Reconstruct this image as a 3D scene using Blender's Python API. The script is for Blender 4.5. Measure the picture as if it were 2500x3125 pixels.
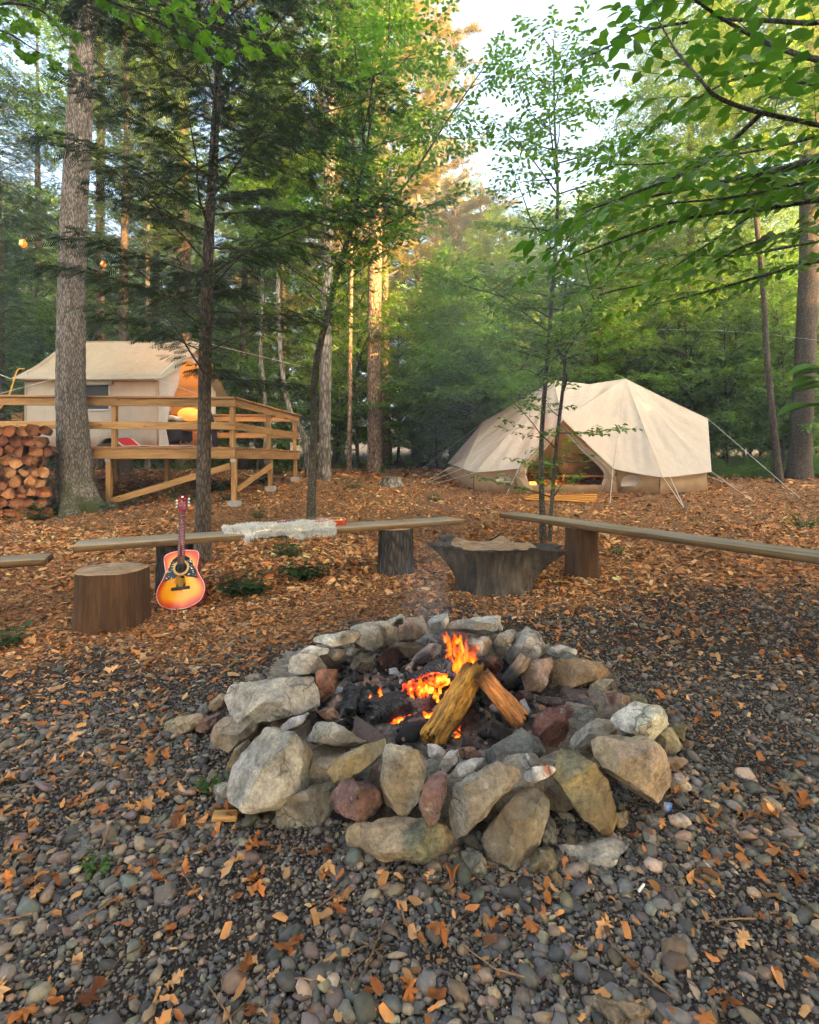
import bpy, math, random
import numpy as np
from mathutils import Vector, Matrix, noise as mn
for o in list(bpy.data.objects): bpy.data.objects.remove(o)
S = bpy.context.scene
C = S.collection
R = math.radians
# ------------------------------------------------------------------ camera, world, sun, exposure
CAMH, F, CX, HY = 1.3, 1667.0, 1250.0, 1406.0          # camera height; focal length, centre column and horizon row of the 2500x3125 photograph
cd = bpy.data.cameras.new('camera'); cam = bpy.data.objects.new('camera', cd); C.objects.link(cam)
cam.location = (0, 0, CAMH); cam.rotation_euler = (R(90), 0, 0)
cd.sensor_fit = 'HORIZONTAL'; cd.sensor_width = 24.0; cd.lens = 24.0*F/2500; cd.shift_y = -(1562.5-HY)/2500
cd.clip_start = 0.05; cd.clip_end = 900
S.camera = cam
SUN_EL, SUN_AZ = 21.0, 138.0                            # azimuth clockwise from +Y (the way the camera looks): low sun from behind on the right
W = bpy.data.worlds.new('World'); S.world = W; W.use_nodes = True
wn = W.node_tree.nodes; wl = W.node_tree.links
sky = wn.new('ShaderNodeTexSky'); sky.sky_type = 'NISHITA'; sky.sun_disc = False
sky.sun_elevation = R(SUN_EL); sky.sun_rotation = R(SUN_AZ); sky.air_density = 0.7; sky.dust_density = 3.5; sky.ozone_density = 0.3
bg = wn['Background']; bg.inputs['Strength'].default_value = 0.15
wl.new(sky.outputs[0], bg.inputs['Color'])
sd = bpy.data.lights.new('sun', 'SUN'); sun = bpy.data.objects.new('sun', sd); C.objects.link(sun)
sd.energy = 5.0; sd.angle = R(0.55); sd.color = (1.0, 0.62, 0.24)
sdir = Vector((math.sin(R(SUN_AZ))*math.cos(R(SUN_EL)), math.cos(R(SUN_AZ))*math.cos(R(SUN_EL)), math.sin(R(SUN_EL))))
sun.rotation_euler = sdir.to_track_quat('Z', 'Y').to_euler(); sun.location = (20, -20, 30)
vs = S.view_settings; vs.view_transform = 'Standard'; vs.look = 'None'; vs.gamma = 1.0; vs.use_curve_mapping = False
vs.exposure = 3.1
vs.use_white_balance = True; vs.white_balance_temperature = 7400; vs.white_balance_tint = 4.0
S.render.engine = 'CYCLES'
cy = S.cycles
cy.max_bounces = 4; cy.diffuse_bounces = 3; cy.glossy_bounces = 2; cy.transmission_bounces = 3; cy.transparent_max_bounces = 12; cy.volume_bounces = 0
cy.use_denoising = True; cy.sample_clamp_indirect = 4.0; cy.caustics_reflective = False; cy.caustics_refractive = False
try:
    cy.denoiser = 'OPENIMAGEDENOISE'; cy.denoising_input_passes = 'RGB_ALBEDO_NORMAL'; cy.denoising_prefilter = 'NONE'
except Exception: pass
cy.use_adaptive_sampling = True; cy.adaptive_threshold = 0.035; cy.adaptive_min_samples = 20
cy.volume_step_rate = 2.0; cy.volume_max_steps = 64
# ------------------------------------------------------------------ helpers
def P(x, y, Y):                                          # point of the photograph at a distance Y -> world
    return Vector(((x-CX)/F*Y, Y, CAMH-(y-HY)/F*Y))
def sstep(a, b, x): t = np.clip((x-a)/(b-a), 0, 1); return t*t*(3-2*t)
def ter(x, y):                                           # height of the ground
    u = y-5.2
    z = 0.085*(u+np.sqrt(u*u+1.2))/2 - 0.004
    z = z - 0.06*np.log1p(np.exp(np.clip((y-18)/1.5, -40, 40)))*1.5
    r = np.hypot(x-0.12, y-2.85)
    w = sstep(1.3, 4.5, r)
    return z*sstep(-6, 3, y) + w*(0.018*np.sin(1.3*x+0.7*y)+0.014*np.sin(2.9*x-1.7*y+1)+0.01*np.sin(4.1*y+2.2*x))
def tz(x, y): return float(ter(np.float64(x), np.float64(y)))
def G(px, py):                                           # where the ray through a point of the photograph meets the ground
    lo, hi = 0.5, 80.0
    f = lambda Y: CAMH-(py-HY)/F*Y - tz((px-CX)/F*Y, Y)
    Y = 1.0
    while Y < 80 and f(Y) > 0: Y += 0.05
    lo, hi = Y-0.05, Y
    for _ in range(30):
        m = (lo+hi)/2
        if f(m) > 0: lo = m
        else: hi = m
    Y = (lo+hi)/2; x = (px-CX)/F*Y
    return Vector((x, Y, tz(x, Y)))
class MB:                                                # collects geometry with a colour per vertex
    def __init__(s): s.v = []; s.f = {}; s.c = []; s.n = 0
    def add(s, v, f, col=(0.5, 0.5, 0.5)):
        v = np.asarray(v, float).reshape(-1, 3)
        for k, arr in ((f.items()) if isinstance(f, dict) else [(np.asarray(f).shape[1], f)]):
            s.f.setdefault(k, []).append(np.asarray(arr, np.int64)+s.n)
        s.v.append(v); c = np.asarray(col, float)
        s.c.append(np.broadcast_to(c, (len(v), 3)) if c.ndim == 1 else c.reshape(-1, 3)); s.n += len(v)
    def mesh(s, name, mat, smooth=True):
        me = bpy.data.meshes.new(name)
        if s.n:
            v = np.concatenate(s.v); me.vertices.add(len(v)); me.vertices.foreach_set('co', v.astype(np.float32).ravel())
            loops = []; starts = []; at = 0
            for k, l in s.f.items():
                a = np.concatenate(l); loops.append(a.ravel()); starts.append(at+np.arange(len(a))*k); at += a.size
            loops = np.concatenate(loops).astype(np.int32); starts = np.concatenate(starts).astype(np.int32)
            me.loops.add(len(loops)); me.loops.foreach_set('vertex_index', loops)
            me.polygons.add(len(starts)); me.polygons.foreach_set('loop_start', starts)
            me.update(calc_edges=True)
            if smooth: me.polygons.foreach_set('use_smooth', np.ones(len(starts), bool))
            ca = me.attributes.new('col', 'FLOAT_COLOR', 'POINT')
            c4 = np.ones((len(v), 4), np.float32); c4[:, :3] = np.concatenate(s.c); ca.data.foreach_set('color', c4.ravel())
            me.validate()
        if mat: me.materials.append(mat)
        return me
def link(name, me, parent=None, loc=(0, 0, 0), rot=None):
    o = bpy.data.objects.new(name, me); C.objects.link(o); o.location = loc
    if rot is not None: o.rotation_euler = rot
    if parent is not None:
        o.parent = parent
        if parent.type == 'EMPTY' or parent.get('_abs'): o.matrix_parent_inverse = Matrix.LocRotScale(parent.location, parent.rotation_euler, None).inverted()
    return o
def obj(name, mb, mat, parent=None, smooth=True): return link(name, mb.mesh(name, mat, smooth), parent)
def tag(o, label=None, cat=None, group=None, kind=None):
    if label: o['label'] = label
    if cat: o['category'] = cat
    if group: o['group'] = group
    if kind: o['kind'] = kind
    return o
def thing(name, label, cat, loc, group=None):
    o = bpy.data.objects.new(name, None); C.objects.link(o); o.location = loc; o.empty_display_size = 0.1
    return tag(o, label, cat, group)
def nrm(a): a = np.asarray(a, float); return a/np.maximum(np.linalg.norm(a, axis=-1, keepdims=True), 1e-9)
def frame(d, up=(0, 0, 1)):
    d = nrm(d); s = np.cross(d, up)
    if np.linalg.norm(s) < 1e-4: s = np.cross(d, (1, 0, 0))
    s = nrm(s); return d, s, np.cross(s, d)
def tube(path, rad, n=6, cap=True, prof=None):
    p = np.asarray(path, float); m = len(p); rad = np.broadcast_to(np.asarray(rad, float), (m,))
    t = np.gradient(p, axis=0) if m > 2 else np.repeat((p[1:]-p[:1]), m, 0)
    t = nrm(t); ref = np.array((0, 0, 1.0)) if abs(t[:, 2]).mean() < 0.8 else np.array((0, 1.0, 0))
    s = nrm(np.cross(t, ref)); u = np.cross(s, t)
    a = np.arange(n)*2*np.pi/n
    rr = rad[:, None]*(np.ones(n) if prof is None else prof)
    v = p[:, None, :] + (rr*np.cos(a))[..., None]*s[:, None, :] + (rr*np.sin(a))[..., None]*u[:, None, :]
    i = np.arange(m-1)[:, None]*n; j = np.arange(n)[None]; k = (j+1) % n
    q = np.stack([i+j, i+k, i+n+k, i+n+j], -1).reshape(-1, 4)
    f = {4: q}
    if cap: f[n] = f.get(n, []) if n == 4 else [np.arange(n)[::-1], (m-1)*n+np.arange(n)]
    if cap and n == 4: f = {4: np.concatenate([q, [np.arange(4)[::-1], (m-1)*4+np.arange(4)]])}
    return v.reshape(-1, 3), f
def bez(pts, m):                                         # smooth curve through the points
    pts = np.asarray(pts, float)
    if len(pts) == 2: return pts[0]+(pts[1]-pts[0])*np.linspace(0, 1, m)[:, None]
    P_ = np.vstack([2*pts[0]-pts[1], pts, 2*pts[-1]-pts[-2]]); k = len(pts)-1
    out = []
    for u in np.linspace(0, k, m):
        i = min(int(u), k-1); t = u-i; a, b, c, d = P_[i:i+4]
        out.append(0.5*((2*b)+(-a+c)*t+(2*a-5*b+4*c-d)*t*t+(-a+3*b-3*c+d)*t**3))
    return np.array(out)
def boxmesh(lx, ly, lz, bev=0.006, col=(0.5, 0.5, 0.5), jit=0.0, rng=None):
    mb = MB(); b = min(bev, lx*.3, ly*.3, lz*.3)
    import bmesh
    bm = bmesh.new(); bmesh.ops.create_cube(bm, size=1)
    for v in bm.verts: v.co = Vector((v.co.x*lx, v.co.y*ly, v.co.z*lz))
    if b > 0: bmesh.ops.bevel(bm, geom=bm.edges[:], offset=b, segments=1, affect='EDGES', profile=0.5)
    me = bpy.data.meshes.new('board'); bm.to_mesh(me); bm.free(); return me
def board(name, p0, p1, w, h, mat, parent=None, up=(0, 0, 1), bev=0.006):   # a timber of width w (sideways) and height h (along up) from p0 to p1
    p0 = Vector(p0); p1 = Vector(p1); d = p1-p0; L = d.length; d.normalize()
    up = Vector(up); s = up.cross(d).normalized(); u = d.cross(s)
    me = boxmesh(L, w, h, bev); me.materials.append(mat)
    o = bpy.data.objects.new(name, me); C.objects.link(o)
    M = Matrix((d, s, u)).transposed().to_4x4(); M.translation = (p0+p1)/2
    if parent is not None:
        o.parent = parent; o.matrix_parent_inverse = Matrix.LocRotScale(parent.location, parent.rotation_euler, None).inverted()
    o.matrix_basis = M
    return o
# ------------------------------------------------------------------ materials
class NT:
    def __init__(s, name):
        s.m = bpy.data.materials.new(name); s.m.use_nodes = True; s.t = s.m.node_tree; s.t.nodes.clear()
        s.out = s.t.nodes.new('ShaderNodeOutputMaterial')
    def n(s, typ, ins=None, **kw):
        nd = s.t.nodes.new('ShaderNode'+typ)
        for k, v in kw.items(): setattr(nd, k, v)
        for k, v in (ins or {}).items():
            if isinstance(v, bpy.types.NodeSocket): s.t.links.new(v, nd.inputs[k])
            else:
                if isinstance(v, tuple) and len(v) == 3 and nd.inputs[k].type == 'RGBA': v = v+(1,)
                nd.inputs[k].default_value = v
        return nd
    def coord(s, kind='Object', scale=(1, 1, 1), offs=None):
        c = s.n('TexCoord').outputs[kind]
        if offs is not None: c = s.n('VectorMath', {0: c, 1: offs}, operation='ADD').outputs[0]
        return s.n('Mapping', {'Vector': c, 'Scale': scale}).outputs[0]
    def noise(s, vec, scale, detail=4, rough=0.55, dist=0.0, out='Fac'):
        return s.n('TexNoise', {'Vector': vec, 'Scale': scale, 'Detail': detail, 'Roughness': rough, 'Distortion': dist}).outputs[out]
    def ramp(s, fac, stops, interp='LINEAR'):
        nd = s.n('ValToRGB', {'Fac': fac}); cr = nd.color_ramp; cr.interpolation = interp
        while len(cr.elements) < len(stops): cr.elements.new(0.5)
        for e, (p, c) in zip(cr.elements, stops):
            e.position = p; e.color = (c if isinstance(c, tuple) else (c, c, c))+(1,)
        return nd.outputs['Color']
    def mix(s, fac, a, b, mode='MIX'):
        nd = s.t.nodes.new('ShaderNodeMix'); nd.data_type = 'RGBA'; nd.blend_type = mode
        for i, v in ((0, fac), (6, a), (7, b)):
            if isinstance(v, bpy.types.NodeSocket): s.t.links.new(v, nd.inputs[i])
            else: nd.inputs[i].default_value = (v if i == 0 else tuple(v)+(1,) if len(v) == 3 else v)
        return nd.outputs[2]
    def math(s, op, a, b=0.0):
        return s.n('Math', {0: a, 1: b}, operation=op).outputs[0]
    def bump(s, h, strength=0.5, dist=0.01, nrm=None):
        i = {'Height': h, 'Strength': strength, 'Distance': dist}
        if nrm is not None: i['Normal'] = nrm
        return s.n('Bump', i).outputs[0]
    def attr(s, name='col'): return s.n('Attribute', attribute_name=name).outputs['Color']
    def bsdf(s, col, rough=0.8, nrm=None, spec=0.3, **kw):
        i = {'Base Color': col, 'Roughness': rough, 'Specular IOR Level': spec}
        if nrm is not None: i['Normal'] = nrm
        i.update(kw); return s.n('BsdfPrincipled', i).outputs[0]
    def done(s, surf): s.t.links.new(surf, s.out.inputs['Surface']); return s.m
def m_leaf(name, transl=0.45, tint=(1.25, 1.35, 0.5), rough=0.45, gain=1.0, spec=0.35):
    t = NT(name); c = t.attr(); rnd = t.n('ObjectInfo').outputs['Random']
    k = t.ramp(rnd, [(0, (0.85*gain, 0.9*gain, 0.95*gain)), (1, (1.12*gain, 1.05*gain, 0.9*gain))])
    c = t.mix(1.0, c, k, 'MULTIPLY')
    n = t.noise(t.coord('Object'), 9.0, 3); c = t.mix(0.5, c, t.ramp(n, [(0.3, 0.6), (0.75, 1.35)]), 'MULTIPLY')
    a = t.bsdf(c, rough, spec=spec); tr = t.n('BsdfTranslucent', {'Color': t.mix(1.0, c, tint, 'MULTIPLY')}).outputs[0]
    return t.done(t.n('MixShader', {0: transl, 1: a, 2: tr}).outputs[0])
def m_vcol(name, rough=0.85, nscale=30, namp=(0.7, 1.25), bump=0.4, bdist=0.004, spec=0.25, detail=5):
    t = NT(name); v = t.coord('Object'); n = t.noise(v, nscale, detail)
    c = t.mix(1.0, t.attr(), t.ramp(n, [(0.3, namp[0]), (0.7, namp[1])]), 'MULTIPLY')
    return t.done(t.bsdf(c, rough, t.bump(n, bump, bdist), spec))
def m_bark(name, dark, mid, light, sc=(9, 9, 1.6), bump=0.9, bd=0.02, lichen=None, moss=0.0, vw=0.45):
    t = NT(name); v = t.coord('Object', sc); rnd = t.n('ObjectInfo').outputs['Random']
    n1 = t.noise(v, 1.0, 6, 0.65, 0.4); vo = t.n('TexVoronoi', {'Vector': v, 'Scale': 1.7}, feature='DISTANCE_TO_EDGE').outputs['Distance']
    h = t.math('ADD', t.math('MULTIPLY', n1, 0.8), t.math('MULTIPLY', t.ramp(vo, [(0, 0.0), (0.25, 1.0)]), vw))
    c = t.ramp(h, [(0.35, dark), (0.62, mid), (0.9, light)])
    big = t.noise(t.coord('Object', (1, 1, 0.5)), 1.4, 3); c = t.mix(0.6, c, t.ramp(big, [(0.3, 0.7), (0.7, 1.25)]), 'MULTIPLY')
    if lichen: c = t.mix(t.ramp(t.noise(t.coord('Object', (1, 1, 0.7)), 5.5, 5, 0.7), [(0.55, 0.0), (0.68, 0.75)]), c, lichen)
    if moss:
        z = t.n('SeparateXYZ', {0: t.n('TexCoord').outputs['Object']}).outputs['Z']
        mk = t.math('MULTIPLY', t.ramp(t.noise(t.coord('Object'), 4.0, 4), [(0.42, 0.0), (0.6, 1.0)]), t.n('MapRange', {'Value': z, 1: 0.15, 2: moss, 3: 0.9, 4: 0.0}).outputs[0])
        c = t.mix(mk, c, (0.035, 0.045, 0.008))
    return t.done(t.bsdf(c, 0.9, t.bump(h, bump, bd), 0.2))
def m_wood(name, a, b, c_, sc=(1.2, 14, 14), rough=0.7, knots=True, weather=None, spec=0.25):
    t = NT(name); rnd = t.n('ObjectInfo').outputs['Random']; off = t.n('CombineXYZ', {0: t.math('MULTIPLY', rnd, 37.0), 1: t.math('MULTIPLY', rnd, 11.0)}).outputs[0]
    v = t.coord('Object', sc, off)
    n1 = t.noise(v, 1.0, 5, 0.6, 1.2); n2 = t.noise(t.coord('Object', (sc[0]*3, sc[1]*6, sc[2]*6), off), 1.0, 3)
    c = t.ramp(n1, [(0.28, a), (0.5, b), (0.72, c_)])
    c = t.mix(0.5, c, t.ramp(n2, [(0.3, 0.65), (0.7, 1.2)]), 'MULTIPLY')
    if knots:
        k = t.n('TexVoronoi', {'Vector': t.coord('Object', (2.2, 7, 7), off), 'Scale': 1.0}).outputs['Distance']
        c = t.mix(t.ramp(k, [(0.04, 0.85), (0.12, 0.0)]), c, tuple(x*0.35 for x in a))
    if weather: c = t.mix(t.ramp(t.noise(t.coord('Object', (1, 3, 3), off), 2.0, 4), [(0.38, 0.0), (0.62, 0.85)]), c, weather)
    c = t.mix(1.0, c, t.ramp(rnd, [(0, 0.82), (1, 1.14)]), 'MULTIPLY')
    return t.done(t.bsdf(c, rough, t.bump(t.math('ADD', n1, n2), 0.35, 0.004), spec))
def m_plain(name, col, rough=0.6, spec=0.3, metal=0.0, nscale=20, amp=0.15, bump=0.15, emit=None, es=0.0, bd=0.004):
    t = NT(name); n = t.noise(t.coord('Object'), nscale, 4)
    c = t.mix(1.0, col, t.ramp(n, [(0.25, 1-amp), (0.75, 1+amp)]), 'MULTIPLY')
    kw = {'Metallic': metal}
    if emit: kw.update({'Emission Color': emit+(1,), 'Emission Strength': es})
    return t.done(t.bsdf(c, rough, t.bump(n, bump, bd), spec, **kw))
def m_canvas(name, col, stain, transl=0.25, seam=0.0, low=None, tr_col=None):
    t = NT(name); v = t.coord('Object'); n = t.noise(v, 0.9, 6, 0.6, 0.6); w = t.noise(v, 160, 2)
    c = t.mix(t.ramp(n, [(0.45, 0.0), (0.85, 0.55)]), col, stain)
    c = t.mix(0.35, c, t.ramp(t.noise(t.coord('Object', (1, 1, 0.3)), 7, 5), [(0.3, 0.8), (0.7, 1.12)]), 'MULTIPLY')
    if low:                                              # earth splashed up along the foot of the cloth
        z = t.n('SeparateXYZ', {0: v}).outputs['Z']
        k = t.math('ADD', t.n('MapRange', {'Value': z, 1: low[0], 2: low[1], 3: 1.0, 4: 0.0}).outputs[0], t.math('MULTIPLY', t.math('SUBTRACT', t.noise(v, 5, 4), 0.5), 0.8))
        c = t.mix(t.ramp(k, [(0.3, 0.0), (0.8, 0.75)]), c, low[2])
    cr = t.noise(t.coord('Object', (1, 1, 0.5)), 3.5, 4, 0.5, 1.5)
    bm = t.bump(w, 0.12, 0.002, t.bump(cr, 0.35, 0.03))
    a = t.bsdf(c, 0.9, bm, 0.15); tr = t.n('BsdfTranslucent', {'Color': t.mix(1.0, c, tr_col or (0.9, 0.75, 0.5), 'MULTIPLY')}).outputs[0]
    return t.done(t.n('MixShader', {0: transl, 1: a, 2: tr}).outputs[0])
MT = {}
MT['leaf'] = m_leaf('leaf_green', 0.5, (1.35, 1.35, 0.5)); MT['leaf_near'] = m_leaf('leaf_beech', 0.5, (1.3, 1.5, 0.45), 0.4)
MT['needle'] = m_leaf('needle_hemlock', 0.2, (1.1, 1.2, 0.6), 0.55); MT['needle_pine'] = m_leaf('needle_pine', 0.3, (1.2, 1.2, 0.7), 0.5)
MT['oak_bark'] = m_bark('bark_oak', (0.028, 0.023, 0.019), (0.125, 0.102, 0.083), (0.25, 0.215, 0.185), (24, 24, 5), 0.7, 0.01, moss=1.1)
MT['dark_bark'] = m_bark('bark_hemlock', (0.02, 0.015, 0.011), (0.065, 0.048, 0.034), (0.13, 0.10, 0.075), (22, 22, 6), 0.7, 0.008)
MT['pine_bark'] = m_bark('bark_pine', (0.06, 0.035, 0.025), (0.2, 0.125, 0.085), (0.33, 0.23, 0.165), (9, 9, 3.5), 0.9, 0.03)
MT['grey_bark'] = m_bark('bark_maple', (0.04, 0.032, 0.026), (0.13, 0.11, 0.09), (0.26, 0.23, 0.2), (8, 8, 2), 0.8, 0.015, (0.3, 0.31, 0.26))
MT['sapling_bark'] = m_bark('bark_sapling', (0.02, 0.017, 0.012), (0.055, 0.047, 0.033), (0.11, 0.10, 0.075), (20, 20, 10), 0.4, 0.004, (0.14, 0.16, 0.12))
MT['stone'] = None
# ------------------------------------------------------------------ the ground
rng = np.random.default_rng(7)
def litter(x, y):                                        # 0 = gravel, 1 = bark chips and leaves
    n = 0.55*np.sin(1.9*x+0.8*y+0.6)+0.45*np.sin(3.7*x-2.3*y+2)+0.3*np.sin(6.1*x+4.7*y)
    edge = 4.35+0.35*np.clip(x, -1, 3)*0.9 - 0.55*np.clip(-x-0.8, 0, 2.5)
    return sstep(-0.75, 0.85, y-edge+0.35*n)
def axis(a, b, fine0, fine1, nf, nc):
    lo = fine0-np.geomspace(0.3, fine0-a, nc)[::-1]; hi = fine1+np.geomspace(0.3, b-fine1, nc)
    return np.concatenate([lo, np.linspace(fine0, fine1, nf), hi])
gx = axis(-170, 170, -10, 10, 140, 26); gy = axis(-90, 260, 0.5, 20, 140, 26)
X, Y = np.meshgrid(gx, gy); Z = ter(X, Y)
mb = MB(); nx = len(gx); i, j = np.meshgrid(np.arange(len(gy)-1), np.arange(nx-1), indexing='ij')
q = np.stack([i*nx+j, i*nx+j+1, (i+1)*nx+j+1, (i+1)*nx+j], -1).reshape(-1, 4)
L = litter(X, Y); forest = sstep(15, 20, Y+1.5*np.sin(X*0.7))
mb.add(np.stack([X, Y, Z], -1).reshape(-1, 3), q, np.stack([L, forest, 0*L], -1).reshape(-1, 3))
t = NT('ground_soil'); v = t.coord('Object'); a = t.n('SeparateColor', {0: t.attr()})
fine = t.noise(v, 42, 5, 0.7); mid = t.noise(v, 7, 5)
vor = t.n('TexVoronoi', {'Vector': t.coord('Object', (16, 26, 20)), 'Scale': 1.6, 'Randomness': 1.0})
soil = t.ramp(fine, [(0.3, (0.018, 0.013, 0.010)), (0.7, (0.075, 0.052, 0.038))])
chips = t.mix(t.ramp(vor.outputs['Distance'], [(0.2, 0.9), (0.75, 0.05)]), (0.09, 0.045, 0.022), t.ramp(t.n('SeparateColor', {0: vor.outputs['Color']}).outputs[0], [(0, (0.24, 0.10, 0.04)), (0.5, (0.46, 0.21, 0.075)), (1, (0.58, 0.34, 0.16))]))
chips = t.mix(0.6, chips, t.ramp(mid, [(0.3, 0.5), (0.7, 1.2)]), 'MULTIPLY')
lk = t.ramp(t.math('ADD', a.outputs[0], t.math('MULTIPLY', t.math('SUBTRACT', mid, 0.5), 0.9)), [(0.35, 0.0), (0.65, 1.0)])
c = t.mix(lk, soil, chips)
under = t.ramp(t.noise(v, 3, 5), [(0.35, (0.03, 0.035, 0.014)), (0.65, (0.10, 0.055, 0.026))])
c = t.mix(a.outputs[1], c, under)
g = obj('ground', mb, t.done(t.bsdf(c, 0.95, t.bump(t.math('ADD', fine, vor.outputs['Distance']), 0.7, 0.02), 0.15)))
tag(g, kind='structure')
# ------------------------------------------------------------------ gravel
def sphere_lo(sub):
    v = np.array([(1, 0, 0), (-1, 0, 0), (0, 1, 0), (0, -1, 0), (0, 0, 1), (0, 0, -1)], float)
    f = [(0, 2, 4), (2, 1, 4), (1, 3, 4), (3, 0, 4), (2, 0, 5), (1, 2, 5), (3, 1, 5), (0, 3, 5)]
    for _ in range(sub):
        vl = [tuple(a) for a in v]; mid = {}; nf = []
        def m(a, b):
            k = (min(a, b), max(a, b))
            if k not in mid: w = (np.array(vl[a])+np.array(vl[b])); vl.append(tuple(w/np.linalg.norm(w))); mid[k] = len(vl)-1
            return mid[k]
        for a, b, c in f:
            ab, bc, ca = m(a, b), m(b, c), m(c, a); nf += [(a, ab, ca), (ab, b, bc), (ca, bc, c), (ab, bc, ca)]
        v = np.array(vl); f = nf
    return np.asarray(v, float), np.array(f)
def inst(mb, tv, tf, pos, X, Yv, Zv, sc, col, jit=0.0):   # copies of a small template: axes and sizes per copy
    k = len(pos); n = len(tv)
    if k == 0: return
    t3 = np.broadcast_to(tv, (k, n, 3)) if tv.ndim == 2 else tv
    if jit: t3 = t3*(1+jit*rng.standard_normal((k, n, 1)))
    sc = np.asarray(sc, float); sc = np.repeat(sc[:, None], 3, 1) if sc.ndim == 1 else sc
    v = pos[:, None, :] + t3[..., 0:1]*(X*sc[:, :1])[:, None, :] + t3[..., 1:2]*(Yv*sc[:, 1:2])[:, None, :] + t3[..., 2:3]*(Zv*sc[:, 2:3])[:, None, :]
    f = (np.asarray(tf)[None]+(np.arange(k)*n)[:, None, None]).reshape(-1, np.asarray(tf).shape[1])
    c = np.repeat(np.asarray(col, float), n, 0) if np.asarray(col).ndim == 2 else col
    mb.add(v.reshape(-1, 3), f, c)
def rand_axes(k, tilt):
    a = rng.uniform(0, 2*np.pi, k); N = nrm(np.stack([tilt*rng.standard_normal(k), tilt*rng.standard_normal(k), np.ones(k)], -1))
    X = np.stack([np.cos(a), np.sin(a), np.zeros(k)], -1); X = nrm(X-(X*N).sum(1, keepdims=True)*N); return X, np.cross(N, X), N
def scatter(y0, y1, cell, marg=0.25, ratio=0.77):
    xs = np.arange(-ratio*y1-marg, ratio*y1+marg, cell); ys = np.arange(y0, y1, cell)
    x, y = np.meshgrid(xs, ys); x = x.ravel()+rng.uniform(-.55, .55, x.size)*cell; y = y.ravel()+rng.uniform(-.55, .55, y.size)*cell
    k = np.abs(x) < ratio*y+marg; return x[k], y[k]
RINGC = np.array((0.12, 2.87)); 
def in_ring(x, y, r=0.98): return np.hypot((x-RINGC[0])/1.03, y-RINGC[1]) < r
pal = np.array([(0.082, 0.08, 0.076), (0.06, 0.061, 0.063), (0.125, 0.112, 0.098), (0.145, 0.112, 0.083), (0.10, 0.08, 0.066), (0.18, 0.14, 0.098), (0.042, 0.04, 0.039), (0.26, 0.21, 0.155), (0.10, 0.10, 0.10)])
pw = np.array([.2, .14, .16, .13, .1, .08, .09, .03, .07]); pw /= pw.sum()
mb = MB(); tv1, tf1 = sphere_lo(1)
for y0, y1, cell in ((0.95, 2.0, 0.0182), (2.0, 2.8, 0.0202), (2.8, 3.8, 0.023), (3.8, 6.3, 0.029)):
    x, y = scatter(y0, y1, cell); l = litter(x, y)
    bare = sstep(.25, .75, np.sin(2.7*x+1.3*y+.5)*np.sin(3.3*y-1.9*x+2)+.45*np.sin(7.1*x-4*y))*.75; k = (rng.uniform(0, 1, x.size) > np.maximum(l*0.97+0.03, bare)) & ~in_ring(x, y); x, y = x[k], y[k]; n = x.size
    r = np.clip(0.0078*np.exp(0.58*rng.standard_normal(n)), 0.0042, 0.030)*(1.12 if y0 > 3 else 1.0)
    ax = rand_axes(n, 0.32); asp = np.stack([r*rng.uniform(1.0, 1.55, n), r*rng.uniform(.75, 1.1, n), r*rng.uniform(.4, .75, n)], -1)
    pos = np.stack([x, y, ter(x, y)+r*rng.uniform(0.05, .5, n)], -1)
    col = pal[rng.choice(len(pal), n, p=pw)]*rng.uniform(.75, 1.75, (n, 1))*np.array((1.13, 1.0, .86))*(1+0.06*rng.standard_normal((n, 3)))
    tq = (tv1, tf1) if y0 < 2.5 else sphere_lo(0); inst(mb, *tq, pos, *ax, asp, np.clip(col, .02, .6), 0.16)
for y0, y1, cell in ((0.95, 2.0, 0.0125), (2.0, 3.2, 0.017)):                            # grit between the pebbles
    x, y = scatter(y0, y1, cell); k = (rng.uniform(0, 1, x.size) > litter(x, y)) & ~in_ring(x, y); x, y = x[k], y[k]; n = x.size; r = np.clip(0.0052*np.exp(0.35*rng.standard_normal(n)), .0025, .011)
    col = pal[rng.choice(len(pal), n, p=pw)]*rng.uniform(.75, 1.75, (n, 1))*np.array((1.08, .98, .88)); inst(mb, *sphere_lo(0), np.stack([x, y, ter(x, y)+r*rng.uniform(.1, .8, n)], -1), *rand_axes(n, .6), np.stack([r*1.3, r, r*.8], -1), np.clip(col, .02, .5), .15)
tag(obj('gravel', mb, m_vcol('pebble', 0.72, 70, (0.8, 1.18), 0.25, 0.002, 0.35, 2)), 'loose grey river pebbles around the fire ring', 'gravel', kind='stuff')
# ------------------------------------------------------------------ bark chips, dry leaves, twigs
def leaf_tpl(n=3, w=0.5, fold=0.12, curl=0.15, tipw=1.0):
    """a leaf along +x: two rows of quads folded at the midrib"""
    xs = np.linspace(0, 1, n+2); prof = np.sin(np.pi*xs**0.85)**0.9*w/2; prof[0] = 0.0; prof[-1] = 0.0
    v = [(0, 0, 0)]; f = []
    for i in range(1, n+1): v += [(xs[i], prof[i], fold*prof[i]*2-curl*xs[i]**2), (xs[i], 0, -curl*xs[i]**2), (xs[i], -prof[i], fold*prof[i]*2-curl*xs[i]**2)]
    v.append((1, 0, -curl)); e = len(v)-1
    f += [(0, 2, 1), (0, 3, 2)]
    for i in range(n-1):
        a = 1+3*i; b = a+3; f += [(a, a+1, b), (a+1, b+1, b), (a+1, a+2, b+1), (a+2, b+2, b+1)]
    a = 1+3*(n-1); f += [(a, a+1, e), (a+1, a+2, e)]
    return np.array(v, float), np.array(f)
LEAF8 = leaf_tpl(2, 0.55, 0.14, 0.12); LEAF12 = leaf_tpl(3, 0.52, 0.16, 0.14)
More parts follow.
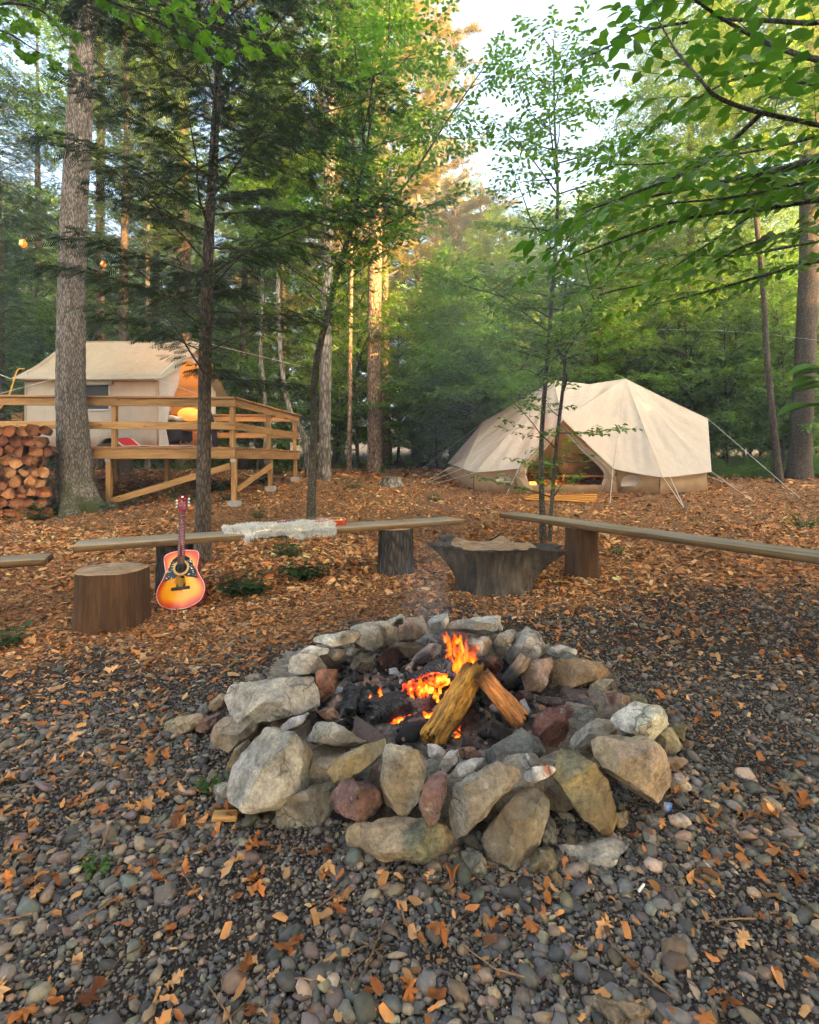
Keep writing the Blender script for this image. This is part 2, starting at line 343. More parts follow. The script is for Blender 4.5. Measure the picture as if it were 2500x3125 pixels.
LEAF2 = (np.array([(0, 0, 0), (0.45, 0.26, 0.05), (1, 0, -0.1), (0.45, -0.26, 0.05)], float), np.array([(0, 2, 1), (0, 3, 2)]))
def outline_tpl(pts, bend=0.12):
    p = np.array(pts, float); v = np.concatenate([p, [[x, -y] for x, y in p[::-1] if y > 1e-6]]); c = np.array([[0.5, 0]])
    v = np.concatenate([c, v]); n = len(v)-1; f = [(0, 1+i, 1+(i+1) % n) for i in range(n)]
    z = bend*np.sin(v[:, 0]*5+rng.uniform(0, 6))*0.6+bend*np.abs(v[:, 1])*rng.uniform(-1.5, 2.5)+0.09*rng.standard_normal(len(v)); v = v+.025*rng.standard_normal(v.shape)
    return np.column_stack([v, z]), np.array(f)
OAK = [(0, 0), (0.12, 0.05), (0.2, 0.2), (0.3, 0.08), (0.42, 0.3), (0.5, 0.1), (0.66, 0.34), (0.7, 0.12), (0.86, 0.2), (0.88, 0.07), (1, 0.0)]
MAPLE = [(0, 0), (0.06, 0.3), (0.16, 0.26), (0.3, 0.52), (0.36, 0.36), (0.6, 0.46), (0.56, 0.26), (0.72, 0.24), (0.7, 0.12), (1, 0.0)]
cpal = np.array([(0.50, 0.215, 0.075), (0.60, 0.33, 0.14), (0.36, 0.15, 0.052), (0.64, 0.42, 0.22), (0.18, 0.085, 0.04), (0.54, 0.19, 0.055), (0.40, 0.26, 0.155)])
cw = np.array([.24, .18, .17, .09, .14, .1, .08]); cw /= cw.sum()
mb = MB()
chip_v = np.array([(-.5, -.5, 0), (.5, -.42, .05), (.46, .5, 0), (-.52, .4, .04), (0.02, -.5, .12), (0, .52, .1)], float); chip_f = np.array([(0, 4, 5), (0, 5, 3), (4, 1, 2), (4, 2, 5)])
for y0, y1, cell in ((1.0, 2.4, 0.027), (2.4, 5.2, 0.028), (5.2, 8.5, 0.038), (8.5, 13.0, 0.062), (13.0, 18.0, 0.13)):
    x, y = scatter(y0, y1, cell, 0.5)
    k = (rng.uniform(0, 1, x.size) < litter(x, y)*0.95+0.10+.22*sstep(2.6, 4, y)*(x > 0)+0.14*(x < -0.6)*(y > 1.6)+.1*(np.sin(2.1*x+3*y)*np.sin(1.7*y-x) > .35)) & ~in_ring(x, y, 1.12); x, y = x[k], y[k]; n = x.size
    ax = rand_axes(n, 0.38); ln = np.clip(0.034*np.exp(0.45*rng.standard_normal(n)), .010, .10)*(.5 if y0 < 2 else .72 if y0 < 5 else 1.25 if y0 < 10 else 2.2); wd = ln*rng.uniform(.18, .6, n)
    col = cpal[rng.choice(len(cpal), n, p=cw)]*rng.uniform(.75, 1.5, (n, 1))*np.array((1.12, .98, .82)); patch = 0.82+0.3*np.sin(1.1*x+0.5*y)*np.sin(0.9*y-0.7*x+1)
    inst(mb, chip_v, chip_f, np.stack([x, y, ter(x, y)+rng.uniform(.004, .022, n)], -1), *ax, np.stack([ln, wd, ln], -1), np.clip(col*patch[:, None]*(.62+.38*litter(x, y))[:, None], .01, .7))
tag(obj('bark_chips', mb, m_vcol('wood_chip', 0.85, 60, (.8, 1.2), 0.2, 0.002, 0.2, 2), smooth=False), 'orange brown bark chips and leaf scraps covering the clearing', 'bark mulch', kind='stuff')
mb = MB()
for tpl_pts, n, s0, s1 in ((OAK, 620, .045, .095), (OAK, 500, .03, .07), ([(0, 0), (.15, .14), (.45, .24), (.75, .16), (1, 0)], 3200, .022, .055)):
    for rep in range(9):
        tv, tf = outline_tpl(tpl_pts, rng.uniform(.1, .4)); m = n//9
        y = 1.1+5.2*rng.uniform(0, 1, m)**0.9; x = rng.uniform(-0.8, 0.8, m)*y
        clump = 0.5+0.5*np.sin(2.3*x+1.7*y+rep)*np.sin(3.1*y-1.1*x); keep = (rng.uniform(0, 1, m) < 1.3*clump**2.2+0.10*(x < 0)+.04) & ~in_ring(x, y, 1.15); x, y = x[keep], y[keep]; m = x.size
        ax = rand_axes(m, 0.2); s = rng.uniform(s0, s1, m); col = cpal[rng.choice(4, m)]*rng.uniform(.45, 1.3, (m, 1))*np.array((.92, .74, .62))
        inst(mb, tv, tf, np.stack([x, y, ter(x, y)+rng.uniform(.012, .035, m)], -1), *ax, s, np.clip(col, .02, .75))
tag(obj('dry_leaves', mb, m_leaf('dry_leaf', 0.15, (1, .9, .7), 0.7, spec=0.2), smooth=False), 'fallen dry oak leaves scattered over the gravel', 'leaf litter', kind='stuff')
mb = MB()
for k in range(330):
    y = 1.15+7*rng.uniform()**1.1; x = rng.uniform(-.78, .78)*y
    if in_ring(x, y, 1.2): continue
    a = rng.uniform(0, 6.28); l = rng.uniform(.04, .22); d = np.array((math.cos(a), math.sin(a), 0)); c = np.array((x, y, tz(x, y)+.018)); b = np.array((-d[1], d[0], 0))*rng.uniform(-.15, .15)*l
    tvv, tff = tube([c-d*l/2, c+b+(0, 0, .006), c+d*l/2], np.array((1, .8, .5))*rng.uniform(.0015, .004), 4)
    mb.add(tvv, tff, np.array((.16, .09, .05))*rng.uniform(.5, 1.5))
tag(obj('twigs', mb, MT.setdefault('twig', m_vcol('twig', 0.9))), 'thin dry twigs lying among the pebbles', 'twigs', kind='stuff')
# ------------------------------------------------------------------ the stones of the fire ring
t = NT('stone'); v = t.coord('Object'); rnd = t.n('ObjectInfo').outputs['Random']
v = t.n('VectorMath', {0: v, 1: t.n('CombineXYZ', {0: t.math('MULTIPLY', rnd, 40.0), 1: t.math('MULTIPLY', rnd, 17.0)}).outputs[0]}, operation='ADD').outputs[0]
n1 = t.noise(v, 9, 8, 0.7, 0.4); n2 = t.noise(v, 55, 6, 0.75); n3 = t.noise(v, 2.6, 3); sp = t.n('TexVoronoi', {'Vector': v, 'Scale': 34.0}).outputs['Distance']
c = t.mix(1.0, t.attr(), t.ramp(n1, [(0.3, (0.38, 0.38, 0.4)), (0.5, (0.95, 0.93, 0.9)), (0.7, (1.5, 1.42, 1.3))]), 'MULTIPLY')
c = t.mix(0.75, c, t.ramp(n2, [(0.3, 0.35), (0.68, 1.5)]), 'MULTIPLY')
c = t.mix(t.ramp(n3, [(0.5, 0.0), (0.68, 0.6)]), c, (0.20, 0.12, 0.058))
c = t.mix(t.ramp(sp, [(0.05, 0.6), (0.16, 0.0)]), c, (0.07, 0.06, 0.05))
ck = t.n('TexVoronoi', {'Vector': t.n('VectorMath', {0: v, 1: t.n('VectorMath', {0: t.noise(v, 4, 4, out='Color'), 1: (.35, .35, .35)}, operation='MULTIPLY').outputs[0]}, operation='ADD').outputs[0], 'Scale': 6.0}, feature='DISTANCE_TO_EDGE').outputs['Distance']
cl_ = t.math('MULTIPLY', t.ramp(ck, [(0.0, 1.0), (0.035, 0.0)]), t.ramp(t.noise(v, 3.1, 2), [(.48, 0.0), (.6, .8)])); c = t.mix(cl_, c, (.035, .03, .025))
c = t.mix(t.ramp(t.noise(v, 17, 5, .7), [(.6, 0.0), (.7, .5)]), c, (.40, .38, .32))
MT['stone'] = t.done(t.bsdf(c, 0.88, t.bump(n2, 0.8, 0.008, t.bump(n1, 0.7, 0.03)), 0.25))
SPH5 = sphere_lo(5); SPH4 = sphere_lo(4); SPH3 = sphere_lo(3)
def fbm(v, oct=4, seed=0.0):
    return np.array([mn.fractal(Vector(a)+Vector((seed, seed*.7, -seed)), 0.9, 2.1, oct, noise_basis='PERLIN_ORIGINAL') for a in v])
import bmesh
def rockshape(planes, bev, size, seed, amp=0.05, chips=12, res=.085):
    """a block cut by planes, its corners broken off, edges worn, surface roughened; returns vertices, triangles, noise"""
    rc = np.random.default_rng(int(seed*1000)+3); bm = bmesh.new(); bmesh.ops.create_cube(bm, size=size*6)
    def cut(n, o):
        r = bmesh.ops.bisect_plane(bm, geom=bm.verts[:]+bm.edges[:]+bm.faces[:], plane_co=Vector(n)*o, plane_no=Vector(n), clear_outer=True, dist=1e-5)
        e = [x for x in r['geom_cut'] if isinstance(x, bmesh.types.BMEdge)]
        if len(e) > 2:
            try: bmesh.ops.contextual_create(bm, geom=e)
            except Exception: pass
    for n, o in planes: cut(n, o)
    for _ in range(chips):
        n = nrm(rc.standard_normal(3)*np.array((1, 1, .8))); V = np.array([v.co for v in bm.verts]); cut(n, (V@n).max()*rc.uniform(.82, .96))
    bmesh.ops.remove_doubles(bm, verts=bm.verts[:], dist=size*.025); bmesh.ops.dissolve_degenerate(bm, edges=bm.edges[:], dist=size*.01)
    bmesh.ops.bevel(bm, geom=bm.edges[:], offset=size*bev, segments=2, affect='EDGES', profile=.5, clamp_overlap=True)
    bmesh.ops.remove_doubles(bm, verts=bm.verts[:], dist=size*.006)
    for _ in range(4):
        bmesh.ops.triangulate(bm, faces=bm.faces[:]); le = [e for e in bm.edges if e.calc_length() > size*res*1.5]
        if not le: break
        bmesh.ops.subdivide_edges(bm, edges=le, cuts=1)
    bmesh.ops.triangulate(bm, faces=bm.faces[:]); bm.normal_update(); bm.verts.index_update()
    v = np.array([q.co for q in bm.verts]); d = np.array([q.normal for q in bm.verts]); f = np.array([[q.index for q in t_.verts] for t_ in bm.faces]); bm.free()
    h = fbm(v*(2.2/size), 4, seed); h2 = fbm(v*(7/size), 4, seed+5); h3 = fbm(v*np.array((1, 1, 4))*(5/size), 3, seed+9)
    v = v+d*((amp*.8*h-0.45*amp*np.abs(h2)-.35*amp*np.abs(h3))*size)[:, None]
    return v, f, h
ring = thing('fire_ring', 'ring of stacked rough field stones around the campfire', 'fire pit', (RINGC[0], RINGC[1], 0))
TR = {'A': (450, 1800, .52174), 'B': (1250, 1800, .55072), 'N': (0, 0, 1)}
def stone(tr, poly, z, col, p=9, th=0.8, crease=(0.0, 0.15), topn=(0.0, -0.35, 1.0), col2=None, amp=0.062, label=None, parent=None, name='stone'):
    ox, oy, k = TR[tr]; q = np.array([(ox+k*a, oy+k*b) for a, b in poly], float); seed = q.sum() % 97
    rs = np.random.default_rng(int(q.sum()))
    cpx = (q.min(0)+q.max(0))/2; Yc = (CAMH-z)*F/(cpx[1]-HY); c = np.array(P(cpx[0], cpx[1], Yc))
    w = nrm(c-np.array((0, 0, CAMH))); r = nrm(np.cross(w, (0, 0, 1))); u = np.cross(r, w)
    wp = np.array([P(a, b, Yc) for a, b in q])-c; e2 = np.stack([wp@r, wp@u], -1)
    dist = np.linalg.norm(c-np.array((0, 0, CAMH)))
    if ((np.roll(e2[:, 0], -1)-e2[:, 0])*(np.roll(e2[:, 1], -1)+e2[:, 1])).sum() > 0: e2 = e2[::-1]
    size = np.ptp(e2, axis=0).mean(); depth = th*min(np.ptp(e2[:, 0]), max(np.ptp(e2[:, 1])*1.4, np.ptp(e2[:, 0])*.5)); pl = []
    for i in range(len(e2)):
        a, b = e2[i], e2[(i+1) % len(e2)]; t_ = b-a; n2 = np.array((t_[1], -t_[0])); ln = np.linalg.norm(n2)
        if ln < 1e-6: continue
        n2 /= ln; o = n2@a
        if o < 0.03*size: o = 0.03*size+abs(o)*.2 if o > -0.05 else 0.05*size
        ta = rs.uniform(-.22, .3); n = n2[0]*r+n2[1]*u+ta*w; l = np.linalg.norm(n); pl.append((n/l, o/l))
    Q = np.array(crease)*np.ptp(e2, axis=0)/1.0; Qw = Q[0]*r+Q[1]*u-0.5*depth*w
    for n, lo in (((np.array(topn)+.12*rs.standard_normal(3)), .16), (np.array((0, -1, -.05))+.15*rs.standard_normal(3), .2), (np.array((.7, -.6, .3))+.2*rs.standard_normal(3), .3), (np.array((-.7, -.6, .3))+.2*rs.standard_normal(3), .3)):
        n = nrm(n); pl.append((n, max(n@Qw, lo*size*(0.6 if th < .5 else 1))*rs.uniform(1, 1.12)))
    pl.append((nrm(w+.2*rs.standard_normal(3)), .5*depth+.02)); pl.append((nrm(w*.5+np.array((0, 0, .8))), .55*depth+.03)); pl.append((np.array((0, 0, -1.)), .6*max(size, .08)))
    pl = [(n_, o_*(1.10 if p < 9 else 1.06)) for n_, o_ in pl]; v, tf_, h = rockshape(pl, .075 if p < 9 else .045 if p < 12 else .025, size, seed, amp, 14 if p < 10 else 6 if p < 16 else 3, .062 if size > .2 else .085)
    cr_ = np.stack([v@r, v@u], -1); lo_, hi_ = e2.min(0)*1.1-.006, e2.max(0)*1.1+.006; v = v+np.outer(np.clip(cr_[:, 0], lo_[0], hi_[0])-cr_[:, 0], r)+np.outer(np.clip(cr_[:, 1], lo_[1], hi_[1])-cr_[:, 1], u)
    cc = np.asarray(col)[None]*np.array((.86, .86, .89))*(1+0.3*h[:, None])
    if col2 is not None:
        m = sstep(-.1, .25, fbm(v*(1.3/size), 2, seed+11)); cc = cc*(1-m[:, None])+np.asarray(col2)[None]*m[:, None]
    wv = v+c-np.array((RINGC[0], RINGC[1], .15)); dr_ = np.linalg.norm(wv, axis=1); soot = sstep(.72, .42, dr_)*sstep(-.2, .5, -(nrm(v)*nrm(wv)).sum(1))*np.clip(.75+.6*fbm(v*9, 3, seed+2), 0, 1)
    cc = cc*(1-.85*soot[:, None]); mb = MB(); mb.add(v, tf_, np.clip(cc, .008, .8)); me = mb.mesh(name, MT['stone']); me.set_sharp_from_angle(angle=R(34))
    o = link(name, me, parent or ring, c)
    if label: o['label'] = label
    return o
GREY = (.30, .28, .235); PALE = (.43, .395, .33); WHT = (.56, .54, .49); DGREY = (.16, .155, .135); TAN = (.32, .245, .155); BRN = (.25, .165, .095); RED = (.16, .068, .05); PUR = (.20, .115, .10); OLV = (.20, .175, .105); PINK = (.35, .24, .19)
ST = [
 ('A', [(475,1120),(530,990),(620,870),(745,785),(820,840),(900,860),(1000,930),(1065,1010),(1040,1110),(920,1190),(760,1245),(600,1255),(510,1220)], .17, PALE, 8, .8, (-.1, .12), None, GREY, 'big pale boulder at the left front of the ring'),
 ('A', [(690,1270),(900,1170),(1090,1120),(1112,1250),(1105,1360),(950,1405),(800,1385)], .06, DGREY, 8, .8, (0, .2), None, GREY, None),
 ('A', [(1080,1200),(1130,1125),(1230,1110),(1340,1170),(1372,1260),(1320,1330),(1220,1345),(1110,1290)], .13, PUR, 10, .9, (0, .12), None, (.13,.08,.065), 'rounded dark red stone on the front slab'),
 ('A', [(1380,900),(1420,855),(1600,850),(1645,930),(1645,1050),(1590,1210),(1510,1335),(1460,1310),(1380,1130)], .21, GREY, 13, .6, (.05, .2), (.2,-.8,.6), TAN, 'upright tapering grey stone at the front of the ring'),
 ('B', [(75,1260),(60,1190),(120,1010),(160,990),(200,1030),(200,1120),(160,1260),(110,1315)], .2, PUR, 7, .9, (0, .1), None, None, 'narrow upright purple stone'),
 ('A', [(1055,1050),(1085,1005),(1280,900),(1390,862),(1395,930),(1330,1000),(1170,1100),(1100,1120)], .22, (.42,.34,.17), 14, .5, (0, .1), None, GREY, None),
 ('A', [(890,850),(960,765),(1060,770),(1180,825),(1285,880),(1230,910),(1100,900),(940,885)], .24, PALE, 16, .5, (0, 0), None, GREY, None),
 ('A', [(330,855),(430,755),(470,745),(670,770),(680,790),(590,860),(470,945),(400,920)], .13, (.33,.27,.2), 18, .6, (0, 0), None, None, None),
 ('A', [(470,690),(445,600),(560,540),(840,500),(985,490),(1002,680),(830,730),(640,775),(510,775)], .25, (.40,.365,.30), 24, .7, (0, -.18), (0,-.22,1), (.34,.3,.25), 'large flat grey slab with dry needles on the left of the ring'),
 ('A', [(350,690),(370,650),(430,610),(490,600),(480,660),(400,710)], .12, TAN, 9, .7, (0, .1), None, None, None),
 ('A', [(85,790),(130,745),(260,725),(360,730),(310,790),(220,840),(110,850)], .05, (.38,.3,.2), 10, .7, (0, .1), None, GREY, None),
 ('A', [(265,820),(320,760),(415,730),(400,780),(330,840)], .07, PUR, 12, .8, (0, .1), None, None, None),
 ('A', [(990,480),(1030,465),(1105,470),(1095,600),(1010,645),(995,560)], .2, (.33,.14,.075), 16, .8, (0, .3), None, (.2,.1,.06), 'reddish brick shaped stone at the left rim'),
 ('A', [(815,460),(830,400),(880,375),(980,380),(1060,460),(980,490),(900,497),(815,492)], .22, (.46,.38,.28), 16, .7, (0, 0), None, None, None),
 ('A', [(875,368),(960,325),(1075,345),(1050,375),(960,388)], .27, WHT, 16, .6, (0, .1), None, None, None),
 ('A', [(1050,380),(1090,345),(1160,345),(1175,405),(1090,410)], .22, GREY, 18, .8, (0, .1), None, None, None),
 ('A', [(1160,335),(1240,345),(1225,385),(1165,380)], .24, GREY, 18, .8, (0, .1), None, None, None),
 ('A', [(945,285),(1050,260),(1160,240),(1245,250),(1235,290),(1120,325),(1060,332)], .3, (.40,.33,.24), 14, .5, (0, .1), None, WHT, 'long pointed tan stone on the back left rim'),
 ('A', [(1170,235),(1230,200),(1400,193),(1465,240),(1460,290),(1380,340),(1290,352),(1220,310)], .27, (.42,.375,.3), 9, .8, (0, .1), None, GREY, 'broad rounded beige stone on the back rim'),
 ('A', [(1408,180),(1490,146),(1527,175),(1510,197),(1440,212)], .38, PALE, 14, .7, (0, .1), None, None, None),
 ('A', [(1460,235),(1520,165),(1600,153),(1637,210),(1620,265),(1560,295),(1475,295)], .28, (.36,.31,.25), 11, .8, (0, .1), None, PINK, None),
 ('B', [(95,220),(130,160),(210,123),(220,160),(190,230),(150,258),(108,250)], .3, (.43,.41,.36), 12, .5, (0, .1), (-.3,-.5,.8), None, 'tilted pale stone standing on the back rim'),
 ('B', [(178,215),(210,185),(330,155),(600,148),(607,205),(560,252),(440,240),(330,268),(250,262)], .28, (.56,.52,.46), 24, .7, (0, -.02), (0,-.12,1), PALE, 'long white slab lying on the back rim'),
 ('B', [(222,328),(330,280),(460,233),(457,320),(420,362),(330,368),(240,348)], .27, (.52,.44,.38), 24, .7, (0, -.08), (0,-.15,1), PINK, None),
 ('B', [(465,305),(500,240),(560,213),(587,240),(572,290),(510,368),(475,345)], .25, GREY, 12, .8, (0, .1), None, PALE, None),
 ('B', [(528,372),(590,270),(650,208),(712,240),(757,310),(720,372),(650,402),(560,412)], .23, (.38,.355,.31), 10, .8, (0, .1), None, GREY, 'blocky light grey stone on the back right rim'),
 ('B', [(740,335),(830,303),(920,340),(932,380),(800,380)], .15, WHT, 14, .6, (0, .1), None, None, None),
 ('B', [(765,505),(790,420),(850,368),(1000,393),(1150,433),(1162,470),(1060,500),(880,528),(780,540)], .22, (.33,.215,.125), 22, .6, (0, -.22), (0,-.25,1), BRN, 'wide flat brown slab on the right of the ring'),
 ('B', [(628,475),(680,400),(780,368),(802,400),(762,500),(720,558),(650,548)], .2, PINK, 12, .8, (0, .1), None, BRN, None),
 ('B', [(408,405),(450,350),(512,390),(505,450),(450,482),(410,455)], .2, RED, 16, .8, (0, .1), None, None, None),
 ('B', [(575,582),(640,553),(697,580),(690,612),(620,624)], .12, PUR, 9, .7, (0, .1), None, None, None),
 ('B', [(980,605),(1000,530),(1060,493),(1162,510),(1172,550),(1080,585),(1060,622)], .16, (.38,.3,.19), 10, .8, (0, .1), None, None, None),
 ('B', [(1058,645),(1070,570),(1130,553),(1232,595),(1222,640),(1150,692),(1090,692)], .15, PINK, 9, .8, (0, .1), None, RED, None),
 ('B', [(1165,570),(1280,578),(1352,630),(1240,650)], .08, OLV, 9, .7, (0, .1), None, None, None),
 ('B', [(845,615),(960,578),(1060,640),(1112,702),(980,725),(930,685)], .12, (.14,.12,.11), 18, .5, (0, .05), None, BRN, None),
 ('B', [(700,590),(860,600),(930,640),(900,680),(780,650),(710,625)], .1, (.13,.085,.065), 16, .5, (0, .05), None, None, None),
 ('B', [(688,765),(718,682),(862,638),(932,700),(922,800),(870,892),(780,884),(700,825)], .16, RED, 9, .9, (0, .15), None, (.12,.05,.04), 'rounded brick red stone on the right inside the ring'),
 ('B', [(1118,725),(1200,640),(1250,622),(1392,648),(1422,760),(1340,848),(1230,795),(1120,760)], .18, (.58,.565,.5), 16, .6, (0, -.1), (-.1,-.4,1), (.45,.42,.32), 'angular white stone on the right rim'),
 ('B', [(1335,855),(1420,768),(1512,800),(1502,882),(1450,934),(1395,905)], .08, (.35,.29,.17), 13, .8, (0, .1), None, DGREY, None),
 ('B', [(1425,752),(1510,733),(1547,790),(1522,834),(1440,800)], .08, OLV, 9, .8, (0, .1), None, None, None),
 ('B', [(876,888),(938,782),(1030,723),(1102,733),(1142,775),(1080,818),(960,886)], .2, (.38,.33,.26), 8, .8, (0, .1), None, None, None),
 ('B', [(935,925),(1020,840),(1150,813),(1292,828),(1392,910),(1443,1060),(1443,1172),(1380,1218),(1200,1233),(1125,1160),(1090,1010)], .16, (.36,.275,.2), 8, .85, (0, .18), None, (.33,.26,.17), 'big rounded tan boulder at the right front of the ring'),
 ('B', [(712,955),(760,888),(830,868),(900,890),(970,950),(1090,1010),(1132,1120),(1142,1300),(1102,1388),(990,1384),(850,1322),(785,1150),(800,1060)], .15, OLV, 9, .8, (.05, .2), None, (.27,.21,.1), 'large olive brown boulder leaning out at the front right'),
 ('B', [(198,1160),(240,1090),(400,990),(520,938),(602,945),(627,1060),(560,1130),(400,1262),(240,1398),(208,1270)], .2, (.30,.24,.175), 15, .5, (0, .1), (.2,-.9,.6), (.25,.22,.18), 'slanted brown grey slab leaning at the front of the ring'),
 ('B', [(405,1335),(560,1170),(620,1090),(732,1088),(792,1150),(782,1230),(740,1362),(640,1528),(540,1528),(435,1492)], .1, (.21,.2,.155), 11, .8, (.1, .1), None, (.3,.28,.23), 'grey green boulder at the foot of the front wall'),
 ('B', [(715,1425),(770,1238),(817,1300),(817,1400),(760,1434)], .06, DGREY, 9, .8, (0, .1), None, None, None),
 ('B', [(622,1055),(650,1000),(782,973),(817,1030),(812,1072),(700,1064),(640,1092)], .24, (.55,.5,.44), 11, .7, (0, .1), None, (.35,.15,.1), 'small white stone with a red underside'),
 ('B', [(602,942),(650,908),(697,960),(650,992)], .22, WHT, 14, .8, (0, .1), None, None, None),
 ('B', [(226,1035),(260,970),(330,940),(427,928),(427,962),(320,1014),(260,1054)], .24, (.5,.455,.39), 14, .6, (0, .1), None, None, None),
 ('B', [(152,985),(230,890),(272,888),(282,940),(210,1014)], .24, (.48,.45,.4), 10, .7, (0, .1), None, None, None),
 ('B', [(98,855),(150,858),(207,905),(170,948),(112,925)], .22, (.5,.42,.36), 14, .7, (0, .1), None, None, None),
 ('B', [(258,884),(340,868),(392,905),(370,934),(290,934)], .12, (.3,.15,.11), 12, .6, (0, .1), None, None, None),
 ('B', [(640,900),(720,870),(760,890),(700,960)], .13, (.12,.105,.09), 9, .8, (0, .1), None, None, None),
 ('N', [(1033,2518),(1080,2500),(1250,2492),(1392,2535),(1407,2575),(1402,2655),(1250,2640),(1045,2612)], .05, (.33,.245,.155), 24, .6, (0, .0), (0,-.3,1), (.19,.185,.125), 'long low tan slab at the foot of the ring front'),
 ('B', [(282,1455),(350,1438),(430,1520),(472,1604),(420,1625),(288,1565)], .015, (.17,.165,.13), 9, .8, (0, .1), None, None, None),
 ('B', [(645,1565),(700,1438),(770,1438),(832,1540),(822,1604),(700,1606)], .02, (.23,.19,.115), 9, .8, (0, .1), None, None, None),
 ('B', [(808,1400),(900,1400),(1180,1343),(1258,1390),(1242,1480),(1100,1540),(1010,1624),(960,1604),(870,1500)], .0, (.38,.34,.27), 18, .5, (0, -.1), (0,-.2,1), PALE, 'flat pale slab sunk in the gravel at the front right'),
 ('B', [(1135,1245),(1210,1222),(1218,1290),(1160,1344)], .03, TAN, 9, .8, (0, .1), None, None, None),
 ('B', [(1453,1270),(1510,1243),(1592,1320),(1530,1358),(1468,1324)], .015, (.42,.34,.28), 7, .8, (0, .1), None, None, None),
 ('B', [(1438,1052),(1490,998),(1562,1100),(1540,1142),(1458,1134)], .04, (.40,.36,.31), 11, .8, (0, .1), None, PUR, None),
 ('B', [(1408,930),(1500,930),(1537,960),(1480,1002),(1428,994)], .05, (.33,.24,.17), 9, .8, (0, .1), None, None, None),
 ('B', [(1298,1260),(1370,1248),(1412,1340),(1338,1364)], .01, DGREY, 9, .8, (0, .1), None, None, None),
 ('A', [(1188,432),(1250,368),(1332,400),(1332,470),(1270,488),(1198,474)], .14, (.3,.235,.165), 9, .9, (0, .1), None, None, None),
 ('A', [(1338,405),(1430,322),(1492,380),(1472,444),(1378,464)], .15, RED, 9, .9, (0, .1), None, (.1,.045,.04), None),
 ('A', [(1496,485),(1560,400),(1660,318),(1730,330),(1730,420),(1600,445),(1520,505)], .16, (.33,.25,.215), 16, .5, (0, .1), (-.2,-.8,.6), None, None),
 ('A', [(1440,330),(1560,300),(1660,330),(1560,400),(1490,390)], .16, (.26,.22,.18), 10, .6, (0, .1), None, None, None),
 ('A', [(1578,302),(1630,268),(1692,310),(1640,334)], .23, (.3,.265,.23), 7, .9, (0, .1), None, None, None),
 ('A', [(1052,662),(1110,618),(1192,640),(1192,692),(1080,702)], .12, PINK, 12, .8, (0, .1), None, None, None),
 ('A', [(785,805),(850,750),(1002,708),(995,760),(900,795),(850,875)], .2, (.5,.44,.4), 16, .5, (0, .1), None, None, None),
 ('A', [(998,722),(1080,688),(1132,740),(1060,774)], .15, (.38,.22,.14), 10, .7, (0, .1), None, None, None),
 ('A', [(455,1055),(520,930),(610,865),(590,930),(520,1060)], .1, (.24,.185,.12), 9, .8, (0, .1), None, None, None),
 ('A', [(718,482),(740,440),(822,428),(818,505),(740,510)], .12, GREY, 10, .8, (0, .1), None, None, None),
 ('A', [(385,1160),(470,1128),(484,1220),(400,1244)], .03, GREY, 9, .8, (0, .1), None, None, None),
 ('A', [(285,705),(340,660),(365,712),(310,730)], .04, DGREY, 7, .8, (0, .1), None, None, None),
 ('A', [(560,540),(590,500),(660,495),(700,510),(640,540)], .12, (.3,.25,.19), 9, .8, (0, .1), None, None, None),
]
for tr, poly, z, col, p, th, cr, tn, c2, lab in ST:
    stone(tr, poly, z, col, p, th, cr, tn or (0, -.35, 1), c2, label=lab)
# rubble under and behind the rim stones
rs = np.random.default_rng(5)
for k in range(64):
    a = k/64*2*math.pi+rs.uniform(-.04, .04); rr = 0.80+rs.uniform(-.1, .1); c = np.array((RINGC[0]+1.05*rr*math.cos(a), RINGC[1]+rr*math.sin(a), rs.uniform(.02, .11)))
    s = rs.uniform(.085, .14); pl = [(nrm(rs.standard_normal(3)), s*rs.uniform(.6, 1)) for _ in range(16)]+[(np.array((0, 0, 1.)), s*.7), (np.array((0, 0, -1.)), s), (np.array((1., 0, 0)), s), (np.array((-1., 0, 0)), s), (np.array((0, 1., 0)), s), (np.array((0, -1., 0)), s)]
    v, tf_, h = rockshape(pl, .04, s*2, k*1.7, .04, 2, .14); mb = MB(); base = [(.15,.14,.12), (.2,.16,.12), (.12,.08,.065), (.24,.2,.15)][k % 4]
    mb.add(v, tf_, np.array(base)[None]*(1+.2*h[:, None])); link('stone', mb.mesh('stone', MT['stone']), ring, c)
# ash bed inside the ring
t = NT('ash'); v = t.coord('Object'); n = t.noise(v, 9, 6, .7); n2 = t.noise(v, 70, 4)
c = t.mix(0.6, t.ramp(n, [(.32, (.012, .011, .011)), (.48, (.075, .058, .046)), (.6, (.20, .16, .135)), (.75, (.34, .29, .26))]), t.ramp(n2, [(.3, .55), (.7, 1.35)]), 'MULTIPLY')
mb = MB(); rr = np.linspace(0, .92, 40); aa = np.linspace(0, 2*np.pi, 97)[:-1]; RR, AA = np.meshgrid(rr, aa, indexing='ij')
x = RR*np.cos(AA)*1.05; y = RR*np.sin(AA); pts = np.stack([x.ravel(), y.ravel(), 0*x.ravel()], -1); h = fbm(pts*5, 5); z = .055+.07*np.exp(-(RR.ravel()/.4)**2)+.05*h
pts[:, 2] = z; i, j = np.meshgrid(np.arange(39), np.arange(96), indexing='ij'); mb.add(pts, np.stack([i*96+j, (i+1)*96+j, (i+1)*96+(j+1) % 96, i*96+(j+1) % 96], -1).reshape(-1, 4))
a = link('ash_bed', mb.mesh('ash_bed', t.done(t.bsdf(c, .95, t.bump(n2, .6, .01), .1))), None, (RINGC[0], RINGC[1], 0)); tag(a, 'grey ash and cinders covering the floor inside the stone ring', 'ash', kind='stuff')
mb = MB(); n = 420; ang = rs.uniform(0, 6.28, n); rad = .62*np.sqrt(rs.uniform(0, 1, n)); px = RINGC[0]+rad*np.cos(ang); py = RINGC[1]+rad*np.sin(ang)
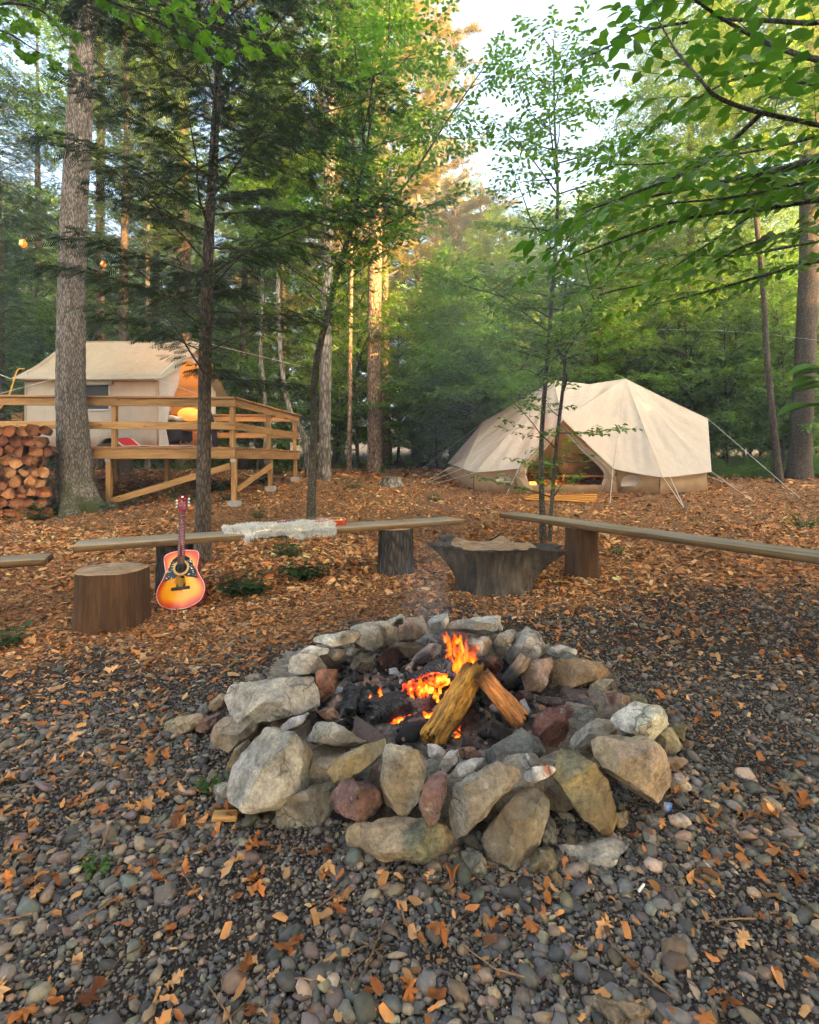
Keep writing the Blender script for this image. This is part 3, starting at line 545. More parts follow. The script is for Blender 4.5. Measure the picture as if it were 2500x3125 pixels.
s = .012*np.exp(.55*rs.standard_normal(n)); cp = np.array([(.015,.014,.014), (.03,.025,.022), (.2,.15,.12), (.3,.27,.25), (.11,.075,.06), (.25,.13,.08)])[rs.choice(6, n, p=[.34,.2,.14,.1,.14,.08])]
inst(mb, *sphere_lo(1), np.stack([px, py, .085+.06*np.exp(-(rad/.4)**2)+0*px], -1), *rand_axes(n, .6), np.stack([s*1.6, s, s*.8], -1), cp, .22)
tag(obj('charcoal_pieces', mb, m_vcol('charcoal', .9, 60), smooth=False), 'black charcoal crumbs and burnt rubble lying on the ash', 'charcoal', kind='stuff')
# ------------------------------------------------------------------ logs in the fire and the flames
def log(name, p0, p1, r0, r1, mat, n=14, seed=0, flat=(), rough=.06, endcol=None, m=40, cols=None):
    """a split log along its own x axis: profile cut by flats (angle, depth); colours per vertex"""
    rs_ = np.random.default_rng(seed); n = n*2; a = np.arange(n)*2*np.pi/n; prof = 1+.03*rs_.standard_normal(n); L = float(np.linalg.norm(np.array(p1)-np.array(p0)))
    for fa, fd in flat: prof = np.minimum(prof, fd/np.maximum(np.cos(a-fa), .05)*(1+.03*rs_.standard_normal(n)))
    u = np.concatenate([[0, 0], np.linspace(0, 1, m), [1, 1]]); k = np.concatenate([[.02, .96], np.ones(m), [.96, .02]])
    rr = (r0+(r1-r0)*u)[:, None]*prof[None]*k[:, None]; v = np.stack([np.repeat(u[:, None]*L, n, 1)+min(.018, .2*r0)*rs_.standard_normal((1, n))*((u > .98)*1.0-(u < .02)*1.0)[:, None], rr*np.cos(a), rr*np.sin(a)], -1).reshape(-1, 3); M_ = len(u)
    i, j = np.meshgrid(np.arange(M_-1), np.arange(n), indexing='ij'); f = np.stack([i*n+j, i*n+(j+1) % n, (i+1)*n+(j+1) % n, (i+1)*n+j], -1).reshape(-1, 4)
    rad = nrm(v*np.array((0, 1, 1))+1e-9); q = np.stack([v[:, 0]*6, v[:, 1]*55, v[:, 2]*55], -1); h = fbm(q, 4, seed); hb_ = fbm(v*14, 3, seed+3); v = v+rad*((h*.5+hb_)*rough*r0*1.6)[:, None]
    uu = v[:, 0]/L; c = cols(uu, h+.4*hb_, rad) if cols else np.full((len(v), 3), .3); mb = MB(); mb.add(v, f, c); me = mb.mesh(name, mat); o = link(name, me, None, p0); d_ = Vector(np.array(p1)-np.array(p0)); o.rotation_euler = d_.to_track_quat('X', 'Z').to_euler(); return o
def lerp(a, b, k): return np.asarray(a)[None]*(1-k[:, None])+np.asarray(b)[None]*k[:, None]
t = NT('split_wood'); v = t.coord('Object', (.16, 1, 1)); n1 = t.noise(v, 85, 6, .7, .8); n2 = t.noise(v, 7, 4)
c = t.mix(1.0, t.attr(), t.ramp(n1, [(.32, .22), (.5, 1.0), (.72, 1.7)]), 'MULTIPLY'); MT['split'] = t.done(t.bsdf(c, .75, t.bump(n1, .8, .012), .25))
t = NT('charred_wood'); v = t.coord('Object'); vo = t.n('TexVoronoi', {'Vector': t.coord('Object', (1, 1, 1)), 'Scale': 38.0}, feature='DISTANCE_TO_EDGE').outputs['Distance']; n1 = t.noise(v, 20, 5)
c = t.mix(t.ramp(t.noise(v, 6, 4), [(.58, 0.0), (.72, .7)]), t.ramp(n1, [(.3, (.008, .008, .009)), (.7, (.035, .033, .034))]), (.28, .26, .25))
MT['char'] = t.done(t.bsdf(c, .6, t.bump(t.ramp(vo, [(0, 0.0), (.12, 1.0)]), .9, .012, t.bump(n1, .6, .01)), .5))
def P3(x, y, z):                                          # point of the photograph at a height z
    Y = (CAMH-z)*F/(y-HY); return np.array(P(x, y, Y))
ycol = lambda u, h, rad: lerp((.60, .29, .05), (.12, .055, .018), np.clip(.25-.9*h, 0, 1))*(1-.75*sstep(.75, 1.0, u))[:, None]
o = log('split_log', P3(1318, 2262, .10), np.array(P(1450, 2046, 2.64)), .064, .062, MT['split'], 14, 4, ((1.2, .72), (2.8, .75), (4.6, .7)), .07, cols=ycol, m=60); tag(o, 'yellow split log standing on end in the flames, propped diagonally', 'log')
ocol = lambda u, h, rad: lerp((.60, .22, .06), (.18, .06, .02), np.clip(.3-.9*h, 0, 1))*(.25+.75*sstep(.02, .25, u))[:, None]
o = log('split_log', P3(1470, 2062, .30), P3(1590, 2202, .12), .052, .06, MT['split'], 12, 9, ((1.6, .6), (4.2, .75)), .08, cols=ocol); tag(o, 'orange split log leaning down to the right of the fire', 'log')
o = log('charred_log', P3(1130, 2170, .12), P3(1440, 2110, .15), .066, .072, MT['char'], 16, 2, ((1.5, .85), (3.2, .8)), .06); tag(o, 'blackened log lying level across the front of the fire', 'log')
o = log('charred_log', P3(1262, 2098, .18), P3(1378, 2045, .25), .075, .09, MT['char'], 16, 12, ((1.2, .8),), .1); tag(o, 'thick charred log glowing underneath at the back of the fire', 'log')
o = log('charred_stick', P3(1535, 2085, .16), P3(1605, 2012, .26), .028, .04, MT['split'], 9, 22, (), .08, cols=lambda u, h, rad: lerp((.02, .02, .02), (.22, .15, .1), sstep(.35, .75, u))); tag(o, 'half burnt stick leaning on the stones right of the fire', 'stick')
o = log('charred_chunk', P3(1070, 2115, .12), P3(1062, 2190, .10), .05, .04, MT['char'], 10, 31, (), .12); tag(o, 'short burnt log end at the left edge of the ash', 'log')
o = log('charred_chunk', P3(1560, 2300, .06), P3(1660, 2285, .08), .04, .045, MT['char'], 10, 37, (), .12); tag(o, 'burnt branch lying on the ash behind the front stones', 'log')
o = log('charred_chunk', P3(1240, 2215, .06), P3(1400, 2240, .05), .045, .045, MT['char'], 10, 41, (), .12); tag(o, 'burnt log remains low under the yellow log', 'log')
# glowing embers
t = NT('ember'); n = t.noise(t.coord('Object'), 22, 4, .6); k = t.ramp(n, [(.4, 0.0), (.62, 1.0)])
MT['ember'] = t.done(t.bsdf((.02, .015, .012), .9, **{'Emission Color': t.ramp(n, [(.45, (1.0, .03, .004)), (.62, (1.0, .16, .015)), (.75, (1.0, .42, .07))]), 'Emission Strength': t.math('MULTIPLY', k, .9)}))
def lump(name, c, s, mat, seed, amp=.22, sph=SPH3):
    v = sph[0]*np.asarray(s); h = fbm(sph[0]*2.3, 4, seed); v = v*(1+amp*h[:, None]); mb = MB(); mb.add(v, sph[1]); return link(name, mb.mesh(name, mat), None, c)
for k, (x, y, z, s, lab) in enumerate([(1275, 2108, .19, (.075, .05, .055), 'glowing red ember bed at the left of the charred log'), (1330, 2075, .24, (.07, .035, .035), 'red ember glowing between the charred logs'), (1385, 2258, .04, (.035, .04, .04), 'glowing ember at the foot of the yellow log'), (1290, 2190, .09, (.09, .05, .02), 'bright ember strip beneath the level black log'), (1215, 2200, .08, (.04, .03, .02), 'small dull red ember in the ash')]):
    tag(lump('ember', P3(x, y, z), s, MT['ember'], k*3.1), lab, 'ember', 'embers in the fire')
t = NT('flame'); a = t.n('SeparateColor', {0: t.attr()}); n = t.noise(t.coord('Object', (1, 1, .35)), 26, 3, .5, .6)
hgt = a.outputs[0]; edge = a.outputs[1]
dens = t.math('MULTIPLY', edge, t.ramp(n, [(.36, .03), (.66, .8)]))
em = t.n('Emission', {'Color': t.ramp(t.math('ADD', hgt, t.math('MULTIPLY', t.math('SUBTRACT', n, .5), -.8)), [(0.0, (1.0, .27, .03)), (.35, (1.0, .13, .012)), (.8, (1.0, .045, .004)), (1.0, (.8, .02, .002))]), 'Strength': .55}).outputs[0]
MT['flame'] = t.done(t.n('MixShader', {0: dens, 1: t.n('BsdfTransparent').outputs[0], 2: em}).outputs[0])
fire = thing('campfire_flames', 'orange flames licking up behind the yellow log', 'flames', P3(1400, 2090, .2))
rs = np.random.default_rng(3)
def flame(x, y, z, h, w, k):
    w = w*.72; h = h*.66
    b = P3(x, y, z); m, n = 18, 12; u = np.linspace(0, 1, m); rad = w*(np.sin(np.pi*np.clip(u*.92+.06, 0, 1)**.62))*(1-u**3)+.0008
    sw = np.stack([.25*w*np.sin(u*5+k)*u*2+rs.uniform(-.5, .5)*h*u**2*.5, .2*w*np.cos(u*4+k*2)*u*2, u*h], -1)
    v, f = tube(b+sw, rad, n, False); v = v+np.repeat(rs.standard_normal((m, 1, 3))*.0025, n, 1).reshape(-1, 3); uu = np.repeat(u, n); e = np.clip(np.minimum(uu*6, (1-uu)*1.7+.15), 0, 1)*.8
    mb = MB(); mb.add(v-np.array(fire.location), f, np.stack([uu, e, 0*uu], -1)); link('flame', mb.mesh('flame', MT['flame']), fire, fire.location)
for k, (x, y, z, h, w) in enumerate([(1382, 2055, .25, .17, .022), (1398, 2048, .26, .22, .028), (1415, 2050, .26, .19, .024), (1432, 2040, .28, .2, .02), (1445, 2030, .3, .16, .014), (1390, 2070, .22, .16, .02), (1368, 1990, .33, .12, .016), (1358, 1965, .36, .09, .012), (1372, 1975, .36, .13, .012), (1395, 1968, .37, .08, .012), (1405, 1960, .37, .07, .009), (1328, 2135, .18, .1, .012), (1342, 2120, .19, .09, .01), (1265, 2130, .17, .09, .014), (1285, 2110, .2, .12, .013), (1240, 2125, .17, .06, .008), (1158, 2120, .18, .05, .006), (1130, 2135, .17, .04, .005), (1280, 2192, .08, .05, .016), (1310, 2185, .08, .06, .02), (1388, 2265, .04, .08, .016), (1460, 1985, .36, .05, .006), (1375, 2030, .28, .24, .013), (1405, 2035, .28, .27, .012), (1422, 2030, .3, .24, .012), (1440, 2045, .27, .17, .01), (1452, 2030, .3, .12, .008), (1360, 2040, .27, .15, .009), (1412, 2000, .33, .2, .009), (1388, 2010, .32, .22, .009), (1300, 2115, .19, .1, .008), (1255, 2140, .16, .1, .007), (1275, 2120, .18, .15, .007), (1335, 2150, .15, .13, .008), (1295, 2195, .07, .07, .012), (1325, 2190, .07, .06, .01), (1270, 2200, .07, .05, .01), (1380, 2275, .03, .1, .009), (1398, 2255, .04, .09, .008), (1162, 2130, .17, .09, .005)]):
    flame(x, y, z, h, w, k)
# ------------------------------------------------------------------ cloth patches
def tri_patch(mb, a, b, c, n=14, sag=0.06, inward=None, col=(1, 1, 1), wr=0.012, seed=0.0):
    a, b, c = (np.array(q, float) for q in (a, b, c)); idx = {}; v = []; bc = []
    for i in range(n+1):
        for j in range(n+1-i):
            u, w = i/n, j/n; idx[i, j] = len(v); v.append(a*(1-u-w)+b*u+c*w); bc.append(27*u*w*(1-u-w))
    v = np.array(v); bc = np.array(bc); nn = nrm(np.cross(b-a, c-a))
    if inward is not None and nn@np.array(inward) < 0: nn = -nn
    dr = nrm((b+c)/2-a); sd = np.cross(nn, dr); along = (v-a)@sd
    h = np.array([mn.noise(Vector((al*5.5+seed, (q@dr)*.7, seed))) for al, q in zip(along, v-a)])
    v = v+nn*(bc*sag+np.minimum(bc*2, 1)*h*wr*3.6)[:, None]
    f = []
    for i in range(n):
        for j in range(n-i):
            f.append((idx[i, j], idx[i+1, j], idx[i, j+1]))
            if i+j < n-1: f.append((idx[i+1, j], idx[i+1, j+1], idx[i, j+1]))
    mb.add(v, np.array(f), col)
def quad_patch(mb, a, b, c, d, nu=16, nv=10, bulge=0.0, wr=0.015, freq=7.0, seed=0.0, col=(1, 1, 1), outw=None):
    """a-b along the top, d-c along the foot"""
    a, b, c, d = (np.array(q, float) for q in (a, b, c, d)); U, V = np.meshgrid(np.linspace(0, 1, nu), np.linspace(0, 1, nv), indexing='ij')
    U = U.ravel()[:, None]; V = V.ravel()[:, None]; v = (a*(1-U)+b*U)*(1-V)+(d*(1-U)+c*U)*V; nn = nrm(np.cross(b-a, d-a))
    if outw is not None and nn@np.array(outw) < 0: nn = -nn
    L = np.linalg.norm(b-a); h = np.array([mn.noise(Vector((u*L*freq/3+seed+v_*1.2, v_*1.3, seed))) for u, v_ in zip(U[:, 0], V[:, 0])])
    e = np.sin(np.pi*np.clip(V[:, 0], 0, 1)); v = v+nn*(bulge*e+wr*h*2*np.minimum(1, V[:, 0]*4))[:, None]
    i, j = np.meshgrid(np.arange(nu-1), np.arange(nv-1), indexing='ij'); mb.add(v, np.stack([i*nv+j, (i+1)*nv+j, (i+1)*nv+j+1, i*nv+j+1], -1).reshape(-1, 4), col)
def rope(name, pts, r, mat, parent, sagz=0.0):
    p = bez(pts, 16) if len(pts) > 2 else bez([pts[0], (np.array(pts[0])+np.array(pts[1]))/2-np.array((0, 0, sagz)), pts[1]], 16)
    mb = MB(); v, f = tube(p, r, 5); 
    if parent is None: org = p[0]; mb.add(v-org, f); return link(name, mb.mesh(name, mat), None, org)
    mb.add(v, f); return link(name, mb.mesh(name, mat), parent)
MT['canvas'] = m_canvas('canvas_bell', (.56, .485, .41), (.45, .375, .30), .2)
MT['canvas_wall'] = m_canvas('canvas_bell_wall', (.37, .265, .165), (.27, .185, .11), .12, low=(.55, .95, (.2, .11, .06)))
MT['canvas_w'] = m_canvas('canvas_wall_tent', (.48, .43, .36), (.38, .31, .22), .22, low=(1.55, 1.95, (.28, .13, .065)))
MT['canvas_r'] = m_canvas('canvas_roof', (.44, .37, .27), (.34, .26, .16), .25)
MT['flapw'] = m_canvas('canvas_flap', (.58, .56, .55), (.48, .46, .44), .2)
MT['mesh_net'] = m_plain('insect_mesh', (.36, .31, .28), .9, amp=.1)
MT['dark_net'] = m_plain('dark_window_mesh', (.012, .013, .016), .5, amp=.3)
MT['cord'] = m_plain('white_cord', (.62, .58, .52), .8, amp=.1); MT['yellow_cord'] = m_plain('yellow_cable', (.62, .30, .03), .5)
MT['black_metal'] = m_plain('black_metal', (.018, .02, .022), .45, .5); MT['steel'] = m_plain('galvanised', (.35, .36, .37), .45, .5, .7)
MT['pine_wood'] = m_wood('deck_timber', (.20, .10, .034), (.36, .19, .066), (.46, .26, .10), (1.3, 16, 16))
MT['deck_edge'] = m_wood('deck_board', (.20, .09, .035), (.32, .155, .06), (.40, .21, .085), (1.3, 16, 16), knots=False)
MT['block'] = m_plain('concrete', (.30, .29, .28), .95, nscale=40, amp=.3, bump=.5)
MT['stake'] = m_plain('stake', (.25, .18, .11), .8)
# ------------------------------------------------------------------ the bell tent on the right
bt = thing('bell_tent', 'wide cream canvas bell tent with an open triangular door', 'tent', (4.2, 12.2, tz(4.2, 12.2)))
K = dict(E1=P(1412, 1429, 13.2), E2=P(1452, 1441, 12.5), E3=P(1584, 1429, 12.0), A=P(1718, 1280, 12.5), E4=P(1871, 1431, 11.9), E5=P(2022, 1457, 11.7), E6=P(2172, 1439, 12.5),
         CR=P(2161, 1278, 14.2), CL=P(1475, 1288, 14.6), P1=P(1690, 1160, 14.1), P2=P(1909, 1156, 14.1))
K = {k: np.array(v) for k, v in K.items()}
back = lambda q, y=16.4: np.array((q[0]+.05*(q[0]-4.2), y, q[2]))
IN = (0, 1, -.6)
mb = MB()
ridge = (K['P1']+K['P2'])/2-np.array((0, 0, .12))
for s, (a, b, c, sg) in enumerate([('P1', 'CL', 'E1', .10), ('P1', 'E1', 'E2', .06), ('P1', 'E2', 'E3', .12), ('P1', 'E3', 'A', .08), ('P2', 'A', 'E4', .10), ('P2', 'E4', 'E5', .14), ('P2', 'E5', 'E6', .16), ('P2', 'E6', 'CR', .14)]):
    tri_patch(mb, K[a], K[b], K[c], 18, sg*.5, IN, seed=s*3.3, wr=.02)
tri_patch(mb, K['A'], K['P1'], ridge, 10, .03, IN); tri_patch(mb, K['A'], ridge, K['P2'], 10, .03, IN)
B1, B2, B3 = back(K['E1']), back((K['E3']+K['E4'])/2), back(K['E6']); B1[2] = K['E1'][2]+.1
OUTB = (0, -1, -.5)
for a, b, c in ((K['P1'], K['CL'], B1), (K['P1'], B1, B2), (K['P2'], B2, B3), (K['P2'], B3, K['CR']), (B2, K['P1'], ridge), (B2, ridge, K['P2'])): tri_patch(mb, a, b, c, 10, .08, OUTB)
tri_patch(mb, K['CL'], K['E1'], B1, 10, .03, (1, 0, 0)); tri_patch(mb, K['CR'], K['E6'], B3, 10, .03, (-1, 0, 0))
can = obj('canopy', mb, MT['canvas'], bt)
mb = MB()                                                 # reinforced hem and seams standing proud of the cloth
def strip(mb, a, b, w, off): 
    a = np.array(a); b = np.array(b); v, f = tube(bez([a+np.array(off), (a+b)/2+np.array(off)-np.array((0, 0, .012)), b+np.array(off)], 10), w, 4); mb.add(v, f)
for a, b in (('E1', 'E2'), ('E2', 'E3'), ('E4', 'E5'), ('E5', 'E6'), ('E3', 'A'), ('A', 'E4')): strip(mb, K[a], K[b], .010, (0, -.01, 0))
obj('hem', mb, MT['canvas'], can)
for a, b in (('P2', 'E5'), ('P2', 'CR'), ('P1', 'CL'), ('P2', 'E4'), ('P1', 'E2')):
    mb = MB(); strip(mb, K[a], K[b], .0035, (0, -.012, .004)); obj('seam', mb, MT['canvas'], can)
def gz(q): return np.array((q[0], q[1], tz(q[0], q[1])-.02))
ins = lambda q, d=.16: np.array(q)+np.array((.0, d, .02))
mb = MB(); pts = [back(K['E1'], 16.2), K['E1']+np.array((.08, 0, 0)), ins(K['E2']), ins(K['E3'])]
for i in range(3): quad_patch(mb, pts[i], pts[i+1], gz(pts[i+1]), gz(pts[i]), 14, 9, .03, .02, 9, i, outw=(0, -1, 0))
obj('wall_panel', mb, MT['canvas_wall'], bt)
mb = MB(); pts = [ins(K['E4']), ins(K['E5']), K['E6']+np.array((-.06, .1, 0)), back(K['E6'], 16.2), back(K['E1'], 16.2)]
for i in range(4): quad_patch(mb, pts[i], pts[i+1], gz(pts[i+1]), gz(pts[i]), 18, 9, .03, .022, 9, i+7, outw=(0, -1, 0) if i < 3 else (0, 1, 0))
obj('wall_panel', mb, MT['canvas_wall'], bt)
for x0, x1, Yw, yt, yb in ((1512, 1562, 12.2, 1445, 1472), (1893, 1962, 11.98, 1449, 1484)):          # mesh windows in the low wall
    mb = MB(); aa = np.linspace(0, np.pi, 14); c = P((x0+x1)/2, yb, Yw-.07); rx = (x1-x0)/2/F*Yw; rz = (yb-yt)/F*Yw
    ring_ = [np.array(c)+np.array((rx*math.cos(a), .0, rz*math.sin(a)**.8)) for a in aa]; ring2 = [q+np.array((0, .012, 0)) for q in ring_]
    mb.add(np.array(ring_+ring2), {14: [list(range(14)), list(range(27, 13, -1))], 4: [(i, (i+1) % 14, 14+(i+1) % 14, 14+i) for i in range(14)]}); w = obj('window', mb, MT['mesh_net'], bt, False)
    mb = MB(); v, f = tube(np.array(ring_)+np.array((0, -.004, 0)), .012, 5); mb.add(v, f); link('window_binding', mb.mesh('window_binding', MT['canvas_wall']), w)
# door: gathered curtains on both edges, low sill strip, groundsheet
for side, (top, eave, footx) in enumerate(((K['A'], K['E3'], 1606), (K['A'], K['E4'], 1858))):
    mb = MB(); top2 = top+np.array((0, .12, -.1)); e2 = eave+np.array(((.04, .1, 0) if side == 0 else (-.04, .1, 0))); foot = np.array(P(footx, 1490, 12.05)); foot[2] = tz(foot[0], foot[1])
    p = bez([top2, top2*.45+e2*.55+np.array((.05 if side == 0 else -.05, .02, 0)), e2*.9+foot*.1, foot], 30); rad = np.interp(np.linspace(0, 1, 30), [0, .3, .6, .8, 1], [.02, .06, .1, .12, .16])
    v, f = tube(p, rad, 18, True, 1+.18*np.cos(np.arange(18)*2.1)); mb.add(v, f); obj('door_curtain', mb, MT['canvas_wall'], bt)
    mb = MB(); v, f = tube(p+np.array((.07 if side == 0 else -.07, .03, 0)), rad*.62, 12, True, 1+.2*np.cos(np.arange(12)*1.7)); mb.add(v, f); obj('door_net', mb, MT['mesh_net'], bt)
mb = MB(); a = np.array(P(1606, 1480, 12.1)); b = np.array(P(1858, 1480, 12.05)); quad_patch(mb, a, b, gz(b), gz(a), 24, 4, .02, .012, 20, 3, outw=(0, -1, 0)); obj('door_sill', mb, MT['canvas_wall'], bt)
mb = MB(); gp = [(1.4, 12.9), (3.0, 12.2), (6.0, 12.0), (6.7, 12.9), (6.7, 16), (1.5, 16)]; mb.add([(x, y, tz(x, y)+.03) for x, y in gp]+[(x, y, tz(x, y)-.01) for x, y in gp], {6: [[0, 1, 2, 3, 4, 5], [11, 10, 9, 8, 7, 6]], 4: [(i, (i+1) % 6, 6+(i+1) % 6, 6+i) for i in range(6)]}); obj('groundsheet', mb, m_plain('groundsheet', (.05, .045, .045), .8), bt, False)
for q in ('P1', 'P2'):
    mb = MB(); p = K[q]; v, f = tube([(p[0], p[1], tz(p[0], p[1])), p+np.array((0, 0, -.02))], .025, 10); mb.add(v, f); obj('tent_pole', mb, MT['steel'], bt)
mb = MB(); v, f = tube(bez([K['P2']+np.array((-.02, -.1, -.3)), K['P2']+np.array((.02, -.2, -.36)), K['P2']+np.array((.16, -.12, -.42))], 8), .05, 8); mb.add(v, f); obj('vent', mb, m_plain('vent', (.25, .12, .06), .9), bt)
for a, b in ((K['E3'], (1545, 1515)), (K['E4'], (1862, 1542)), (K['E5']+np.array((.02, 0, 0)), (2086, 1552)), (K['E5']+np.array((.16, 0, .02)), (2088, 1553)), (K['E6'], (2302, 1537)), (K['E6']+np.array((0, .8, 0)), (2265, 1495)), (K['CR'], (2440, 1523)), (K['E1'], (1300, 1478)), (K['E2'], (1325, 1482)), (K['CL'], (1290, 1432)), (np.array(P(1545, 1330, 13.0)), (1290, 1478))):
    g_ = np.array(G(*b)); rope('guy_rope', [a, g_+np.array((0, 0, .03))], .0055, MT['cord'], bt)
    mb = MB(); v, f = tube([g_+np.array((0, 0, -.05)), g_+np.array((.02, -.04, .1))], .012, 6); mb.add(v, f); obj('stake', mb, MT['stake'], bt)
# rust stains at two corners are streaks of cloth stiffened with dirt: thin raised patches
MT['rust'] = m_plain('rust_stain', (.20, .07, .03), .9, amp=.4)
# furniture inside the bell tent
MT['blanket_dark'] = m_plain('dark_blanket', (.022, .024, .032), .95, nscale=60, amp=.3, bump=.4); MT['bed_wood'] = m_wood('bed_frame_wood', (.2, .1, .04), (.33, .18, .08), (.4, .24, .1))
bx = tz(4.6, 14); bed = thing('daybed', 'low daybed with dark blankets inside the bell tent', 'bed', (4.6, 13.7, bx))
zb = CAMH-(1452-HY)/F*13.4
for y_ in (13.3, 14.3): board('bed_rail', (3.7, y_, zb), (5.7, y_, zb), .04, .05, MT['bed_wood'], bed)
for x_ in (3.75, 5.05, 5.65):
    for y_ in (13.3, 14.3): board('leg', (x_, y_, tz(x_, y_)+.02), (x_, y_, zb-.025), .045, .045, MT['bed_wood'], bed, up=(0, 1, 0))
def pad(name, c, dims, mat, parent, seed=0, amp=.06, pw_=4.0, rot=None):
    d = SPH3[0]; r = (np.abs(d)**pw_).sum(1)**(-1/pw_); v = d*r[:, None]*np.array(dims)/2; v = v*(1+amp*fbm(d*1.8, 3, seed))[:, None]; mb = MB(); mb.add(v, SPH3[1]); o = link(name, mb.mesh(name, mat), parent, c)
    if rot is not None: o.rotation_euler = rot
    return o
pad('mattress', (4.72, 13.8, zb+.17), (2.05, 1.1, .34), MT['blanket_dark'], bed, 1, .04, 8)
o = pad('blanket_roll', (5.1, 13.6, zb+.38), (1.0, .8, .16), m_plain('teal_blanket', (.018, .028, .03), .95, amp=.3), bed, 2, .05, 5)
for c, dm, mt, lab, rt in (((4.2, 13.75, zb+.46), (.62, .42, .2), (.035, .03, .032), 'dark plum pillow lying on the daybed', (0, .1, .1)), ((4.62, 13.85, zb+.58), (.14, .5, .48), (.30, .17, .10), 'tan striped pillow propped on the daybed', (0, -.5, .2))):
    tag(pad('pillow', c, dm, m_plain('pillow_'+lab[:4], mt, .9, bump=.3), None, 4, .06, 3, rt), lab, 'pillow', 'pillows in the bell tent')
t = NT('lamp_glow'); MT['glow'] = t.done(t.n('Emission', {'Color': (1.0, .33, .06, 1), 'Strength': .7}).outputs[0])
lamp = thing('floor_lantern', 'small glowing orange lantern just inside the bell tent door', 'lantern', P(1626, 1476, 12.6))
link('glow_bulb', pad('glow_bulb', (0, 0, 0), (.16, .1, .09), MT['glow'], None, 1).data, lamp, lamp.location)
bpy.data.objects.remove([o for o in C.objects if o.name.startswith('glow_bulb') and o.parent is None][0])
mb = MB(); v, f = tube([np.array(lamp.location)+np.array((0, 0, -.1)), np.array(lamp.location)+np.array((0, 0, -.04))], .05, 10); mb.add(v, f); obj('base', mb, MT['black_metal'], lamp)
ld = bpy.data.lights.new('lantern_light', 'POINT'); ld.energy = 9; ld.color = (1, .36, .08); ld.shadow_soft_size = .12; lo = bpy.data.objects.new('lantern_light', ld); C.objects.link(lo); lo.location = P(1700, 1400, 13.0); lo.parent = lamp; lo.matrix_parent_inverse = Matrix.Translation(lamp.location).inverted()
# striped rug before the door
rc = [np.array(G(1630, 1512)), np.array(G(1825, 1510)), np.array(G(1818, 1534)), np.array(G(1600, 1528))]
mb = MB(); nu, nv = 60, 30; Uq, Vq = np.meshgrid(np.linspace(0, 1, nu), np.linspace(0, 1, nv), indexing='ij'); U1 = Uq.ravel()[:, None]; V1 = Vq.ravel()[:, None]
v = (rc[0]*(1-U1)+rc[1]*U1)*(1-V1)+(rc[3]*(1-U1)+rc[2]*U1)*V1; v[:, 2] = ter(v[:, 0], v[:, 1])+.035+.012*np.sin(U1[:, 0]*9+V1[:, 0]*3); st = np.sin(V1[:, 0]*5*2*np.pi) > .45
i, j = np.meshgrid(np.arange(nu-1), np.arange(nv-1), indexing='ij'); mb.add(v, np.stack([i*nv+j, (i+1)*nv+j, (i+1)*nv+j+1, i*nv+j+1], -1).reshape(-1, 4), np.where(st[:, None], (.03, .02, .018), (.58, .25, .03)))
o = obj('striped_rug', mb, m_vcol('rug', .95, 120, (.7, 1.2), .5)); md = o.modifiers.new('thick', 'SOLIDIFY'); md.thickness = .015; md.offset = 1; tag(o, 'orange and black striped rug at the bell tent door', 'rug')
# ------------------------------------------------------------------ the timber deck
c0 = np.array((-3.31, 10.35)); u2 = nrm(np.array((-.996, -.075))); v2 = nrm(np.array((.1007, .995))); DZ = 1.56
def D(a, b, z): q = c0+u2*a+v2*b; return np.array((q[0], q[1], z))
LF, LS = 7.2, 4.1
deck = thing('timber_deck', 'raised honey coloured timber deck with board railings', 'deck', (c0[0], c0[1], tz(*c0)))
nb = 30
for k in range(nb):
    b0 = -.03+(LS+.06)*k/nb; board('deck_board', D(-.03, b0+.068, DZ-.017), D(LF, b0+.068, DZ-.017), .13, .034, MT['deck_edge'], deck, bev=.004)
for a, b in ((D(.0, .02, DZ-.13), D(LF, .02, DZ-.13)), (D(.02, .06, DZ-.13), D(.02, LS-.02, DZ-.13)), (D(0, LS-.02, DZ-.13), D(LF, LS-.02, DZ-.13))): board('rim_joist', a, b, .04, .185, MT['pine_wood'], deck)
for k in range(1, 12): board('joist', D(k*.6, .08, DZ-.13), D(k*.6, LS-.08, DZ-.13), .04, .18, MT['pine_wood'], deck)
def post(a, b, z0, z1, w=.092): return board('post', D(a, b, z0), D(a, b, z1), w, w, MT['pine_wood'], deck, up=(0, 1, 0))
for a, b in ((.05, .09), (2.35, .09), (4.7, .09), (6.9, .09), (.09, 2.15), (.09, 4.0), (2.4, 2.2), (4.6, 2.2), (2.4, 4.0), (4.6, 4.0)):
    q = D(a, b, 0); z0 = tz(q[0], q[1]); post(a, b, z0+.06, DZ-.225)
    if (a, b) in ((.05, .09), (.09, 2.15), (.09, 4.0), (2.35, .09)):
        board('footing_block', (q[0], q[1], z0-.06), (q[0], q[1], z0+.11), .22, .22, MT['block'], deck, up=(0, 1, 0), bev=.015); 
        if b < 3: board('bracket', D(a, b-.052, DZ-.28), D(a, b-.052, DZ-.16), .1, .006, MT['steel'], deck, up=(0, 1, 0), bev=0)
RZ = DZ+.95
for a, b in ((.08, .09), (2.25, .09), (4.4, .09), (6.6, .09), (.09, 2.05), (.09, 3.95), (2.3, 3.98), (4.6, 3.98), (6.9, 3.98)): post(a, b, DZ, RZ-.04, .088)
def rail(p, q, parent=deck):
    n_ = np.array(p[:2])-np.array(q[:2])
    for z, h in ((RZ-.115, .145), (DZ+.40, .14)): board('rail', (p[0], p[1], z), (q[0], q[1], z), .038, h, MT['pine_wood'], parent)
    board('rail_cap', (p[0], p[1], RZ-.02), (q[0], q[1], RZ-.02), .13, .036, MT['deck_edge'], parent)
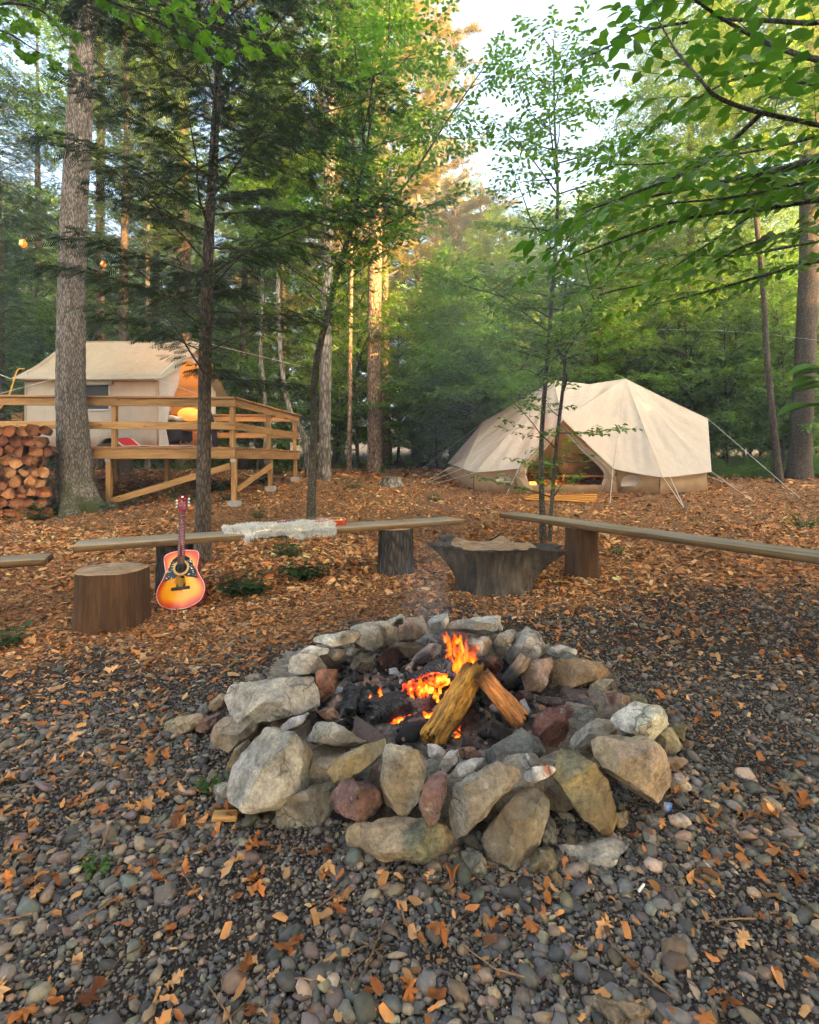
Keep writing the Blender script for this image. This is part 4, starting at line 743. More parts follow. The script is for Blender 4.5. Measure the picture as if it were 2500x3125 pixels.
rail(D(.01, .025, 0), D(LF, .025, 0)); rail(D(.025, .05, 0), D(.025, LS-.02, 0)); rail(D(.1, 4.045, 0), D(LF, 4.045, 0))
q = D(2.3, .04, 0); board('brace', D(2.28, .03, tz(q[0], q[1])+.14), D(.1, .03, DZ-.36), .038, .12, MT['pine_wood'], deck)
board('brace', D(.03, .16, tz(*c0)+.32), D(.03, 2.1, DZ-.36), .038, .12, MT['pine_wood'], deck)
# ------------------------------------------------------------------ the wall tent on the deck
wt = thing('wall_tent', 'cream canvas wall tent standing on the timber deck', 'tent', (-6.6, 13, DZ))
N0, N1 = np.array(P(484, 1140, 11.6)), np.array(P(75, 1137, 11.6)); EZ = N0[2]; N1[2] = EZ
FB = np.array((-5.12, 14.4, EZ)); FBL = np.array((-8.1, 14.4, EZ)); RD0 = np.array((-5.2, 13.0, 4.12)); RD1 = np.array((-8.05, 13.0, 4.12))
mb = MB()
ov = np.array((0, -.22, -.14)); ovb = np.array((0, .22, -.14)); e0 = np.array((.28, 0, 0)); e1 = np.array((-.14, 0, 0))
def roofpatch(mb, r0, r1, a1, a0, sg, nu=44, nv=16):
    U, V = np.meshgrid(np.linspace(0, 1, nu), np.linspace(0, 1, nv), indexing='ij'); U = U.ravel()[:, None]; V = V.ravel()[:, None]
    v = (r0*(1-U)+r1*U)*(1-V)+(a0*(1-U)+a1*U)*V; s = np.sin(np.pi*V[:, 0]); sc = np.abs(np.sin(U[:, 0]*np.pi*4)); v[:, 2] -= sg*s*(1+.0*sc)+.03*V[:, 0]**3*sc+.02*s*sc; v[:, 2] += .012*np.array([mn.noise(Vector((u*9, w*4, 0))) for u, w in zip(U[:, 0], V[:, 0])])
    i, j = np.meshgrid(np.arange(nu-1), np.arange(nv-1), indexing='ij'); mb.add(v, np.stack([i*nv+j, (i+1)*nv+j, (i+1)*nv+j+1, i*nv+j+1], -1).reshape(-1, 4))
roofpatch(mb, RD0+e0, RD1+e1, N1+ov+e1, N0+ov+e0*.6, .08); roofpatch(mb, RD0+e0, RD1+e1, FBL+ovb+e1, FB+ovb+e0, .08)
ro = obj('roof', mb, MT['canvas_r'], wt)
mb = MB(); v, f = tube([RD0+e0+np.array((0, 0, .01)), RD1+e1+np.array((0, 0, .01))], .018, 6); mb.add(v, f); obj('ridge_seam', mb, MT['canvas_r'], ro)
mb = MB(); v, f = tube(bez([N0+ov+e0*.6, (N0+N1)/2+ov+np.array((0, 0, -.02)), N1+ov+e1], 20), .012, 5); mb.add(v, f); obj('hem', mb, MT['canvas_r'], ro)
fl = lambda q: np.array((q[0], q[1], DZ+.005))
wx0, wx1 = P(272, 0, 11.6).x, P(332, 0, 11.6).x; wz0, wz1 = P(0, 1248, 11.6).z, P(0, 1172, 11.6).z
# near wall built round the window opening
mb = MB(); Yw = 11.6
def wq(x0, x1, z0, z1, s, nv=10): quad_patch(mb, (x0, Yw, z1), (x1, Yw, z1), (x1, Yw, z0), (x0, Yw, z0), max(4, int(abs(x1-x0)*12)), nv, .0, .018 if z0 < 2 else .006, 8, s, outw=(0, -1, 0))
wq(N1[0], wx0-.35, DZ, EZ, 1, 16); wq(wx1, N0[0], DZ, EZ, 2, 16); wq(wx0-.35, wx1, DZ, wz0, 3); wq(wx0-.35, wx1, wz1, EZ, 4, 5)
wl_ = obj('wall', mb, MT['canvas_w'], wt)
for x_ in (N0[0]-.02, N1[0]+.03):
    mb = MB(); v, f = tube([(x_, Yw-.012, DZ), (x_, Yw-.012, EZ)], .012, 5); mb.add(v, f); obj('wall_seam', mb, MT['canvas_w'], wl_)
for z_ in (DZ+.55, EZ-.17):
    for xa, xb in (((N1[0], wx0-.38), (wx1+.05, N0[0])) if z_ > 2.2 else ((N1[0], N0[0]),)):
        mb = MB(); v, f = tube([(xa, Yw-.014, z_), (xb, Yw-.014, z_)], .006, 5); mb.add(v, f); obj('wall_seam', mb, m_plain('seam_thread', (.3, .22, .15), .9), wl_)
win = board('window', (wx0-.35, Yw+.03, (wz0+wz1)/2), (wx1, Yw+.03, (wz0+wz1)/2), .01, wz1-wz0, MT['dark_net'], wt, bev=0)
for a, b, n_ in (((wx0-.37, Yw-.01, wz0-.02), (wx1+.03, Yw-.01, wz0-.02), 'window_hem'), ((wx1+.02, Yw-.01, wz0-.03), (wx1+.02, Yw-.01, wz1), 'window_hem'), ((wx0-.36, Yw-.03, wz1+.02), (wx1+.1, Yw-.05, wz1+.03), 'rolled_cover')):
    mb = MB(); v, f = tube(bez([a, (np.array(a)+np.array(b))/2+np.array((0, 0, -.01)), b], 10), .05 if n_[0] == 'r' else .018, 10); mb.add(v, f); o = link(n_, mb.mesh(n_, MT['flapw'])); o.parent = win; o.matrix_parent_inverse = win.matrix_basis.inverted()
mb = MB(); quad_patch(mb, N1, FBL, fl(FBL), fl(N1), 14, 10, 0, .01, 6, 2); tri_patch(mb, RD1, N1, FBL, 8, 0); quad_patch(mb, FB, FBL, fl(FBL), fl(FB), 14, 10, 0, .01, 6, 2); obj('wall', mb, MT['canvas_w'], wt)
# front gable: two flaps tied back from the doorway
def Fp(s, z): q = N0*(1-s)+FB*s; return np.array((q[0]+.01, q[1], z))
top = RD0+np.array((.0, 0, -.03))
mb = MB(); tri_patch(mb, Fp(0, EZ), Fp(.36, EZ+.55), Fp(.30, EZ-.1), 10, .02, wr=.02); quad_patch(mb, Fp(0, EZ), Fp(.30, EZ-.1), Fp(.10, DZ+.45), Fp(0, DZ), 14, 14, .0, .035, 16, 5); tri_patch(mb, Fp(0, EZ), top, Fp(.36, EZ+.55), 10, .02)
tri_patch(mb, Fp(0, DZ+.02), Fp(.10, DZ+.45), Fp(.16, DZ+.02), 6, .0); obj('door_flap', mb, MT['flapw'], wt)
mb = MB(); tri_patch(mb, Fp(1, EZ), Fp(.62, EZ+.5), Fp(.74, EZ-.2), 10, .02, wr=.02); quad_patch(mb, Fp(.74, EZ-.2), Fp(1, EZ), Fp(1, DZ), Fp(.90, DZ+.3), 12, 14, .0, .03, 14, 8); tri_patch(mb, Fp(1, EZ), top, Fp(.62, EZ+.5), 10, .02); obj('door_flap', mb, MT['flapw'], wt)
mb = MB(); tri_patch(mb, top, Fp(.36, EZ+.55), Fp(.62, EZ+.5), 8, .02); obj('gable', mb, MT['flapw'], wt)
mb = MB(); p = bez([Fp(.74, EZ-.2)+np.array((.02, 0, 0)), Fp(.84, DZ+.9)+np.array((.05, 0, 0)), Fp(.92, DZ+.4)+np.array((.06, 0, 0)), Fp(.95, DZ+.05)+np.array((.05, 0, 0))], 20); v, f = tube(p, np.interp(np.linspace(0, 1, 20), [0, .5, .8, 1], [.03, .07, .08, .05]), 10); mb.add(v, f); obj('tied_curtain', mb, m_plain('navy_cloth', (.012, .016, .03), .9), wt)
for a, b in (((N0+ov)*1.0, D(.55, .05, RZ)), (np.array(P(170, 1155, 11.3)), D(4.35, .04, RZ)), (FB+ovb+e0, D(.05, 3.9, RZ)), (RD0+e0, np.array(P(930, 1120, 15.0)))): rope('guy_rope', [a, b], .0045, MT['cord'], wt)
rope('guy_rope', [N1+ov+e1, np.array(P(-60, 1120, 11.2))], .007, MT['cord'], wt)
c_ = rope('extension_cable', [np.array(P(75, 1126, 11.3)), np.array(P(52, 1132, 11.2)), np.array(P(28, 1205, 11)), np.array(P(0, 1245, 10.9)), np.array(P(-40, 1290, 10.8))], .014, MT['yellow_cord'], None); tag(c_, 'yellow extension cable hanging beside the wall tent corner', 'cable')
# inside: bed, pillow, lamp on a stool
bed2 = thing('camp_bed', 'bed with dark drape inside the wall tent doorway', 'bed', (-6.2, 13.0, DZ))
pad('mattress', (-6.3, 12.95, DZ+.42), (1.9, 1.5, .55), MT['blanket_dark'], bed2, 3, .03, 8)
pad('bed_sheet', (-6.2, 12.85, DZ+.72), (1.7, 1.35, .14), m_plain('white_sheet', (.6, .58, .58), .9, nscale=9, amp=.5), bed2, 5, .05, 6)
for k, (c, dm, cl, rt, lab) in enumerate((((-5.75, 12.72, DZ+1.0), (.2, .62, .46), (.55, .54, .58), (0, -.3, .3), 'white pillow leaning on the bed in the wall tent'), ((-5.9, 13.15, DZ+1.0), (.16, .5, .44), (.035, .035, .045), (0, -.3, .1), 'dark grey pillow behind the white one in the wall tent'))):
    tag(pad('pillow', c, dm, m_plain('pillow_w%d' % k, cl, .9), None, k, .06, 3.2, rt), lab, 'pillow', 'pillows in the wall tent')
LP = np.array((-5.25, 13.05, DZ))
stool = thing('stool', 'small reddish wooden stool inside the wall tent doorway', 'stool', LP)
MT['red_wood'] = m_wood('red_wood', (.22, .05, .015), (.35, .09, .02), (.42, .13, .03), knots=False)
board('seat', LP+np.array((-.2, 0, .47)), LP+np.array((.2, 0, .47)), .42, .035, MT['red_wood'], stool)
for dx in (-.16, .16):
    for dy in (-.17, .17): board('leg', LP+np.array((dx, dy, 0)), LP+np.array((dx, dy, .45)), .04, .04, MT['red_wood'], stool, up=(0, 1, 0))
tl = thing('table_lamp', 'orange glowing feather lamp with thin tripod legs on the stool', 'lamp', LP+np.array((0, 0, .488)))
for k in range(3):
    a = k*2.1+.3; mb = MB(); v, f = tube([LP+np.array((.1*math.cos(a), .1*math.sin(a), .488)), LP+np.array((.02*math.cos(a), .02*math.sin(a), .70))], .006, 5); mb.add(v, f); obj('leg', mb, m_plain('brass', (.5, .3, .12), .4, metal=.6), tl)
t = NT('lamp_shade'); n = t.noise(t.coord('Object'), 14, 4); MT['shade'] = t.done(t.bsdf((.8, .4, .1), .9, **{'Emission Color': t.ramp(n, [(.3, (1.0, .25, .03)), (.7, (1.0, .5, .12))]), 'Emission Strength': .12}))
d = SPH3[0]; h = fbm(d*3.5, 3, 2); v = d*np.array((.26, .26, .155))*(1+.13*np.abs(h))[:, None]; mb = MB(); mb.add(v, SPH3[1]); link('lamp_shade', mb.mesh('lamp_shade', MT['shade']), tl, LP+np.array((0, 0, .84)))
ld = bpy.data.lights.new('lamp_light', 'POINT'); ld.energy = 11; ld.color = (1, .33, .06); ld.shadow_soft_size = .25; lo = bpy.data.objects.new('lamp_light', ld); C.objects.link(lo); lo.location = LP+np.array((-.35, .1, 1.35)); lo.parent = tl; lo.matrix_parent_inverse = Matrix.Translation(tl.location).inverted()
# red blanket on the deck
mb = MB(); nu, nv = 40, 16; U, V = np.meshgrid(np.linspace(0, 1, nu), np.linspace(0, 1, nv), indexing='ij'); U = U.ravel(); V = V.ravel()
b0 = c0+u2*1.0+v2*.55; v = np.stack([b0[0]+u2[0]*1.9*U+v2[0]*.7*V, b0[1]+u2[1]*1.9*U+v2[1]*.7*V, DZ+.02+.045*np.abs(np.array([mn.noise(Vector((a*5, b*3, 1))) for a, b in zip(U, V)]))+.16*sstep(.72, .86, U)*(1-sstep(.9, 1, U))], -1)
i, j = np.meshgrid(np.arange(nu-1), np.arange(nv-1), indexing='ij'); edge = (V < .08) | (V > .92) | (U > .97); mb.add(v, np.stack([i*nv+j, (i+1)*nv+j, (i+1)*nv+j+1, i*nv+j+1], -1).reshape(-1, 4), np.where(edge[:, None], (.6, .56, .5), np.where((U > .86)[:, None], (.012, .012, .02), (.50, .018, .02))))
o = obj('picnic_blanket', mb, m_vcol('red_blanket', .95, 90)); md = o.modifiers.new('thick', 'SOLIDIFY'); md.thickness = .012; tag(o, 'rumpled red blanket with white edge lying on the deck', 'blanket')
# ------------------------------------------------------------------ benches
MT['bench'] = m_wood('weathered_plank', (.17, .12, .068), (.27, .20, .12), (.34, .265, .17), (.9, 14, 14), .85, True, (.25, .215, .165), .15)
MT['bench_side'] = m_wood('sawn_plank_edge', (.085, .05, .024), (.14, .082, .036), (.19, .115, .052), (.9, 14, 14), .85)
MT['log_bark_dark'] = m_bark('bark_log', (.012, .01, .009), (.04, .033, .028), (.09, .078, .068), (16, 16, 3), .9, .012)
MT['peeled'] = m_bark('peeled_log', (.045, .022, .010), (.105, .055, .025), (.18, .10, .046), (30, 30, 2.4), .5, .006, vw=.06)
t = NT('end_grain'); v = t.n('TexCoord').outputs['Object']; s_ = t.n('SeparateXYZ', {0: v}); dd = t.n('VectorMath', {0: t.n('CombineXYZ', {0: s_.outputs[0], 1: s_.outputs[1]}).outputs[0]}, operation='LENGTH').outputs['Value']
w = t.math('SINE', t.math('MULTIPLY', t.math('ADD', dd, t.math('MULTIPLY', t.noise(v, 5, 3), .05)), 260.0)); n = t.noise(v, 9, 6, .7)
c = t.ramp(n, [(.3, (.13, .075, .04)), (.5, (.30, .19, .105)), (.7, (.42, .31, .2))]); c = t.mix(.25, c, t.ramp(w, [(0, .6), (1, 1.1)]), 'MULTIPLY')
MT['endgrain'] = t.done(t.bsdf(c, .85, t.bump(n, .5, .01), .2))
def round_log(name, c, r, z0, z1, bark, label, cat, group=None, taper=1.12, seed=0, parent=None, ecc=0.06, tilt=(0, 0)):
    """an upright sawn log: bark side and cut top"""
    rs_ = np.random.default_rng(seed); n, m = 48, 18; a = np.arange(n)*2*np.pi/n
    lob = 1+ecc*np.cos(a*2+seed)+.035*np.cos(a*5+seed*2)+.02*np.cos(a*9+seed)
    zz = np.linspace(z0, z1, m); v = []
    for i, z in enumerate(zz):
        k = 1+(taper-1)*(1-i/(m-1))**2; rr = r*k*lob*(1+.012*np.array([mn.noise(Vector((math.cos(x)*4, math.sin(x)*4, z*2+seed))) for x in a])*2)
        v.append(np.stack([rr*np.cos(a)+tilt[0]*(z-z0), rr*np.sin(a)+tilt[1]*(z-z0), np.full(n, z-z0)], -1))
    mb = MB(); i, j = np.meshgrid(np.arange(m-1), np.arange(n), indexing='ij'); q = np.stack([i*n+j, i*n+(j+1) % n, (i+1)*n+(j+1) % n, (i+1)*n+j], -1).reshape(-1, 4); mb.add(np.concatenate(v), q)
    topv = v[-1]; rings = [topv*np.array((s, s, 1))+np.array((tilt[0]*(z1-z0)*(1-s), tilt[1]*(z1-z0)*(1-s), .0)) for s in (1, .97, .7, .4, .15)]
    for k_, rg in enumerate(rings): rg[:, 2] += (.0 if k_ == 0 else .006+.006*np.array([mn.noise(Vector((x*9, y*9, seed))) for x, y, _ in rg]))
    cap = MB(); i, j = np.meshgrid(np.arange(4), np.arange(n), indexing='ij'); cap.add(np.concatenate(rings), {4: np.stack([i*n+j, i*n+(j+1) % n, (i+1)*n+(j+1) % n, (i+1)*n+j], -1).reshape(-1, 4), n: [4*n+np.arange(n)]})
    if parent is None:
        root = thing(name, label, cat, (c[0], c[1], z0), group); link('bark', mb.mesh('bark', bark), root, root.location); link('cut_top', cap.mesh('cut_top', MT['endgrain']), root, root.location); return root
    o = link(name, mb.mesh(name, bark), parent, (c[0], c[1], z0)); e = link('cut_end', cap.mesh('cut_end', MT['endgrain']), None); e.parent = o; return o
def plank(name, p0, p1, w, h, parent, seed=0):            # a rough sawn plank with uneven edges
    p0 = Vector(p0); p1 = Vector(p1); d = p1-p0; L = d.length; d.normalize(); s = Vector((0, 0, 1)).cross(d).normalized(); u = d.cross(s); n = 60; v = []
    for i in range(n):
        x = -L/2+L*i/(n-1); wob = [w/2*(1+.05*mn.noise(Vector((x*2.2, k*7, seed)))) for k in range(2)]; hh = [h/2*(1+.12*mn.noise(Vector((x*3, 3+k*5, seed)))) for k in range(4)]; b = .006
        v += [(x, wob[0]-b, hh[0]), (x, wob[0], hh[0]-b), (x, wob[0]*.99, -hh[1]), (x, -wob[1]*.99, -hh[2]), (x, -wob[1], hh[3]-b), (x, -wob[1]+b, hh[3])]
    q = [(i*6+j, (i+1)*6+j, (i+1)*6+(j+1) % 6, i*6+(j+1) % 6) for i in range(n-1) for j in range(6)]
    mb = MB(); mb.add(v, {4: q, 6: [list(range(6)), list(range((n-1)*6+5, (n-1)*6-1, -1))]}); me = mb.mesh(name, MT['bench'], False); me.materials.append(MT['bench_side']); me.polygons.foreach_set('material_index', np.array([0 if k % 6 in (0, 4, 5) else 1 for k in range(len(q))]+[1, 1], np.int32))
    o = bpy.data.objects.new(name, me); C.objects.link(o); M = Matrix((d, s, u)).transposed().to_4x4(); M.translation = (p0+p1)/2
    o.parent = parent; o.matrix_parent_inverse = Matrix.Translation(parent.location).inverted(); o.matrix_basis = M; return o
def benchline(p0, p1, w=.40): d = nrm(np.array(p1)-np.array(p0))[:2]; return np.array((-d[1], d[0], 0))*w/2
bl0, bl1 = np.array((-2.86, 4.64, .545)), np.array((.62, 6.24, .60))     # front top edge
off = benchline(bl0, bl1); bench = thing('plank_bench', 'long plank bench on two dark logs behind the guitar', 'bench', ((bl0+bl1)/2*np.array((1, 1, 0))+np.array((0, 0, .03))))
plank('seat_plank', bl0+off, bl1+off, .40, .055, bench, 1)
for px_, r_, y_, sd_ in ((535, .17, 5.28, 3), (1208, .185, 6.0, 5)):
    x_ = (px_-CX)/F*y_; tt = (x_-bl0[0])/(bl1[0]-bl0[0]); zt = bl0[2]+(bl1[2]-bl0[2])*tt-.03; g_ = tz(x_, y_); round_log('leg', (x_, y_), r_, g_-.03, zt, MT['log_bark_dark'], None, None, parent=bench, taper=1.08, seed=sd_)
br0, br1 = np.array((1.10, 6.72, .63)), np.array((3.15, 3.3, .60)); d_ = nrm(br1-br0); off2 = np.array((-d_[1], d_[0], 0))*.16
bench2 = thing('plank_bench', 'weathered grey plank bench on a brown log at the right', 'bench', (2.0, 5.2, .03))
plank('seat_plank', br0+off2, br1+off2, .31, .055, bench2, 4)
for tt, sd_ in ((.29, 8), (.9, 9)):
    q = br0+(br1-br0)*tt+off2; round_log('leg', (q[0], q[1]), .165, tz(q[0], q[1])-.03, q[2]-.03, MT['peeled'], None, None, parent=bench2, taper=1.06, seed=sd_)
bench3 = thing('plank_bench', 'end of a pale plank bench at the left edge', 'bench', (-3.9, 4.4, .02))
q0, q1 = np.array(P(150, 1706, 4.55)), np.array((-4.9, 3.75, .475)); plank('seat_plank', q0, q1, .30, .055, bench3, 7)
for tt in (.42, .9): q = q0+(q1-q0)*tt; round_log('leg', (q[0], q[1]), .14, tz(q[0], q[1])-.03, q[2]-.03, MT['log_bark_dark'], None, None, parent=bench3, seed=11)
# ------------------------------------------------------------------ log stool and burnt root table
sx, sy = (342-CX)/F*4.32, 4.32
round_log('log_stool', (sx, sy), .262, tz(sx, sy)-.02, .445, MT['peeled'], 'sawn brown log used as a stool left of the guitar', 'log stool', taper=1.07, seed=2, ecc=.02)
g_ = np.array(G(1512, 1808)); g_[1] += .12; rs = np.random.default_rng(8)
root = thing('stump_table', 'blackened upturned stump with spreading roots and flat sawn top', 'stump', (g_[0], g_[1], g_[2]))
n, m = 120, 40; th_ = np.arange(n)*2*np.pi/n; ppr = [(math.pi*1.04, .30, .26, .05), (math.pi*.80, .26, .2, .07), (math.pi*1.94, .34, .2, -.03), (.20, .36, .16, -.005), (1.25, .10, .16, .06)]
v = []
for i in range(m):
    u = i/(m-1); rr = .35+.045*u-.05*math.sin(u*3.0)+.05*(1-u)**4; r_ = np.full(n, rr); lift = np.zeros(n)
    for a0, ln, wd, lf in ppr:
        da = np.abs((th_-a0+np.pi) % (2*np.pi)-np.pi); g2 = np.exp(-(da/wd)**2); r_ = r_+ln*g2*u**1.45; lift = lift+lf*g2*u**2
    r_ = r_*(1+.05*np.array([mn.fractal(Vector((math.cos(a)*2.5, math.sin(a)*2.5, u*1.0)), .9, 2, 4) for a in th_])+.02*np.sin(th_*23+np.sin(th_*5)))
    v.append(np.stack([r_*np.cos(th_), r_*np.sin(th_)*.82, -.03+.445*u+lift], -1))
mb = MB(); i, j = np.meshgrid(np.arange(m-1), np.arange(n), indexing='ij'); mb.add(np.concatenate(v), np.stack([i*n+j, i*n+(j+1) % n, (i+1)*n+(j+1) % n, (i+1)*n+j], -1).reshape(-1, 4))
t = NT('burnt_root'); v_ = t.coord('Object', (16, 16, 3)); n1 = t.noise(v_, 1.0, 6, .7, .5); n2 = t.noise(t.coord('Object'), 3, 4)
c = t.mix(t.ramp(n2, [(.45, 0.0), (.7, .8)]), t.ramp(n1, [(.3, (.010, .009, .008)), (.6, (.05, .040, .033)), (.8, (.12, .10, .083))]), t.ramp(n1, [(.35, (.045, .034, .026)), (.65, (.20, .16, .125)), (.85, (.34, .29, .24))]))
link('burnt_side', mb.mesh('burnt_side', t.done(t.bsdf(c, .85, t.bump(n1, 1.0, .02), .25))), root, root.location)
tv = v[-1]; cap = MB(); lim = np.minimum(1.0, .44/np.maximum(np.hypot(tv[:, 0], tv[:, 1]/.82), .1)); rings = [np.column_stack([tv[:, :2]*(s*(lim*(1+.10*np.array([mn.noise(Vector((math.cos(a)*2.5, math.sin(a)*2.5, 9))) for a in th_]))))[:, None], tv[:, 2]]) for s in (1.0, .985, .85, .65, .4, .15)]
side_top = MB(); s0_, s1_ = tv.copy(), rings[0].copy(); s0_[:, 2] += .004; s1_[:, 2] = .415+(s1_[:, 2]-.415)*.8+.012; sm_ = (s0_+s1_)/2; sm_[:, 2] += .012+.02*np.array([mn.noise(Vector((math.cos(a)*3, math.sin(a)*3, 5))) for a in th_]); j_ = np.arange(n); side_top.add(np.concatenate([s0_, sm_, s1_]), np.concatenate([np.stack([k_*n+j_, k_*n+(j_+1) % n, (k_+1)*n+(j_+1) % n, (k_+1)*n+j_], -1) for k_ in range(2)])); link('root_spurs', side_top.mesh('root_spurs', bpy.data.materials['burnt_root']), root, root.location)
for k_, rg in enumerate(rings):
    s = (1.0, .985, .85, .65, .4, .15)[k_]; rg[:, 2] = .415+(rg[:, 2]-.415)*.8*s**2+.012+(.0 if k_ == 0 else .004)+.008*np.array([mn.noise(Vector((x*7, y*7, 2))) for x, y, _ in rg])*(k_ > 0)
i, j = np.meshgrid(np.arange(5), np.arange(n), indexing='ij'); cap.add(np.concatenate(rings), {4: np.stack([i*n+j, i*n+(j+1) % n, (i+1)*n+(j+1) % n, (i+1)*n+j], -1).reshape(-1, 4), n: [5*n+np.arange(n)]})
link('cut_top', cap.mesh('cut_top', MT['endgrain']), root, root.location)
g_ = np.array(G(1195, 1482)); o = round_log('tree_stump', (g_[0], g_[1]), .24, g_[2]-.03, g_[2]+.2, MT['grey_bark'], 'low grey cut stump left of the bell tent', 'stump', taper=1.5, seed=21)
# ------------------------------------------------------------------ guitars
def gmat(name, a): return m_vcol(name, .18, 14, (.96, 1.04), .0, .001, .5)
MT['lacquer'] = gmat('guitar_lacquer', 0); MT['fret'] = m_plain('fretboard', (.10, .032, .02), .5); MT['head'] = m_plain('headstock', (.20, .015, .022), .25, .5)
MT['ivory'] = m_plain('ivory', (.72, .68, .55), .4, .4); MT['guard'] = m_plain('pickguard', (.018, .022, .026), .35, .5)
def guitar(org, xaxis, zaxis, yaxis, label, scale=1.0, side=(.16, .012, .008), detail=True):
    """local: z along the neck, x across, y out of the soundboard; origin at the foot of the body"""
    root = thing('guitar', label, 'guitar', (0, 0, 0)); M = Matrix((xaxis, yaxis, zaxis)).transposed().to_4x4(); M.translation = Vector(org)
    def add(name, mb, mat, parent=None, smooth=True):
        o = link(name, mb.mesh(name, mat, smooth)); o.parent = parent or root; return o
    zz = [0, .01, .05, .12, .19, .26, .32, .38, .44, .48, .50]; hw = [.0, .075, .155, .19, .185, .150, .128, .135, .142, .115, .0]
    zc = np.linspace(0, 1, 60); al = np.interp(zc, np.linspace(0, 1, 11), zz); 
    pz = bez([(h, z, 0) for h, z in zip(hw, zz)], 60); right = pz[:, :2]; outl = np.concatenate([right, (right*np.array((-1, 1)))[::-1][1:-1]]); n = len(outl); c2 = np.array((0, .22)); dep = .105
    rings = []; cols = []
    for s, y in ((1.0, -dep), (1.0, 0.0)): rings.append(np.column_stack([outl[:, 0]*s, np.full(n, y), outl[:, 1]])); cols.append(np.tile(side, (n, 1)))
    mb = MB(); i = np.arange(n); mb.add(np.concatenate(rings), np.stack([i, n+i, n+(i+1) % n, (i+1) % n], -1), np.concatenate(cols)); body = add('body_side', mb, MT['lacquer'])
    for y, nm in ((0.0, 'soundboard'), (-dep, 'body_back')):
        mb = MB(); rg = []; cl = []
        for s in (1.0, .96, .9, .8, .65, .45, .2):
            q = c2+(outl-c2)*s; rg.append(np.column_stack([q[:, 0], np.full(n, y+(.004*(1-s) if y == 0 else 0)), q[:, 1]])); k = sstep(.66, .98, np.full(n, s)+.05*np.sin(np.arange(n)*.3))
            a = np.array((.80, .34, .015)); b = np.array((.55, .035, .012)); mid = np.array((.75, .15, .012)); kk = k[:, None]; cl.append(np.where(kk < .5, a*(1-2*kk)+mid*2*kk, mid*(2-2*kk)+b*(2*kk-1)) if y == 0 else np.tile(side, (n, 1)))
        i, j = np.meshgrid(np.arange(6), np.arange(n), indexing='ij'); q = np.stack([i*n+j, (i+1)*n+j, (i+1)*n+(j+1) % n, i*n+(j+1) % n], -1).reshape(-1, 4)
        mb.add(np.concatenate(rg), {4: q, n: [6*n+np.arange(n)]}, np.concatenate(cl)); add(nm, mb, MT['lacquer'])
    mb = MB(); v, f = tube(np.column_stack([outl[:, 0], np.full(n, .001), outl[:, 1]])[list(range(n))+[0]], .0035, 5, False); mb.add(v, f); add('binding', mb, m_plain('binding', (.68, .42, .40), .4))
    def disc(name, r0, r1, y, zc_, mat):
        a = np.arange(40)*2*np.pi/40; mb = MB(); ra = [np.column_stack([r*np.cos(a), np.full(40, yy), zc_+r*np.sin(a)]) for r, yy in ((r1, y-.003), (r1, y), (r0, y), (r0, y-.003))]; i = np.arange(40)
        mb.add(np.concatenate(ra), np.concatenate([np.stack([k*40+i, k*40+(i+1) % 40, (k+1)*40+(i+1) % 40, (k+1)*40+i], -1) for k in range(3)])); return add(name, mb, mat)
    if detail:
        gp = [(.012, .285), (.05, .262), (.075, .258), (.10, .252), (.135, .235), (.128, .28), (.118, .315), (.10, .35), (.09, .39), (.065, .425), (.035, .445), (.012, .45)]
        for sgn in (1, -1):
            p = np.array([(x*sgn, z) for x, z in gp]); k = len(p); mb = MB(); mb.add(np.concatenate([np.column_stack([p[:, 0], np.full(k, y), p[:, 1]]) for y in (.0052, .0075)]), {k: [list(range(k)), list(range(k, 2*k))[::-1]], 4: [(i, (i+1) % k, k+(i+1) % k, k+i) for i in range(k)]}); pg = add('pickguard', mb, MT['guard'], None, False)
            rr = np.random.default_rng(4+sgn); mb = MB()
            for _ in range(26):
                z = rr.uniform(.265, .41); x = sgn*rr.uniform(.045+.0*(z), .118-.3*max(0, z-.32)); a = np.arange(5)*2*np.pi/5+rr.uniform(0, 6); r_ = rr.uniform(.003, .007); mb.add(np.column_stack([x+r_*np.cos(a), np.full(5, .0085), z+r_*.7*np.sin(a)]), {5: [[0, 1, 2, 3, 4]]})
            ob = add('inlay_flowers', mb, MT['ivory'], pg, False)
    disc('sound_hole', .0, .048, .0092, .345, m_plain('hole', (.008, .005, .004), .9)); disc('rosette', .048, .066, .0098, .345, m_plain('rosette', (.55, .33, .12), .35))
    bb = MB(); a = boxmesh(.15, .012, .026, .004); a.materials.append(m_plain('bridge', (.012, .012, .013), .4)); o = link('bridge', a); o.parent = root; o.location = (0, .010, .17)
    mb = MB(); w0, w1 = .029, .022; z0, z1 = .375, .845
    mb.add([(-w0, .008, z0), (w0, .008, z0), (w0, .017, z0), (-w0, .017, z0), (-w1, .008, z1), (w1, .008, z1), (w1, .017, z1), (-w1, .017, z1)], [(0, 1, 2, 3), (7, 6, 5, 4), (0, 4, 5, 1), (1, 5, 6, 2), (2, 6, 7, 3), (3, 7, 4, 0)]); fb = add('fretboard', mb, MT['fret'], None, False)
    for k in range(16):
        z = z1-(z1-.20)*(1-2**(-(k+1)/12.0)); a = boxmesh(.05, .003, .0022, 0); a.materials.append(MT['steel']); o = link('fret', a); o.parent = fb; o.location = (0, .0175, z)
    for k in (3, 5, 7, 9, 12, 15):
        z = z1-(z1-.20)*(1-2**(-(k-.5)/12.0)); a = boxmesh(.006, .002, .006, 0); a.materials.append(MT['ivory']); o = link('fret_dot', a); o.parent = fb; o.location = (0, .0178, z)
    mb = MB(); v, f = tube([(0, -.004, .44), (0, -.002, .86)], [.026, .021], 10); mb.add(v, f); add('neck', mb, MT['head'])
